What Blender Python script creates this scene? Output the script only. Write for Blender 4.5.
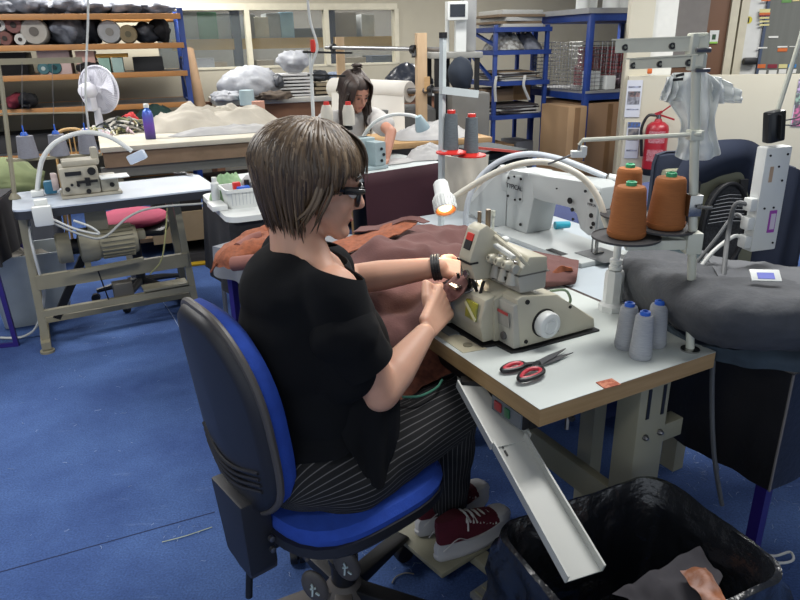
import bpy, bmesh, math, random
from mathutils import Vector, Matrix, noise
from math import radians, sin, cos, pi, atan2, sqrt
random.seed(7)
for o in list(bpy.data.objects): bpy.data.objects.remove(o)
SC = bpy.context.scene
COL = SC.collection

# ---------------------------------------------------------------- camera
FPX, PITCH, ROLL, CAMH = 665.0, radians(21.0), radians(-1.2), 1.47
cf = Vector((0, cos(PITCH), -sin(PITCH)))
rt0 = Vector((1, 0, 0)); up0 = Vector((0, sin(PITCH), cos(PITCH)))
cr = rt0*cos(ROLL) + up0*sin(ROLL)
cu = up0*cos(ROLL) - rt0*sin(ROLL)
CAM = Vector((0, 0, CAMH))
cam_d = bpy.data.cameras.new('camera'); cam = bpy.data.objects.new('camera', cam_d); COL.objects.link(cam)
cam_d.sensor_width = 36; cam_d.lens = FPX/800*36; cam_d.clip_start = .02; cam_d.clip_end = 100
m3 = Matrix((cr, cu, -cf)).transposed()
cam.matrix_world = Matrix.Translation(CAM) @ m3.to_4x4()
SC.camera = cam
SC.view_settings.view_transform = 'Standard'; SC.view_settings.look = 'None'
SC.view_settings.gamma = 1; SC.view_settings.use_curve_mapping = False
SC.view_settings.exposure = 0.0

# ---------------------------------------------------------------- world and lights
w = bpy.data.worlds.new('world'); SC.world = w; w.use_nodes = True
w.node_tree.nodes['Background'].inputs[0].default_value = (0.82, 0.9, 1.0, 1)
w.node_tree.nodes['Background'].inputs[1].default_value = 1.0
def area(x, y, z, sx, sy, power, rotz=20, col=(1, .985, .95), tilt=0):
    l = bpy.data.lights.new('ceiling_tube_and_fill_light', 'AREA'); l.shape = 'RECTANGLE'; l.size = sx; l.size_y = sy
    l.energy = power; l.color = col
    o = bpy.data.objects.new('ceiling_tube_and_fill_light', l); COL.objects.link(o)
    o.location = (x, y, z); o.rotation_euler = (radians(tilt), 0, radians(rotz))
for (x, y, p) in [(-2.4, 1.8, 55), (0.9, 1.9, 55), (-3.2, 4.6, 85), (0.2, 4.6, 44), (2.8, 4.0, 75), (-2.4, 7.2, 95), (1.2, 7.2, 95), (-.8, -.6, 16)]:
    area(x, y, 2.62, 1.5, .35, p)  # overhead tubes; the ones nearest the camera are added to brighten the foreground

area(-1.2, 9.9, 2.6, 2.5, .4, 90); area(.9, 10.6, 2.6, 1.6, .4, 60)  # unseen fill lights added to brighten the room behind the window

# ---------------------------------------------------------------- pixel/plane helpers (800 x 600 frame)
def ray(px, py): return cf + cr*((px-400)/FPX) + cu*((300-py)/FPX)
def at(px, py, z=None, y=None):
    d = ray(px, py)
    t = (z-CAMH)/d.z if z is not None else y/d.y
    return CAM + d*t
def V(*a): return Vector(a)
def frame(loc, deg=0): return Matrix.Translation(Vector(loc)) @ Matrix.Rotation(radians(deg), 4, 'Z')

# ---------------------------------------------------------------- materials
def lin(h):
    h = h.lstrip('#'); c = [int(h[i:i+2], 16)/255 for i in (0, 2, 4)]
    return tuple((x/12.92 if x <= .04045 else ((x+.055)/1.055)**2.4) for x in c) + (1,)
MATS = {}
def mat(name, hexc, rough=.6, metal=0, hex2=None, scale=12, detail=4, bump=0, bscale=None, emit=0, alpha=1, trans=0, contrast=.25, spec=None, stretch=None, sheen=0):
    if name in MATS: return MATS[name]
    m = bpy.data.materials.new(name); m.use_nodes = True; nt = m.node_tree; N = nt.nodes; L = nt.links
    b = N['Principled BSDF']; b.inputs['Roughness'].default_value = rough; b.inputs['Metallic'].default_value = metal
    c1 = lin(hexc); c2 = lin(hex2) if hex2 else tuple(x*.86 for x in c1[:3])+(1,)
    tc = N.new('ShaderNodeTexCoord'); mp = N.new('ShaderNodeMapping')
    L.new(tc.outputs['Object'], mp.inputs['Vector'])
    if stretch: mp.inputs['Scale'].default_value = stretch
    nz = N.new('ShaderNodeTexNoise'); nz.inputs['Scale'].default_value = scale; nz.inputs['Detail'].default_value = detail
    L.new(mp.outputs[0], nz.inputs['Vector'])
    rp = N.new('ShaderNodeValToRGB'); rp.color_ramp.elements[0].position = .5-contrast; rp.color_ramp.elements[1].position = .5+contrast
    rp.color_ramp.elements[0].color = c2; rp.color_ramp.elements[1].color = c1
    L.new(nz.outputs['Fac'], rp.inputs['Fac']); L.new(rp.outputs[0], b.inputs['Base Color'])
    if bump:
        n2 = N.new('ShaderNodeTexNoise'); n2.inputs['Scale'].default_value = bscale or scale*3; n2.inputs['Detail'].default_value = 5
        L.new(mp.outputs[0], n2.inputs['Vector'])
        bp = N.new('ShaderNodeBump'); bp.inputs['Strength'].default_value = min(1, bump); bp.inputs['Distance'].default_value = .01*bump
        L.new(n2.outputs['Fac'], bp.inputs['Height']); L.new(bp.outputs[0], b.inputs['Normal'])
    if emit:
        b.inputs['Emission Color'].default_value = c1; b.inputs['Emission Strength'].default_value = emit
    if trans: b.inputs['Transmission Weight'].default_value = trans
    if alpha < 1: b.inputs['Alpha'].default_value = alpha
    if spec is not None: b.inputs['Specular IOR Level'].default_value = spec
    if sheen: b.inputs['Sheen Weight'].default_value = sheen
    MATS[name] = m; return m

# ---------------------------------------------------------------- mesh builder
def wmat(o):
    m = o.matrix_basis.copy()
    while o.parent: o = o.parent; m = o.matrix_basis @ m
    return m
def perp(d):
    d = d.normalized(); a = Vector((0, 0, 1)) if abs(d.z) < .9 else Vector((1, 0, 0))
    x = d.cross(a).normalized(); return x, d.cross(x).normalized()
def shell_bm(bm, th):
    "give an open surface a thickness by an inner copy set back along the vertex normals"
    bmesh.ops.remove_doubles(bm, verts=bm.verts, dist=1e-5)
    bmesh.ops.recalc_face_normals(bm, faces=bm.faces); bm.normal_update()
    vs = list(bm.verts); fs = list(bm.faces); be = [(e.verts[0], e.verts[1]) for e in bm.edges if len(e.link_faces) == 1]
    mp = {v: bm.verts.new(v.co - v.normal*th, v) for v in vs}
    for f in fs:
        try: g = bm.faces.new([mp[v] for v in reversed(f.verts)]); g.material_index = f.material_index
        except ValueError: pass
    for a, b in be:
        try: bm.faces.new([a, b, mp[b], mp[a]])
        except ValueError: pass
class MB:
    def __init__(s, M=None): s.bm = bmesh.new(); s.M = M or Matrix.Identity(4); s.mi = 0
    def vs(s, pts): return [s.bm.verts.new(s.M @ Vector(p)) for p in pts]
    def fc(s, v):
        try: f = s.bm.faces.new(v)
        except ValueError: return None
        f.material_index = s.mi; return f
    def poly(s, pts): s.fc(s.vs(pts)); return s
    def hexa(s, p, bev=0):
        v = s.vs(p); F = []
        for q in ((3,2,1,0),(4,5,6,7),(0,1,5,4),(1,2,6,5),(2,3,7,6),(3,0,4,7)): F.append(s.fc([v[i] for i in q]))
        if bev:
            ed = list({e for f in F for e in f.edges})
            r = bmesh.ops.bevel(s.bm, geom=ed, offset=bev, segments=2, affect='EDGES', profile=.6)
            for f in r['faces']: f.material_index = s.mi
        return s
    def box(s, x0, x1, y0, y1, z0, z1, bev=0):
        return s.hexa([(x0,y0,z0),(x1,y0,z0),(x1,y1,z0),(x0,y1,z0),(x0,y0,z1),(x1,y0,z1),(x1,y1,z1),(x0,y1,z1)], bev)
    def cbox(s, c, sx, sy, sz, bev=0, rot=None):
        c = Vector(c); R = rot or Matrix.Identity(3); P = []
        for z in (-1, 1):
            for x, y in ((-1,-1),(1,-1),(1,1),(-1,1)): P.append(c + R @ Vector((x*sx/2, y*sy/2, z*sz/2)))
        return s.hexa(P, bev)
    def bar(s, p0, p1, wd, ht, up=(0,0,1), bev=0):
        p0 = Vector(p0); p1 = Vector(p1); d = (p1-p0).normalized(); up = Vector(up)
        x = d.cross(up)
        if x.length < 1e-4: x = d.cross(Vector((0,1,0)))
        x.normalize(); u = x.cross(d).normalized(); P = []
        for p in (p0, p1):
            for a, b in ((-1,-1),(1,-1),(1,1),(-1,1)): P.append(p + x*(a*wd/2) + u*(b*ht/2))
        return s.hexa(P, bev)
    def tube(s, pts, r, seg=8, caps=True, flat=1):
        pts = [Vector(p) for p in pts]; n = len(pts); rs = r if isinstance(r, (list, tuple)) else [r]*n
        rings = []; prev = None
        for i, p in enumerate(pts):
            d = (pts[min(i+1, n-1)] - pts[max(i-1, 0)])
            if d.length < 1e-9: d = Vector((0,0,1))
            d.normalize()
            if prev is None: x, y = perp(d)
            else:
                x = prev - d*prev.dot(d)
                if x.length < 1e-6: x, y = perp(d)
                x.normalize(); y = d.cross(x)
            prev = x
            rings.append(s.vs([p + x*(rs[i]*cos(2*pi*k/seg)) + y*(flat*rs[i]*sin(2*pi*k/seg)) for k in range(seg)]))
        for a, b in zip(rings, rings[1:]):
            for k in range(seg): s.fc([a[k], a[(k+1)%seg], b[(k+1)%seg], b[k]])
        if caps: s.fc(rings[0][::-1]); s.fc(rings[-1])
        return s
    def cyl(s, p0, p1, r0, r1=None, seg=20): return s.tube([p0, p1], [r0, r0 if r1 is None else r1], seg)
    def lathe(s, prof, org=(0,0,0), axis=(0,0,1), seg=28):
        org = Vector(org); a = Vector(axis).normalized(); x, y = perp(a); rings = []
        for r, h in prof:
            if r < 1e-6: rings.append(s.vs([org + a*h]))
            else: rings.append(s.vs([org + a*h + x*(r*cos(2*pi*k/seg)) + y*(r*sin(2*pi*k/seg)) for k in range(seg)]))
        for A, B in zip(rings, rings[1:]):
            for k in range(seg):
                k2 = (k+1) % seg
                if len(A) == 1 and len(B) == 1: continue
                if len(A) == 1: s.fc([A[0], B[k2], B[k]])
                elif len(B) == 1: s.fc([A[k], A[k2], B[0]])
                else: s.fc([A[k], A[k2], B[k2], B[k]])
        if len(rings[0]) > 1: s.fc(rings[0][::-1])
        if len(rings[-1]) > 1: s.fc(rings[-1])
        return s
    def prism(s, pts, dv, bev=0):
        pts = [Vector(p) for p in pts]; dv = Vector(dv); n = len(pts)
        a = s.vs(pts); b = s.vs([p+dv for p in pts]); F = [s.fc(a[::-1]), s.fc(b)]
        for k in range(n): F.append(s.fc([a[k], a[(k+1)%n], b[(k+1)%n], b[k]]))
        if bev:
            ed = list({e for f in F if f for e in f.edges})
            r = bmesh.ops.bevel(s.bm, geom=ed, offset=bev, segments=2, affect='EDGES', profile=.6)
            for f in r['faces']: f.material_index = s.mi
        return s
    def ball(s, c, rx, ry=None, rz=None, rot=None, seg=16):
        ry = rx if ry is None else ry; rz = rx if rz is None else rz; c = Vector(c); R = rot or Matrix.Identity(3); rings = []
        n = max(6, seg//2)
        for i in range(n+1):
            t = pi*i/n
            if i in (0, n): rings.append(s.vs([c + R @ Vector((0,0,rz*cos(t)))]))
            else: rings.append(s.vs([c + R @ Vector((rx*sin(t)*cos(2*pi*k/seg), ry*sin(t)*sin(2*pi*k/seg), rz*cos(t))) for k in range(seg)]))
        for A, B in zip(rings, rings[1:]):
            for k in range(seg):
                k2 = (k+1) % seg
                if len(A) == 1: s.fc([A[0], B[k], B[k2]])
                elif len(B) == 1: s.fc([A[k], B[0], A[k2]])
                else: s.fc([A[k], B[k], B[k2], A[k2]])
        return s
    def grid(s, fn, nu, nv, closeu=False, thick=0):
        def G(off):
            return [[s.bm.verts.new(s.M @ Vector(fn(i/nu, j/nv))) for j in range(nv+1)] for i in range(nu+(0 if closeu else 1))]
        g = G(0); n = len(g)
        for i in range(n if closeu else n-1):
            for j in range(nv): s.fc([g[i][j], g[(i+1)%n][j], g[(i+1)%n][j+1], g[i][j+1]])
        s.g = g
        return s
    def noise(s, amp, sc, seed=0, up=None):
        off = Vector((seed*7.3, seed*3.1, seed*1.7))
        s.bm.normal_update()
        for v in s.bm.verts:
            d = noise.fractal(v.co*sc + off, .6, 2.0, 3) * amp
            v.co += (v.normal if up is None else Vector(up)) * d
        return s
    def solid(s, th):
        shell_bm(s.bm, th); return s
    def build(s, name, m, parent=None, label=None, smooth=38, recalc=True, subd=0, **tags):
        bm = s.bm
        if recalc: bmesh.ops.recalc_face_normals(bm, faces=bm.faces)
        if parent: T = wmat(parent).inverted()
        else:
            xs = [v.co for v in bm.verts]; lo = [min(c[i] for c in xs) for i in range(3)]; hi = [max(c[i] for c in xs) for i in range(3)]
            T = Matrix.Translation(Vector((-(lo[0]+hi[0])/2, -(lo[1]+hi[1])/2, -lo[2])))
        bm.transform(T)
        bm.normal_update(); ca = cos(radians(smooth))
        for f in bm.faces: f.smooth = True
        for e in bm.edges:
            if len(e.link_faces) == 2 and e.link_faces[0].normal.dot(e.link_faces[1].normal) < ca: e.smooth = False
        me = bpy.data.meshes.new(name); bm.to_mesh(me); bm.free()
        for mm in (m if isinstance(m, (list, tuple)) else [m]): me.materials.append(mm)
        o = bpy.data.objects.new(name, me); COL.objects.link(o)
        if parent: o.parent = parent
        else: o.location = T.inverted().translation
        if subd:
            md = o.modifiers.new('s', 'SUBSURF'); md.levels = subd; md.render_levels = subd
        if label: o['label'] = label
        for k, v in tags.items(): o[k] = v
        return o
def thing(name, label, cat, loc=(0,0,0), deg=0, group=None):
    o = bpy.data.objects.new(name, None); COL.objects.link(o); o.empty_display_size = .05
    o.location = loc; o.rotation_euler = (0, 0, radians(deg)); o['label'] = label; o['category'] = cat
    if group: o['group'] = group
    return o
def one(mb, name, m, label, cat, group=None, **k):
    o = mb.build(name, m, None, label, **k); o['category'] = cat
    if group: o['group'] = group
    return o
def struct(mb, name, m, **k):
    o = mb.build(name, m, None, **k); o['kind'] = 'structure'; return o
def dup(root, loc, deg=0, label=None, group=None):
    def cp(o, p):
        c = o.copy(); COL.objects.link(c)
        if p is not None: c.parent = p
        for ch in [x for x in ALLCH(o)]: cp(ch, c)
        return c
    r = cp(root, None); r.location = loc; r.rotation_euler = (0, 0, radians(deg))
    if label: r['label'] = label
    if group: r['group'] = group
    return r
def ALLCH(o): return [x for x in list(bpy.data.objects) if x.parent == o]
def text(s_, size, M, m, name, parent, ext=.0006):
    c = bpy.data.curves.new('t', 'FONT'); c.body = s_; c.size = size; c.extrude = ext; c.align_x = 'CENTER'; c.align_y = 'CENTER'
    o = bpy.data.objects.new('t', c); COL.objects.link(o)
    dg = bpy.context.evaluated_depsgraph_get(); me = bpy.data.meshes.new_from_object(o.evaluated_get(dg))
    bpy.data.objects.remove(o)
    me.transform(wmat(parent).inverted() @ M); me.materials.clear(); me.materials.append(m)
    r = bpy.data.objects.new(name, me); COL.objects.link(r); r.parent = parent; return r
def facing(p, xdir, up=(0,0,1)):
    "matrix whose local x runs along xdir, local y along up, z towards the viewer"
    x = Vector(xdir).normalized(); y = Vector(up); y = (y - x*y.dot(x)).normalized(); z = x.cross(y)
    M = Matrix((x, y, z)).transposed().to_4x4(); M.translation = Vector(p); return M
def bez(P, n=24):
    "Catmull-Rom curve through the points"
    P = [Vector(p) for p in P]; P = [P[0]*2-P[1]] + P + [P[-1]*2-P[-2]]; out = []
    for i in range(1, len(P)-2):
        k = max(2, n//(len(P)-3))
        for j in range(k):
            t = j/k; a, b, c, d = P[i-1:i+3]
            out.append(.5*((2*b) + (c-a)*t + (2*a-5*b+4*c-d)*t*t + (3*b-a-3*c+d)*t**3))
    out.append(P[-2]); return out
def cablepiece(pts, r, n=30, seg=6): return MB().tube(bez(pts, n), r, seg)
def blob(prims, voxel=.008, smooth=8, fn=None):
    """one continuous surface from overlapping tapered limbs: prims = list of ('c', p0, p1, r0, r1) or ('e', centre, rx, ry, rz, rot3)"""
    mb = MB()
    for p in prims:
        if p[0] == 'c':
            _, a, b, r0, r1 = p; a = Vector(a); b = Vector(b); d = (b-a); L = d.length; d.normalize(); prof = []
            for i in range(7): t = pi/2*i/6; prof.append((r0*sin(t), -r0*cos(t)))
            for i in range(7): t = pi/2*i/6; prof.append((r1*cos(t), L + r1*sin(t)))
            prof[0] = (0, -r0); prof[-1] = (0, L+r1)
            mb.lathe(prof, a, d, 20)
        else: mb.ball(p[1], p[2], p[3], p[4], p[5] if len(p) > 5 else None, 24)
    bmesh.ops.recalc_face_normals(mb.bm, faces=mb.bm.faces)
    me = bpy.data.meshes.new('tmp'); mb.bm.to_mesh(me); mb.bm.free()
    o = bpy.data.objects.new('tmp', me); COL.objects.link(o)
    md = o.modifiers.new('r', 'REMESH'); md.mode = 'VOXEL'; md.voxel_size = voxel
    ms = o.modifiers.new('s', 'SMOOTH'); ms.iterations = smooth; ms.factor = .6
    dg = bpy.context.evaluated_depsgraph_get(); dg.update()
    e = bpy.data.meshes.new_from_object(o.evaluated_get(dg))
    bpy.data.objects.remove(o)
    r = MB(); r.bm.from_mesh(e); bpy.data.meshes.remove(e)
    if fn:
        r.bm.normal_update()
        for v in r.bm.verts: v.co = fn(v.co, v.normal)
    return r
def cut(mb, p, n, keep_below=True):
    g = list(mb.bm.verts)+list(mb.bm.edges)+list(mb.bm.faces)
    bmesh.ops.bisect_plane(mb.bm, geom=g, plane_co=p, plane_no=n, clear_outer=keep_below, clear_inner=not keep_below)
    return mb
def lerp(a, b, t): return a+(b-a)*t
def ss(a, b, x):
    t = max(0, min(1, (x-a)/(b-a))); return t*t*(3-2*t)

# shared materials
M_cream = mat('machine_cream_enamel', '#b9b39c', .38, hex2='#a8a28a', scale=6)
M_white = mat('white_plastic', '#d5d8d6', .4, hex2='#c6c9c7', scale=5)
M_black = mat('black_plastic', '#15161a', .45, hex2='#0e0f12')
M_chrome = mat('chrome', '#a9a9a6', .25, 1)
M_steel = mat('worn_steel', '#77777a', .42, .9)
M_dark = mat('dark_steel', '#2b2b2c', .5, .6)
M_wood = mat('pale_wood', '#b8966a', .6, hex2='#a27f52', scale=5, stretch=(1, 8, 8))
M_khaki = mat('khaki_painted_steel', '#8b8672', .5, hex2='#7b7663', scale=5)
M_red = mat('red_plastic', '#c92a24', .45)
M_bluep = mat('blue_plastic', '#2b62c8', .45)
M_card = mat('cardboard', '#9a7b58', .85, hex2='#8a6c4a', scale=8)
M_rackblue = mat('blue_rack_enamel', '#1d3d86', .45, hex2='#183371')
M_orange = mat('orange_rack_beam', '#a9743c', .5, hex2='#986a3a', scale=9)
M_cable_w = mat('white_cable', '#c9cbc8', .5)
M_cable_g = mat('grey_cable', '#5a5c5e', .5)
# ================================================================= SETTING
def carpet_mat():
    m = bpy.data.materials.new('blue_carpet'); m.use_nodes = True; nt = m.node_tree; N = nt.nodes; L = nt.links
    b = N['Principled BSDF']; b.inputs['Roughness'].default_value = .95; b.inputs['Specular IOR Level'].default_value = .15
    tc = N.new('ShaderNodeTexCoord')
    n1 = N.new('ShaderNodeTexNoise'); n1.inputs['Scale'].default_value = 1.6; n1.inputs['Detail'].default_value = 8; n1.inputs['Roughness'].default_value = .7
    n2 = N.new('ShaderNodeTexNoise'); n2.inputs['Scale'].default_value = 160; n2.inputs['Detail'].default_value = 3
    mp = N.new('ShaderNodeMapping'); mp.inputs['Scale'].default_value = (1, 5, 1); mp.inputs['Rotation'].default_value = (0, 0, .5)
    n3 = N.new('ShaderNodeTexNoise'); n3.inputs['Scale'].default_value = 6; n3.inputs['Detail'].default_value = 9; n3.inputs['Roughness'].default_value = .8
    L.new(tc.outputs['Object'], n1.inputs[0]); L.new(tc.outputs['Object'], n2.inputs[0]); L.new(tc.outputs['Object'], mp.inputs[0]); L.new(mp.outputs[0], n3.inputs[0])
    r1 = N.new('ShaderNodeValToRGB'); e = r1.color_ramp.elements; e[0].position = .3; e[0].color = lin('#34487a'); e[1].position = .72; e[1].color = lin('#506b9f')
    L.new(n1.outputs['Fac'], r1.inputs[0])
    mx = N.new('ShaderNodeMixRGB'); mx.blend_type = 'MULTIPLY'; mx.inputs[0].default_value = .55
    r2 = N.new('ShaderNodeValToRGB'); e = r2.color_ramp.elements; e[0].position = .3; e[0].color = (.45,.45,.45,1); e[1].position = .7; e[1].color = (1.25,1.25,1.25,1)
    L.new(n2.outputs['Fac'], r2.inputs[0]); L.new(r1.outputs[0], mx.inputs[1]); L.new(r2.outputs[0], mx.inputs[2])
    r3 = N.new('ShaderNodeValToRGB'); e = r3.color_ramp.elements; e[0].position = .6; e[0].color = (0,0,0,1); e[1].position = .8; e[1].color = (.5,.5,.5,1)
    L.new(n3.outputs['Fac'], r3.inputs[0])
    m2 = N.new('ShaderNodeMixRGB'); L.new(r3.outputs[0], m2.inputs[0]); L.new(mx.outputs[0], m2.inputs[1]); m2.inputs[2].default_value = lin('#8093b8')
    L.new(m2.outputs[0], b.inputs['Base Color'])
    bp = N.new('ShaderNodeBump'); bp.inputs['Strength'].default_value = .5; bp.inputs['Distance'].default_value = .004
    L.new(n2.outputs['Fac'], bp.inputs['Height']); L.new(bp.outputs[0], b.inputs['Normal'])
    return m
RA = 20.0                                  # the room's long axis
U = Vector((cos(radians(RA)), sin(radians(RA)), 0)); W_ = Vector((-U.y, U.x, 0))
M_wall = mat('beige_wall_paint', '#a9a392', .8, hex2='#9e9887', scale=2)
M_ceil = mat('white_ceiling_paint', '#c9c8c2', .9)
struct(MB().box(-8, 8, -3, 13, -.05, 0), 'floor', carpet_mat())
struct(MB().box(-8, 8, -3, 13, 2.7, 2.75), 'ceiling', M_ceil)
struct(MB().box(-8.1, -8, -3, 13, 0, 2.7), 'wall_left', M_wall)
struct(MB().box(8, 8.1, -3, 13, 0, 2.7), 'wall_right', M_wall)
# back wall with the long internal window, along U through B0
B0 = at(251, 60, y=8.3); B0.z = 0
FB = frame(B0, RA)                          # local x along the wall, y into the wall
zs = at(255, 67, y=8.3).z; zt = at(251, 9, y=8.3).z
def lx(px, py=60):                          # local x on the back wall for a pixel
    d = ray(px, py); n = W_; t = (B0-CAM).dot(n)/d.dot(n); return (CAM+d*t-B0).dot(U)
xr = lx(398)
wb = MB(FB)
wb.box(-5.5, xr, 0, .12, 0, zs); wb.box(-5.5, xr, 0, .12, zt, 2.7); wb.box(xr, 9, 0, .12, 0, 2.7); wb.box(-5.5, lx(160), 0, .12, zs, zt)
struct(wb, 'wall_back', M_wall)
wf = MB(FB); M_frame = mat('cream_window_frame', '#c3bda9', .5)
for px in (251, 328.5, 397): x = lx(px); wf.box(x-.028, x+.028, -.02, .1, zs, zt)
wf.box(lx(160), xr, -.008, .1, zs-.015, zs+.008); wf.box(lx(160), xr, -.01, .1, zt-.01, zt+.06)
wfo = struct(wf, 'window_1', M_frame)
gl = mat('window_glass', '#b9c4c2', .08, alpha=.06)
MB(FB).box(lx(160), xr, .05, .056, zs, zt).build('pane', gl, wfo)
# room behind the glass
struct(MB(FB).box(-4, 4.6, 2.6, 2.7, 0, 2.7), 'wall_rear', mat('store_wall', '#6d6a63', .8))
# low partition on the right with noticeboard side
PD = radians(-11)
P0 = at(622, 150, y=5.25); P0.z = 0; FP = frame(P0, -11)
def prt(px, py):                            # point on the partition face
    n = Vector((-sin(PD), cos(PD), 0)); d = ray(px, py); t = (P0-CAM).dot(n)/d.dot(n); return CAM+d*t
def prl(px, py):
    q = prt(px, py); l = FP.inverted() @ q; return l.x, l.z
zp = prl(740, 75)[1]
M_part = mat('cream_partition_paint', '#c0bba9', .6, hex2='#b6b19f', scale=1.5)
struct(MB(FP).box(0, 3.2, 0, .1, 0, zp), 'wall_partition', M_part)
# brown door with glass beyond the partition, white frame post, wall with the noticeboard
FD = frame(P0 + Vector((0, .75, 0)), -11)
def drl(px, py, off=.75):
    n = Vector((-sin(PD), cos(PD), 0)); d = ray(px, py); t = (P0+Vector((0, off, 0))-CAM).dot(n)/d.dot(n); l = FD.inverted() @ (CAM+d*t); return l.x, l.z
struct(MB(FP).box(-.02, .15, .1, .3, 0, 2.7), 'trim_1', M_part)
cx0 = drl(646, 30, .15)[0]; cx1 = drl(675, 30, .15)[0]
struct(MB(FD).box(cx0, cx1, -.62, -.54, 0.9, 2.7), 'trim_2', mat('white_column_paint', '#d6d6cf', .5))
x0 = drl(668, 30)[0]; x1 = drl(727, 30)[0]; x2 = drl(757, 30)[0]
dr = struct(MB(FD).box(x0-.1, x1, 0, .05, 0, 2.1), 'door_1', mat('brown_door', '#6e4c35', .55, hex2='#5d3f2b', scale=3, stretch=(1, 1, .2)))
MB(FD).box(x0+.02, x0+.3, -.012, 0, 1.25, 1.95).build('pane', mat('door_glass', '#7b7672', .2), dr)
struct(MB(FD).box(x1, x1+.06, -.04, .1, 0, 2.2).box(x1+.08, x1+.14, -.02, .1, 0, 2.2), 'trim_3', M_frame)
struct(MB(FD).box(x1+.14, 4, 0, .1, 0, 2.7), 'wall_notice', mat('white_wall_paint', '#cfd0ce', .7))
struct(MB(FD).box(x0-.1, x1+.14, 0, .1, 2.2, 2.7), 'trim_4', M_frame)
# small fittings on the setting
def flat_on(M, x, z, wd, ht, name, m, label, cat, y=-.004, th=.004, **k):
    return one(MB(M).box(x-wd/2, x+wd/2, y-th, y, z-ht/2, z+ht/2), name, m, label, cat, **k)
# light switch plate on the door
lxx, lz = drl(713.5, 37)
sp = thing('switch_plate', 'small white plate with a green mark fixed to the brown door', 'sign', FD @ V(lxx, 0, lz-.06), -11)
MB(FD).box(lxx-.035, lxx+.035, -.012, -.002, lz-.05, lz+.05).build('plate', M_white, sp)
MB(FD).box(lxx-.014, lxx+.014, -.014, -.012, lz-.02, lz+.02).build('symbol', mat('dark_green', '#2b4d33', .6), sp)
MB(FD).box(lxx-.033, lxx+.033, -.014, -.012, lz-.05, lz-.036).build('green_stripe', mat('lime', '#8bbf4a', .6), sp)
bx_, bz = drl(748.5, 20)
st = thing('bee_sticker', 'small yellow and black sticker on the white frame beside the noticeboard', 'sticker', FD @ V(bx_, 0, bz-.03), -11)
MB(FD).lathe([(.0, 0), (.028, 0), (.028, .003)], (bx_, 0, bz), (0,-1,0), 14).build('body', mat('yellow_sticker', '#c9bb2e', .5), st)
MB(FD).box(bx_-.03, bx_-.01, -.006, -.003, bz-.025, bz+.01).box(bx_-.005, bx_+.005, -.006, -.003, bz-.02, bz+.02).build('stripe', M_black, st)
# T-card noticeboard
nx0, nz0 = drl(755, 72); nx1 = nx0+1.5
nb = thing('notice_board', 'grey card board with coloured slips on the wall beyond the partition', 'noticeboard', FD @ V(nx0+.7, 0, 1), -11)
MB(FD).box(nx0+.02, nx1, -.03, -.004, nz0-.15, 2.35).build('board', mat('board_grey', '#686a66', .7, hex2='#5f615d', scale=3, stretch=(8, 1, .3)), nb)
MB(FD).box(nx0, nx0+.02, -.035, -.004, nz0-.15, 2.35).build('edge', mat('board_blue', '#3d4a63', .5), nb)
cols = {'o': '#c8672e', 'r': '#7d2032', 'y': '#cfc68c', 'b': '#2f7dbf', 'w': '#dcdcd8', 'g': '#5b8a4a'}
for (px0, px1, py0, py1, c) in [(758,769,9,13,'y'),(758,769,12.5,15,'o'),(758,768.5,15,16.5,'r'),(758,768,17,19,'y'),(758,768,20.5,22.5,'y'),(758,768,24,26,'y'),(767,777,36,38,'w'),(756,766,47,48.5,'w'),(776,786,46,47.5,'w'),(788,800,46,47,'w'),(776,786,48,51.5,'o'),(796,799,48,50.5,'r'),(756,764.5,64,68,'o'),(766,776,64,68,'r'),(777,786,64,68,'y'),(786.5,795,64,67.5,'b'),(757,765,70,74,'w'),(767,775.5,70,74,'w'),(777,785,69,73.5,'w'),(787,795,69,73,'w'),(760,769,0,1.5,'o'),(780,790,0,3,'g'),(791,800,0,1.5,'y')]:
    a = drl(px0, py1); b = drl(px1, py0)
    MB(FD).box(a[0], b[0], -.036, -.03, a[1], b[1]).build('card', mat('card_'+c, cols[c], .6), nb)
# black hand-dryer shaped clip beside board
a = drl(748.5, 61)
one(MB(FD).cbox((a[0], -.04, a[1]), .11, .07, .055, .02), 'cable_box', M_black, 'black rounded box at the foot of the noticeboard', 'box')
# posters on the partition
def poster(px0, py0, px1, py1, name, label, art):
    a = prl(px0, py1); b = prl(px1, py0)
    t = thing(name, label, 'poster', FP @ V((a[0]+b[0])/2, -.004, a[1]), -11)
    MB(FP).box(a[0], b[0], -.006, -.002, a[1], b[1]).build('sheet', mat('poster_paper', '#c7cad2', .5), t)
    for (u0, v0, u1, v1, c) in art:
        MB(FP).box(lerp(a[0], b[0], u0), lerp(a[0], b[0], u1), -.008, -.006, lerp(a[1], b[1], v0), lerp(a[1], b[1], v1)).build('print', mat('ink'+c, c, .6, hex2='#55565c', scale=40, contrast=.1), t)
poster(624, 80, 643, 117, 'safety_poster', 'white poster with picture panels, upper of two on the partition end', [(.1,.35,.9,.7,'#8e8f97'),(.12,.55,.88,.7,'#b08c84'),(.1,.8,.9,.84,'#9aa0b4'),(.1,.2,.9,.23,'#9aa0b4')])
poster(624, 122, 641, 158, 'safety_poster', 'white poster with blue header, lower of two on the partition end', [(.05,.85,.95,1,'#3a62a8'),(.1,.5,.9,.82,'#7f7a78'),(.1,.2,.9,.24,'#9aa0b4')])
poster(790, 78, 840, 126, 'pink_poster', 'pink and lilac printed sheet hung on the partition behind the binder clip', [(.02,.0,.35,.45,'#c26a92'),(.0,.45,.6,.7,'#8fae9c'),(.0,.7,.8,.98,'#b7a0c4'),(.5,.05,.95,.6,'#c9a0bd')])
a = prl(649.5, 71)
one(MB(FP).cbox((a[0], -.01, a[1]), .035, .02, .04, .01), 'orange_tag', mat('orange_tag', '#d0672a', .5), 'tiny orange tag at the top of the cream column', 'tag')
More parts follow.
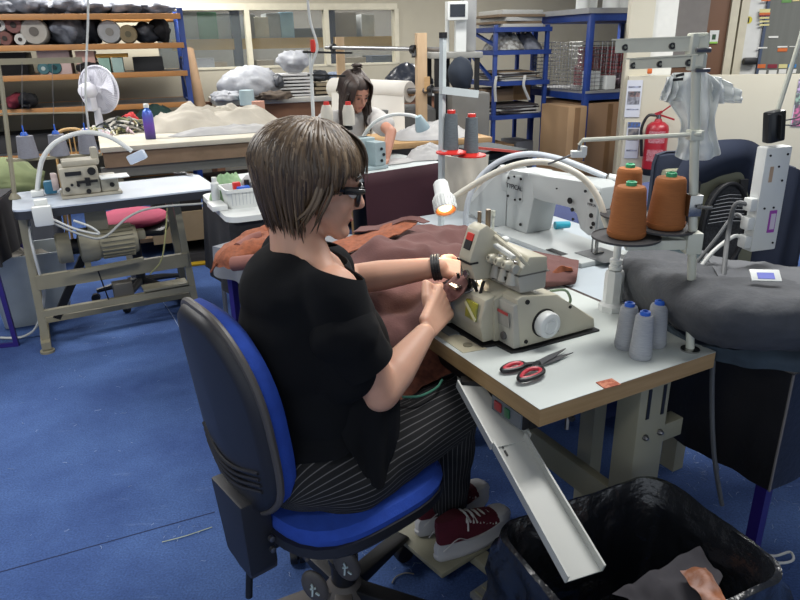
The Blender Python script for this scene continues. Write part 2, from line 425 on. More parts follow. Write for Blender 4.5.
# carpet seam as real narrow strip, scraps of thread on the floor
s = MB(); q0 = at(-10, 575, z=0); q1 = at(215, 512, z=0); q2 = at(60, 553, z=0)
s.bar(q0, q1, .004, .002); one(s, 'carpet_seam', mat('seam_dark', '#16264f', .9), 'thin dark seam line running across the blue carpet on the left', 'seam')
# ================================================================= BACKGROUND: tall rack, left
M_plastic = mat('cloudy_plastic_wrap', '#787b84', .5, spec=.3, hex2='#555861', scale=14, bump=.7, bscale=18, contrast=.15)
M_wplastic = mat('white_plastic_bag', '#a6a8ad', .6, hex2='#8a8d94', scale=9, bump=.8, bscale=14)
M_blackfab = mat('black_fabric', '#131318', .9, hex2='#0d0d11')
RK = at(179, 8, y=7.0); zt0 = RK.z; RK.z = 0; FR = frame(RK, RA)
rk = thing('pallet_rack', 'tall rack with blue posts and orange beams against the left back wall', 'rack', RK, RA)
RW, RD = 3.4, .75
def post(x, y, name='post'):
    m = MB(FR); m.box(x-.026, x+.026, y-.03, y+.03, 0, zt0, .004)
    return m.build(name, M_rackblue, rk)
for y in (0, RD): post(0, y); post(-RW, y)
m = MB(FR)
for k in range(4): m.bar((0, 0, .2+k*.42), (0, RD, .55+k*.42), .02, .02); m.bar((0, 0, .55+k*.42), (0, RD, .55+k*.42), .02, .02)
m.build('brace', M_rackblue, rk)
lev = [at(px, py, y=6.95).z for px, py in ((178, 16), (181, 45), (184, 73), (187, 104))]; lev.append(lev[-1]-.42); lev.append(lev[-1]-.42)
M_deck = mat('steel_shelf_deck', '#5f6166', .5, .3)
for z in lev:
    for y in (-.035, RD+.035): MB(FR).box(-RW, 0, y-.02, y+.02, z-.026, z+.024, .004).build('beam', M_orange, rk)
    MB(FR).box(-RW+.03, -.03, 0, RD, z+.005, z+.02).build('deck', M_deck, rk)
def onrack(px, lv, dy=.12, y=None):
    "x along the rack for a pixel on shelf lv"
    n = W_; z = lev[lv]+.02
    P = RK + W_*dy; d = ray(px, 16+30*lv); t = (P-CAM).dot(n)/d.dot(n); q = FR.inverted() @ (CAM+d*t)
    return q.x
S = .0112   # metres per pixel there
def bundle(px, wpx, hpx, lv, m, label, name='wrapped_bundle', cat='bundle', group=None, seed=1, dy=.2, base=0):
    x = onrack(px, lv); r = wpx*S/2; h = hpx*S
    b = MB(FR).ball((x, dy+.1, lev[lv]+.022+h/2+base), r, .26, h/2, None, 26)
    z0 = lev[lv]+.022+base
    for v in b.bm.verts:
        n_ = noise.fractal(v.co*9+Vector((seed*3, 0, 0)), .6, 2, 3)
        v.co += (v.co-(FR @ V(x, dy+.1, z0+h/2)))*n_*.35
        v.co.z = max(v.co.z, z0)
    return one(b, name, m, label, cat, group, smooth=80)
g = 'plastic wrapped rolls on the top shelf of the rack'
for k, (px, wd, hh) in enumerate([(4, 34, 13), (27, 36, 15), (48, 32, 12), (72, 34, 14), (97, 34, 12.5), (126, 34, 12), (155, 32, 11)]):
    bundle(px, wd, hh, 0, M_plastic, ['grey plastic wrapped bundle cut by the left edge on the top shelf', 'large grey plastic bundle above the reddish fabric rolls', 'grey plastic bundle on the top shelf above the pale roll', 'grey plastic bundle on the top shelf left of the hanging cable', 'grey plastic bundle on the top shelf just right of the hanging cable', 'long flat grey bundle above the round wrapped roll ends', 'grey bundle nearest the blue post on the top shelf'][k], group=g, seed=k)
def rollend(px, r, lv, hexc, label, z=0, core=True, depth=.6, name='fabric_roll', core_hex='#2a2422'):
    x = onrack(px, lv); R_ = r*S; zc = lev[lv]+.022+R_+z*S
    t = thing(name, label, 'fabric roll', FR @ V(x, .1, lev[lv]+.02+z*S), RA, 'fabric rolls lying end-on in the rack')
    MB(FR).lathe([(R_*.3, 0), (R_*.9, 0), (R_, .02), (R_, depth), (0, depth)], (x, .03, zc), (0,1,0), 24).build('cloth', mat('roll'+hexc, hexc, .8, scale=20), t)
    MB(FR).lathe([(R_*.14, 0), (R_*.34, 0), (R_*.34, .05), (0, .05)], (x, .022, zc), (0,1,0), 16).build('core', mat('core'+core_hex, core_hex, .8), t)
rollend(-2, 5, 1, '#8b8a86', 'pale roll end cut by the left edge of the photo')
rollend(8, 5.6, 1, '#6a4540', 'brownish red roll end at the bottom of the left pile')
rollend(5, 5, 1, '#a9a9a6', 'pale roll end resting on the brownish red one', z=10.5)
rollend(19, 6.6, 1, '#6f4a47', 'larger dusty red roll end with a dark core, upper left pile', z=9)
rollend(23, 4.6, 1, '#b3b2ae', 'small white roll end beneath the dusty red roll')
rollend(38, 10.5, 1, '#98948d', 'large pale beige roll end with grey core in the rack', core_hex='#5a5550')
bundle(70, 31, 24, 1, M_plastic, 'big crumpled clear plastic bundle in the middle of the second shelf', seed=11)
rollend(112, 9.5, 1, '#8f9092', 'grey plastic covered roll end beside the brown one', core_hex='#77746f')
rollend(130, 7.5, 1, '#75684f', 'brown roll end right of the plastic covered roll', core_hex='#55503f')
bundle(147, 20, 17, 1, mat('dark_wrap', '#33363d', .5), 'dark grey wrapped bundle beside the black bag on the second shelf', seed=12)
bundle(163, 17, 20, 1, M_blackfab, 'black fabric bag at the right end of the second shelf', 'fabric_bag', 'bag', seed=13)
bundle(52, 16, 21, 1, mat('dark_wrap', '#33363d', .5), 'dark bundle behind the large pale roll end', seed=14, dy=.35)
bundle(92, 20, 23, 1, mat('dark_wrap', '#33363d', .5), 'dark bundle between the clear bundle and wrapped roll', seed=15, dy=.35)
def rbox(px0, px1, hpx, lv, hexc, label, name='box', cat='box', dy=.05, depth=.4, z=0, group=None):
    x0 = onrack(px0, lv, dy); x1 = onrack(px1, lv, dy)
    return one(MB(FR).box(x0, x1, dy, dy+depth, lev[lv]+.021+z*S, lev[lv]+.021+(hpx+z)*S, .004), name, mat('bx'+hexc, hexc, .7), label, cat, group)
rbox(41, 73, 19, 2, '#b79f9b', 'long pale pink flat box on the third rack shelf')
rbox(79, 98, 18, 2, '#bb958a', 'salmon pink box against the third shelf, behind the hanging cable')
rbox(101, 112, 12, 2, '#86a79a', 'pale green box, left one of the two green boxes', group='green boxes on the third shelf')
rbox(114, 125, 12, 2, '#93aba6', 'pale green box, right one of the two green boxes', group='green boxes on the third shelf')
rbox(99, 131, 3, 2, '#a87f35', 'flat mustard strip lying on top of the green boxes', 'folded_strip', 'strip', z=12.3)
rollend(46, 4.8, 2, '#3a5f66', 'teal thread roll, left one of a pair on the third shelf', core_hex='#9aa5a5', depth=.15)
rollend(57, 5.6, 2, '#1f4f55', 'dark teal thread roll, right one of a pair on the third shelf', core_hex='#0c2a2e', depth=.15)
bundle(92, 20, 9, 2, M_blackfab, 'small black bag lying beside the green boxes on the third shelf', 'fabric_bag', 'bag', seed=16, dy=0)
bundle(18, 12, 12, 3, mat('dark_red_cloth', '#6e1f2e', .8), 'dark red crumpled cloth on the fourth shelf of the rack', 'cloth', 'cloth', seed=17, dy=0)
bundle(29, 14, 13, 3, M_blackfab, 'black shoe-like bundle beside the red cloth on the fourth shelf', 'fabric_bag', 'bag', seed=18, dy=0)
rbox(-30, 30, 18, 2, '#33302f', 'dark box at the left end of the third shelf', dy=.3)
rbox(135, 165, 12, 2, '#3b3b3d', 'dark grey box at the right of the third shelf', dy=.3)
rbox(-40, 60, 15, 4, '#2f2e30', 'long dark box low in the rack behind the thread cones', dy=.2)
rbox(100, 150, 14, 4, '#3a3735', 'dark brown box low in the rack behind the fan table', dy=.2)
# leaning board and tube right of the rack
p0 = at(203, 118, y=7.3); p1 = at(188, 50, y=7.6)
one(MB().tube([p0, p1], .06, 16), 'cardboard_tube', mat('brown_tube', '#94785c', .8), 'brown cardboard tube leaning beside the blue rack post', 'tube')
p0 = at(196, 118, y=7.4); p1 = at(184, 60, y=7.7)
one(MB().bar(p0, p1, .08, .03), 'leaning_board', mat('grey_board', '#8e8d86', .7), 'thin pale board leaning between rack post and cardboard tube', 'board')

# ================================================================= shelving seen through the internal window
def wbx(px0, px1, py0, py1, off, name, hexc, label, cat='box', depth=.4, group=None):
    P = B0 + W_*off; 
    def l(px, py):
        d = ray(px, py); t = (P-CAM).dot(W_)/d.dot(W_); q = FB.inverted() @ (CAM+d*t); return q.x, q.z
    a = l(px0, py1); b = l(px1, py0)
    return one(MB(FB).box(a[0], b[0], off, off+depth, a[1], b[1], .005), name, mat('wb'+hexc, hexc, .7), label, cat, group)
o1 = 1.0
sr = thing('store_rack', 'racking with mustard beams seen through the long internal window', 'rack', FB @ V(0, o1, 0), RA)
def wl(px, py, off):
    P = B0 + W_*off; d = ray(px, py); t = (P-CAM).dot(W_)/d.dot(W_); q = FB.inverted() @ (CAM+d*t); return q.x, q.z
zb = wl(215, 44, o1)[1]
M_must = mat('mustard_beam', '#9b7c3c', .5)
for (a, b) in ((172, 234), (242, 330), (333, 397)):
    MB(FB).box(wl(a, 44, o1)[0], wl(b, 44, o1)[0], o1-.03, o1+.03, zb-.07, zb+.06).build('beam', M_must, sr)
for px in (238, 332): MB(FB).box(wl(px-5, 44, o1)[0], wl(px+4, 44, o1)[0], o1-.02, o1+.05, 0, 2.3).build('post', mat('navy_post', '#2c3350', .5), sr)
MB(FB).box(wl(172, 44, o1)[0], wl(398, 44, o1)[0], o1+.04, o1+.9, zb-.03, zb+.04).build('deck', M_deck, sr)
wbx(186, 200, 12, 42, 1.1, 'box', '#8c918e', 'grey box left of the green one behind the internal window')
wbx(200, 216, 12, 41, 1.08, 'box', '#3f7a55', 'green and white box behind the internal window')
wbx(216, 230, 13, 41, 1.1, 'box', '#9fa2a0', 'pale grey box right of the green one behind the window')
wbx(245, 255, 14, 41, 1.1, 'box', '#88898a', 'grey box just behind the first window bar')
wbx(256, 268, 17, 41, 1.08, 'box', '#aaa595', 'cream and white carton behind the second window panel')
wbx(268, 280, 13, 41, 1.1, 'box', '#8d9193', 'tall grey carton behind the second window panel')
wbx(282, 293, 12, 40, 1.08, 'box', '#7fa3b8', 'blue and white carton behind the second window panel')
wbx(295, 325, 28, 40, 1.1, 'box', '#3d4048', 'dark wide box behind the second window panel')
wbx(336, 356, 12, 39, 1.15, 'box', '#75706a', 'brownish carton behind the third window panel')
wbx(362, 374, 14, 39, 1.1, 'box', '#9a9d9d', 'pale carton behind the third window panel')
wbx(195, 214, 58, 76, .6, 'box', '#8d9098', 'grey box standing low behind the first window panel')
wbx(216, 227, 62, 76, .6, 'box', '#776a58', 'brown box beside the grey one low behind the window')
wbx(258, 274, 60, 76, .6, 'box', '#7d7263', 'brown box low behind the second window panel')
wbx(345, 366, 57, 76, .6, 'box', '#6f6557', 'brown box low behind the third window panel')
wbx(372, 396, 55, 76, .6, 'box', '#3f4658', 'dark blue box low behind the third window panel')

# ================================================================= cutting table with things on it
def table(name, label, F, x0, x1, y0, y1, zt, th, mt, legs, lw=.05, mleg=None, apron=None, round_=0, cat='table'):
    t = thing(name, label, cat, F @ V((x0+x1)/2, (y0+y1)/2, 0))
    MB(F).box(x0, x1, y0, y1, zt-th, zt, round_ or .006).build('tabletop', mt, t)
    for (lx_, ly) in legs: MB(F).box(lx_-lw/2, lx_+lw/2, ly-lw/2, ly+lw/2, 0, zt-th).build('leg', mleg, t)
    if apron: MB(F).box(x0+.03, x1-.03, y0+.03, y0+.06, zt-th-apron, zt-th).build('apron', mt if mleg is None else M_woodd, t)
    return t
M_woodd = mat('brown_wood', '#86705a', .7, hex2='#76624c', scale=4, stretch=(1, 6, 6))
CZ = .86
C0 = at(100, 148, z=CZ); C0.z = 0; C1 = at(240, 138, z=CZ); ang = math.degrees(atan2(C1.y-C0.y, C1.x-C0.x)); FC = frame(C0, ang)
ct = table('cutting_table', 'long cutting table covered in cream cloth behind the left sewing table', FC, 0, 2.3, 0, 1.2, CZ, .035,
    mat('cream_table_cover', '#c4bfb0', .8, hex2='#aea999', scale=5), [(.08,.1),(.08,1.1),(2.2,.1),(2.2,1.1)], .07, M_khaki)
MB(FC).box(.01, 2.28, .02, .05, CZ-.14, CZ-.035).build('apron', M_woodd, ct)
MB(FC).box(-.02, 2.28, .04, .08, CZ-.21, CZ-.14).build('rail', mat('grey_rail', '#6b6c66', .5), ct)
MB(FC).box(.05, 2.25, .2, 1.1, .12, .15).build('low_shelf', M_woodd, ct)
MB(FC).box(.25, 1.6, .1, .13, .12, .34).build('low_board', mat('brown_board', '#927f63', .7), ct)
def ct_l(px, py, z): return FC.inverted() @ at(px, py, z=z)
# dark things under the table
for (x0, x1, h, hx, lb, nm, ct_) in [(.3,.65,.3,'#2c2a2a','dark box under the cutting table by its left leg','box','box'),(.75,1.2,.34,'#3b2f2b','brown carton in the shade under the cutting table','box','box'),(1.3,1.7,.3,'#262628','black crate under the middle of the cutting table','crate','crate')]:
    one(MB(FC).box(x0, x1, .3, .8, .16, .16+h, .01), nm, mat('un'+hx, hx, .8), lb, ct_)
def heap(F, cx, cy, rx, ry, h, z0, m, name, label, cat, seed=1, n=40, amp=.5, group=None, fr=7, sq=1.0):
    b = MB(F)
    def fn(u, v):
        a = u*2*pi; r = v
        n1 = .8*noise.noise(Vector((cos(a)*r*1.6+seed, sin(a)*r*1.6, seed*.7))*1.3)
        wx = cos(a)*r*2.2+.5*noise.noise(Vector((cos(a)*r*2, sin(a)*r*2, seed))); 
        n1 += .35*(1-abs(noise.noise(Vector((wx*1.3, sin(a)*r*3.5+wx, seed*2))))*2.6)
        n2 = noise.noise(Vector((cos(a)*r*fr+seed*3, sin(a)*r*fr*.6, seed)))
        rr = r*(1+.14*noise.noise(Vector((cos(a)*2, sin(a)*2, seed)))) 
        hh = h*(1-r**2.4)**sq*(.75+amp*n1*.7) + .10*h*abs(n2)*(1-r**4) + .22*min(1,rx/.3)*h*max(0,1-3.2*abs(noise.noise(Vector((cos(a)*r*3.1+seed*2, sin(a)*r*1.4+.6*sin(cos(a)*r*4), seed)))))*(1-r**3)
        return (cx+rx*rr*cos(a), cy+ry*rr*sin(a), z0+max(.0, hh) + .003)
    b.grid(fn, n, n//2, True)
    bmesh.ops.remove_doubles(b.bm, verts=b.bm.verts, dist=1e-5)
    ed = [e for e in b.bm.edges if len(e.link_faces) == 1]
    if ed: bmesh.ops.contextual_create(b.bm, geom=ed)
    return one(b, name, m, label, cat, group, smooth=70)
M_linen = mat('off_white_linen', '#b8b2a6', .9, hex2='#a19b90', scale=6, bump=.3, bscale=30)
M_linen2 = mat('white_linen', '#adacaa', .9, hex2='#949496', scale=6, bump=.3, bscale=30)
q = ct_l(214, 128, CZ); heap(FC, q.x, q.y+.1, .6, .32, .16, CZ, M_linen, 'fabric_heap', 'heap of creased cream and white fabric on the cutting table', 'fabric', 3, 70, .9)
q = ct_l(222, 133, CZ); heap(FC, q.x+.1, q.y, .5, .15, .05, CZ, M_linen2, 'folded_cloth', 'flat pale cloth spread in front of the cream fabric heap', 'fabric', 5, 50, .6)
# colourful scraps
scr = MB(FC); q = ct_l(113, 134, CZ); random.seed(3)
M_scr = [mat('scrap_w', '#c9c6bd', .9), mat('scrap_g', '#8d936f', .9), mat('scrap_d', '#3c4143', .9), mat('scrap_y', '#a8a27c', .9), mat('scrap_p', '#c3aeb4', .9)]
for k in range(170):
    a = random.random()*6.28; r = random.random()**.6; x = q.x+.06+.30*r*cos(a); y = q.y+.06+.15*r*sin(a); z = CZ+.006+.13*(1-r)*random.random()
    an = random.random()*6.28; L_ = random.uniform(.03, .09); scr.mi = random.choice([0,0,0,1,2,3,4])
    dx, dy = cos(an), sin(an); b_ = random.uniform(.01, .03)
    scr.tube(bez([(x-dx*L_, y-dy*L_, z), (x, y, z+b_), (x+dx*L_, y+dy*L_, z)], 6), random.uniform(.004, .012), 5)
one(scr, 'fabric_scraps', M_scr, 'pile of tangled pale fabric scraps beside the water bottle', 'scraps')
q = ct_l(131, 123, CZ)
heap(FC, q.x, q.y+.1, .09, .07, .09, CZ, mat('red_cloth', '#b3282a', .8), 'red_cloth', 'small bright red cloth behind the fabric scraps', 'cloth', 9, 24)
q = ct_l(170, 118, CZ); heap(FC, q.x-.1, q.y+.3, .2, .12, .11, CZ, mat('dark_green_cloth', '#1f3a36', .9), 'dark_cloth', 'dark green cloth folded behind the water bottle', 'cloth', 12, 30)
# water bottle
q = FC @ ct_l(151, 139, CZ); wbt = thing('water_bottle', 'blue and purple metal water bottle standing on the cutting table', 'bottle', (q.x, q.y, CZ))
mg = bpy.data.materials.new('bottle_gradient'); mg.use_nodes = True; nt = mg.node_tree; tc = nt.nodes.new('ShaderNodeTexCoord'); sx = nt.nodes.new('ShaderNodeSeparateXYZ'); rp = nt.nodes.new('ShaderNodeValToRGB')
nt.links.new(tc.outputs['Generated'], sx.inputs[0]); nt.links.new(sx.outputs[2], rp.inputs[0]); nt.links.new(rp.outputs[0], nt.nodes['Principled BSDF'].inputs['Base Color'])
rp.color_ramp.elements[0].color = lin('#2c2a52'); rp.color_ramp.elements[1].color = lin('#2a63b5'); e = rp.color_ramp.elements.new(.45); e.color = lin('#6c4aa5')
nt.nodes['Principled BSDF'].inputs['Roughness'].default_value = .3; nt.nodes['Principled BSDF'].inputs['Metallic'].default_value = .3
MB(frame(q)).lathe([(0,0),(.036,0),(.038,.01),(.038,.17),(.03,.2),(.016,.215),(.016,.225)], (0,0,0)).build('body', mg, wbt)
MB(frame(q)).lathe([(.019,.222),(.02,.245),(.016,.25),(0,.25)], (0,0,0)).build('cap', M_white, wbt)
# desk fan
q = at(98, 136, z=CZ+.0); q = at(101, 131, y=q.y+.12); FQ = Matrix.Translation(V(q.x, q.y, CZ)) @ Matrix.Rotation(radians(163), 4, 'Z')
fan = thing('desk_fan', 'white round desk fan with wire cage on the cutting table', 'fan', (q.x, q.y, CZ), 163)
M_fan = mat('fan_white', '#cfcfd8', .35)
MB(FQ).lathe([(0,0),(.10,0),(.105,.012),(.08,.03),(.03,.045),(.026,.05)], (0,.0,0)).build('base', M_fan, fan)
MB(FQ).tube([(0,0,.04),(0,0,.2)], [.032,.026], 14).build('column', M_fan, fan)
hz = .33
MB(FQ).lathe([(0,-.115),(.035,-.11),(.055,-.08),(.062,-.03),(.05,0),(.02,.02)], (0,.02,hz), (0,-1,0)).build('motor', M_fan, fan)
MB(FQ).box(-.03,.03,.02,.09,.18,hz-.02,.012).build('neck', M_fan, fan)
bl = MB(FQ)
for k in range(3):
    a0 = k*2*pi/3+.5
    def fb(u, v, a0=a0):
        a = a0 + (u-.5)*(.5+1.1*v); r = .03+v*.125
        return (r*cos(a), -.055+ (u-.5)*.045, hz + r*sin(a))
    bl.grid(fb, 10, 8)
bl.solid(.003); bl.build('blade', M_fan, fan)
MB(FQ).lathe([(0,0),(.025,0),(.025,.05),(0,.05)], (0,-.08,hz), (0,1,0)).build('hub', M_fan, fan)
cg = MB(FQ)
for k in range(56):
    a = 2*pi*k/56
    for sgn, dp in ((-1,.045),(1,.045)):
        P = []
        for t in (.12,.4,.7,.92,1): P.append((.178*t*cos(a), -.055+sgn*dp*sqrt(max(0,1-t**2.6)), hz+.178*t*sin(a)))
        cg.tube(P, .0012, 4)
cg.lathe([(.172,-.006),(.182,-.006),(.182,.006),(.172,.006),(.172,-.006)], (0,-.055,hz), (0,1,0), 40)
cg.build('cage', M_fan, fan)
MB(FQ).lathe([(0,0),(.03,0),(.03,.006),(0,.006)], (0,-.104,hz), (0,1,0)).build('badge', mat('fan_badge', '#b9bccb', .4), fan)
# spindle back wooden chair behind the left table
q = at(78, 145, z=.8); q = V(q.x, q.y, 0); FQ = frame(at(77, 180, y=5.0).xy.to_3d(), 200)
q = FQ.translation
wc = thing('spindle_chair', 'honey coloured wooden spindle-back chair behind the left sewing table', 'chair', q, 200)
M_pine = mat('honey_pine', '#b08f5e', .5, hex2='#a07f4e', scale=9)
MB(FQ).box(-.2,.2,-.2,.2,.42,.455,.015).build('seat', M_pine, wc)
for sx_ in (-1,1):
    for sy in (-1,1): MB(FQ).tube([(sx_*.2, sy*.2, 0), (sx_*.16, sy*.16, .43)], [.014,.02], 10).build('leg', M_pine, wc)
pts = [(-.19,-.17,.45),(-.185,-.2,.7),(-.16,-.22,.86),(-.08,-.235,.915),(.08,-.235,.915),(.16,-.22,.86),(.185,-.2,.7),(.19,-.17,.45)]
MB(FQ).tube(bez(pts, 40), .014, 8).build('back_bow', M_pine, wc)
for k in range(6):
    x = -.125+k*.05; MB(FQ).tube([(x*.9,-.17,.45),(x,-.232,.905-abs(x)*.25)], .007, 6).build('spindle', M_pine, wc)
wc.scale = (.68, .8, 1)

# ================================================================= second table along the wall
TZ = .9
T0 = at(215, 112, y=6.9); T0.z = 0; FT = frame(T0, RA); 
st2 = table('wall_table', 'wooden wall table with white top carrying folded cloth beneath the internal window', FT, .02, 2.6, 0, .8, .98, .05, mat('white_top', '#b9b8b1', .6), [(0,.06),(0,.7),(1.3,.06),(2.5,.06),(2.5,.7)], .08, mat('redwood', '#7d5740', .6))
MB(FT).box(-.05, 2.5, .03, .06, .72, .93).build('apron', mat('redwood', '#7d5740', .6), st2)
def ft(px, py, dy):
    P = T0 + W_*dy; d = ray(px, py); t = (P-CAM).dot(W_)/d.dot(W_); q = FT.inverted() @ (CAM+d*t); return q.x, q.z
S2 = .0111
def lump(px0, px1, py0, py1, dy, m, name, label, cat, seed=1, ry=.22, amp=.4, fr=7):
    a = ft(px0, py1, dy); b = ft(px1, py0, dy); c = V((a[0]+b[0])/2, dy, (a[1]+b[1])/2); rx = (b[0]-a[0])/2; rz = (b[1]-a[1])/2
    mb = MB(FT).ball(c, rx, ry, rz, None, 40); C_ = FT @ c
    for v in mb.bm.verts:
        d = (v.co-C_); n_ = noise.fractal(v.co*fr+Vector((seed*5.1, 0, 0)), .6, 2, 4); rg = abs(noise.noise(v.co*fr*2+Vector((0, seed, 0))))
        v.co += d*(n_*amp*.7 - rg*amp*.5)
        v.co.z = max(v.co.z, C_.z-rz*.92, .983)
    return one(mb, name, m, label, cat, smooth=80)
lump(219, 280, 65, 106, .3, M_wplastic, 'plastic_sack', 'big white plastic sack lying below the internal window', 'sack', 1, .3, .2, 5)
lump(209, 240, 90, 106, .0, M_wplastic, 'plastic_bag', 'small crumpled white bag in front of the big sack', 'bag', 4, .15, .6)
lump(279, 307, 50, 74, .25, M_wplastic, 'plastic_bag', 'knotted white bag on top of the stacked white cloth', 'bag', 2, .18, .35)
lump(271, 284, 74, 90, .2, mat('dark_wrap', '#33363d', .5), 'dark_bag', 'small dark grey bag beside the stacked white cloth', 'bag', 6, .14)
lump(308, 328, 70, 83, .25, mat('dark_wrap', '#33363d', .5), 'dark_bag', 'low black bag behind the flat cardboard boxes', 'bag', 7, .14)
lump(327, 341, 71, 82, .25, mat('blue_pattern', '#8d97a6', .7, hex2='#4c5b78', scale=60, contrast=.08), 'patterned_bag', 'blue and white patterned bag on the flat boxes', 'bag', 8, .12, .2)
ORD7 = ['lowest', 'second from bottom', 'third from bottom', 'middle', 'third from top', 'second from top', 'topmost']
for k in range(7):
    a = ft(279+((k*3)%4)*.4, 97-k*3.4, .12); b = ft(314-((k*5)%3)*.6, 97-(k+1)*3.4, .12)
    one(MB(FT).box(a[0], b[0], .12, .5, a[1]+.0005, b[1], .008), 'folded_cloth', mat('bright_linen','#c6c6c6',.9), 'white folded cloth, '+ORD7[k]+' of the stack beside the flat cartons', 'folded cloth', 'stack of white folded cloths')
for k, (x0, x1, hx) in enumerate([(316,342,'#7f7460'),(315,341,'#8b7f69'),(317,342,'#857963')]):
    a = ft(x0, 94.5-k*4, .1); b = ft(x1, 94.5-(k+1)*4, .1)
    one(MB(FT).box(a[0], b[0], .1, .5, a[1]+.002, b[1], .003), 'flat_box', mat('fb'+hx, hx, .8), ['flat brown carton, bottom of the stack of three', 'flat brown carton, middle of the stack of three', 'flat brown carton, top of the stack of three'][k], 'box', 'flat cartons on the wall table')
# thread cones and brown sample books
def roll_up(px, py0, py1, rpx, dy, hexc, label, name='cloth_roll'):
    a = ft(px, py1, dy); b = ft(px, py0, dy)
    one(MB(FT).lathe([(0,0),(rpx*S2,0),(rpx*S2,b[1]-a[1]),(0,b[1]-a[1])], (a[0], dy, a[1])), name, mat('ru'+hexc, hexc, .7), label, 'roll')
roll_up(247.5, 90, 105, 6.5, -.15, '#a9bec3', 'pale blue cylinder standing beside the peach roll')
roll_up(259, 101, 113, 5.5, -.4, '#bf8f7c', 'peach coloured cylinder in front of the pale blue one')
lump(256, 292, 90, 104, -.1, mat('brown_cloths', '#5c5044', .9, hex2='#3c342e', scale=20), 'brown_bundle', 'brown and black folded bundles between peach roll and wooden table', 'bundle', 9, .15, .5, 12)

# ================================================================= big fabric roll on its wooden stand
M_rollw = mat('white_roll_cloth', '#cfccc5', .85, hex2='#c2bfb8', scale=3)
ra = at(372, 90, y=5.6); rb = at(409, 92, y=5.35); d_ = (rb-ra).normalized(); L_ = (rb-ra).length
ax0 = ra - d_*.45
fr = thing('fabric_roll', 'large roll of white fabric hung on the wooden post stand', 'fabric roll', (rb.x, rb.y, rb.z-.1))
MB().lathe([(.03,0),(.075,0),(.082,.01),(.082,L_+.45),(.075,L_+.46),(.03,L_+.46)], ax0, d_, 30).build('cloth', M_rollw, fr)
MB().lathe([(.018,-.02),(.03,-.02),(.03,L_+.49),(.018,L_+.49)], ax0, d_, 20).build('core', mat('roll_core', '#8a6b4e', .8), fr)
dn = V(0,-.3,-1).normalized()
def hang(u, v):
    p = ax0 + d_*(u*(L_+.4)) + V(0,-.085,0) + V(0,-.1*v-.05*v*v,-.32*v)
    return p + V(0, .012*sin(u*14+v*3)*v, 0)
MB().grid(hang, 30, 10).solid(.004).build('loose_end', M_rollw, fr)
ws = thing('wooden_stand', 'pale wooden post stand carrying the metal rails and fabric roll', 'stand', at(421, 200, y=5.2).xy.to_3d())
for (px, y_, top) in ((421, 5.2, 33), (340.5, 6.62, 37)):
    p = at(px, 60, y=y_); zt_ = at(px, top, y=y_).z; MB(frame(p.xy.to_3d(), 12)).box(-.037, .037, -.04, .04, 0, zt_, .004).build('post', mat('pale_post', '#b39a7c', .7, hex2='#a88d6c', scale=4, stretch=(8,8,1)), ws)
a = at(326, 47.5, y=6.6); b = at(441, 49.5, y=5.1)
MB().cyl(a, b, .016).build('rail', mat('galvanised', '#9a9c9f', .35, .7), ws)
MB().cyl(at(409, 91, y=5.3), at(447, 90, y=5.0), .022).build('spindle', M_steel, ws)
for (px, py, y_) in ((333, 47, 6.5), (413.5, 49.5, 5.2), (430, 89, 5.1)):
    p = at(px, py, y=y_); MB().lathe([(0,0),(.03,0),(.034,.02),(.03,.04),(0,.04)], p-d_*.02, d_, 14).bar(p, p+V(0,-.02,-.05), .03, .03).build('clamp', M_black, ws)
MB().cbox(at(427, 84, y=5.1), .04, .04, .1).build('block', M_wood, ws)
# ================================================================= right background: blue racks, weighing scale
M_wrapw = mat('pale_wrap', '#a8a9a6', .6, hex2='#6d6a66', scale=30, contrast=.1)
def rackpost(F, x, y, z1, t, z0=0, w=.032): MB(F).box(x-w/2, x+w/2, y-w/2, y+w/2, z0, z1, .003).build('post', M_rackblue, t)
A0_ = at(496, 25, y=6.0); zA = A0_.z; A0_.z = 0; FA = frame(A0_, RA)
ra_ = thing('blue_rack', 'narrow blue metal shelf rack with folded papers beside the weighing scale', 'rack', A0_, RA)
WA, DA = .50, .5
for x in (0, WA):
    for y in (0, DA): rackpost(FA, x, y, zA+(.16 if (x, y) == (0, DA) else 0), ra_)
lvA = [zA-.03] + [at(499, py, y=6.0).z for py in (52, 83, 117)]
for z in lvA+[.25]:
    MB(FA).box(-.03, WA+.03, -.03, DA+.03, z-.025, z+.012).build('shelf', M_rackblue, ra_)
MB(FA).bar((0,0,lvA[1]+.05),(0,DA,lvA[0]),.03,.02).bar((0,0,lvA[2]),(0,DA,lvA[1]),.03,.02).build('brace', M_rackblue, ra_)
random.seed(5)
M_paper = mat('pale_papers', '#b9b9b4', .7); M_bkd = mat('dark_papers', '#3a3536', .7); M_brn = mat('brown_papers', '#7c6a55', .8)
def PLACE(k, n):
    T = ['lowest', 'second lowest', 'third lowest', 'fourth lowest', 'fifth lowest']; U = ['topmost', 'second highest', 'third highest', 'fourth highest']
    return U[n-1-k] if n-1-k < 4 and k >= n/2 else T[min(k, 4)]
def stack(F, x0, x1, y0, y1, z, n, mats, name, label, cat, group, th=(.006,.014)):
    zz = z
    for k in range(n):
        h = random.uniform(*th); a = random.uniform(-.06,.06); cx = (x0+x1)/2+random.uniform(-.02,.02); cy = (y0+y1)/2
        R = Matrix.Rotation(a+random.uniform(-.2,.2), 3, 'Z')
        one(MB(F).cbox((cx, cy, zz+h/2), (x1-x0)*random.uniform(.8,1), (y1-y0)*random.uniform(.85,1), h*.96, .002, R), name, mats[k % len(mats)], (PLACE(k, n)+' '+label), cat, group); zz += h
stack(FA, .02, WA-.03, .0, .42, lvA[2]+.013, 8, [M_paper, M_bkd, M_paper, M_brn], 'paper_pattern', 'pattern sheet in the pile on the third shelf of the narrow blue rack', 'paper', 'papers on the third shelf')
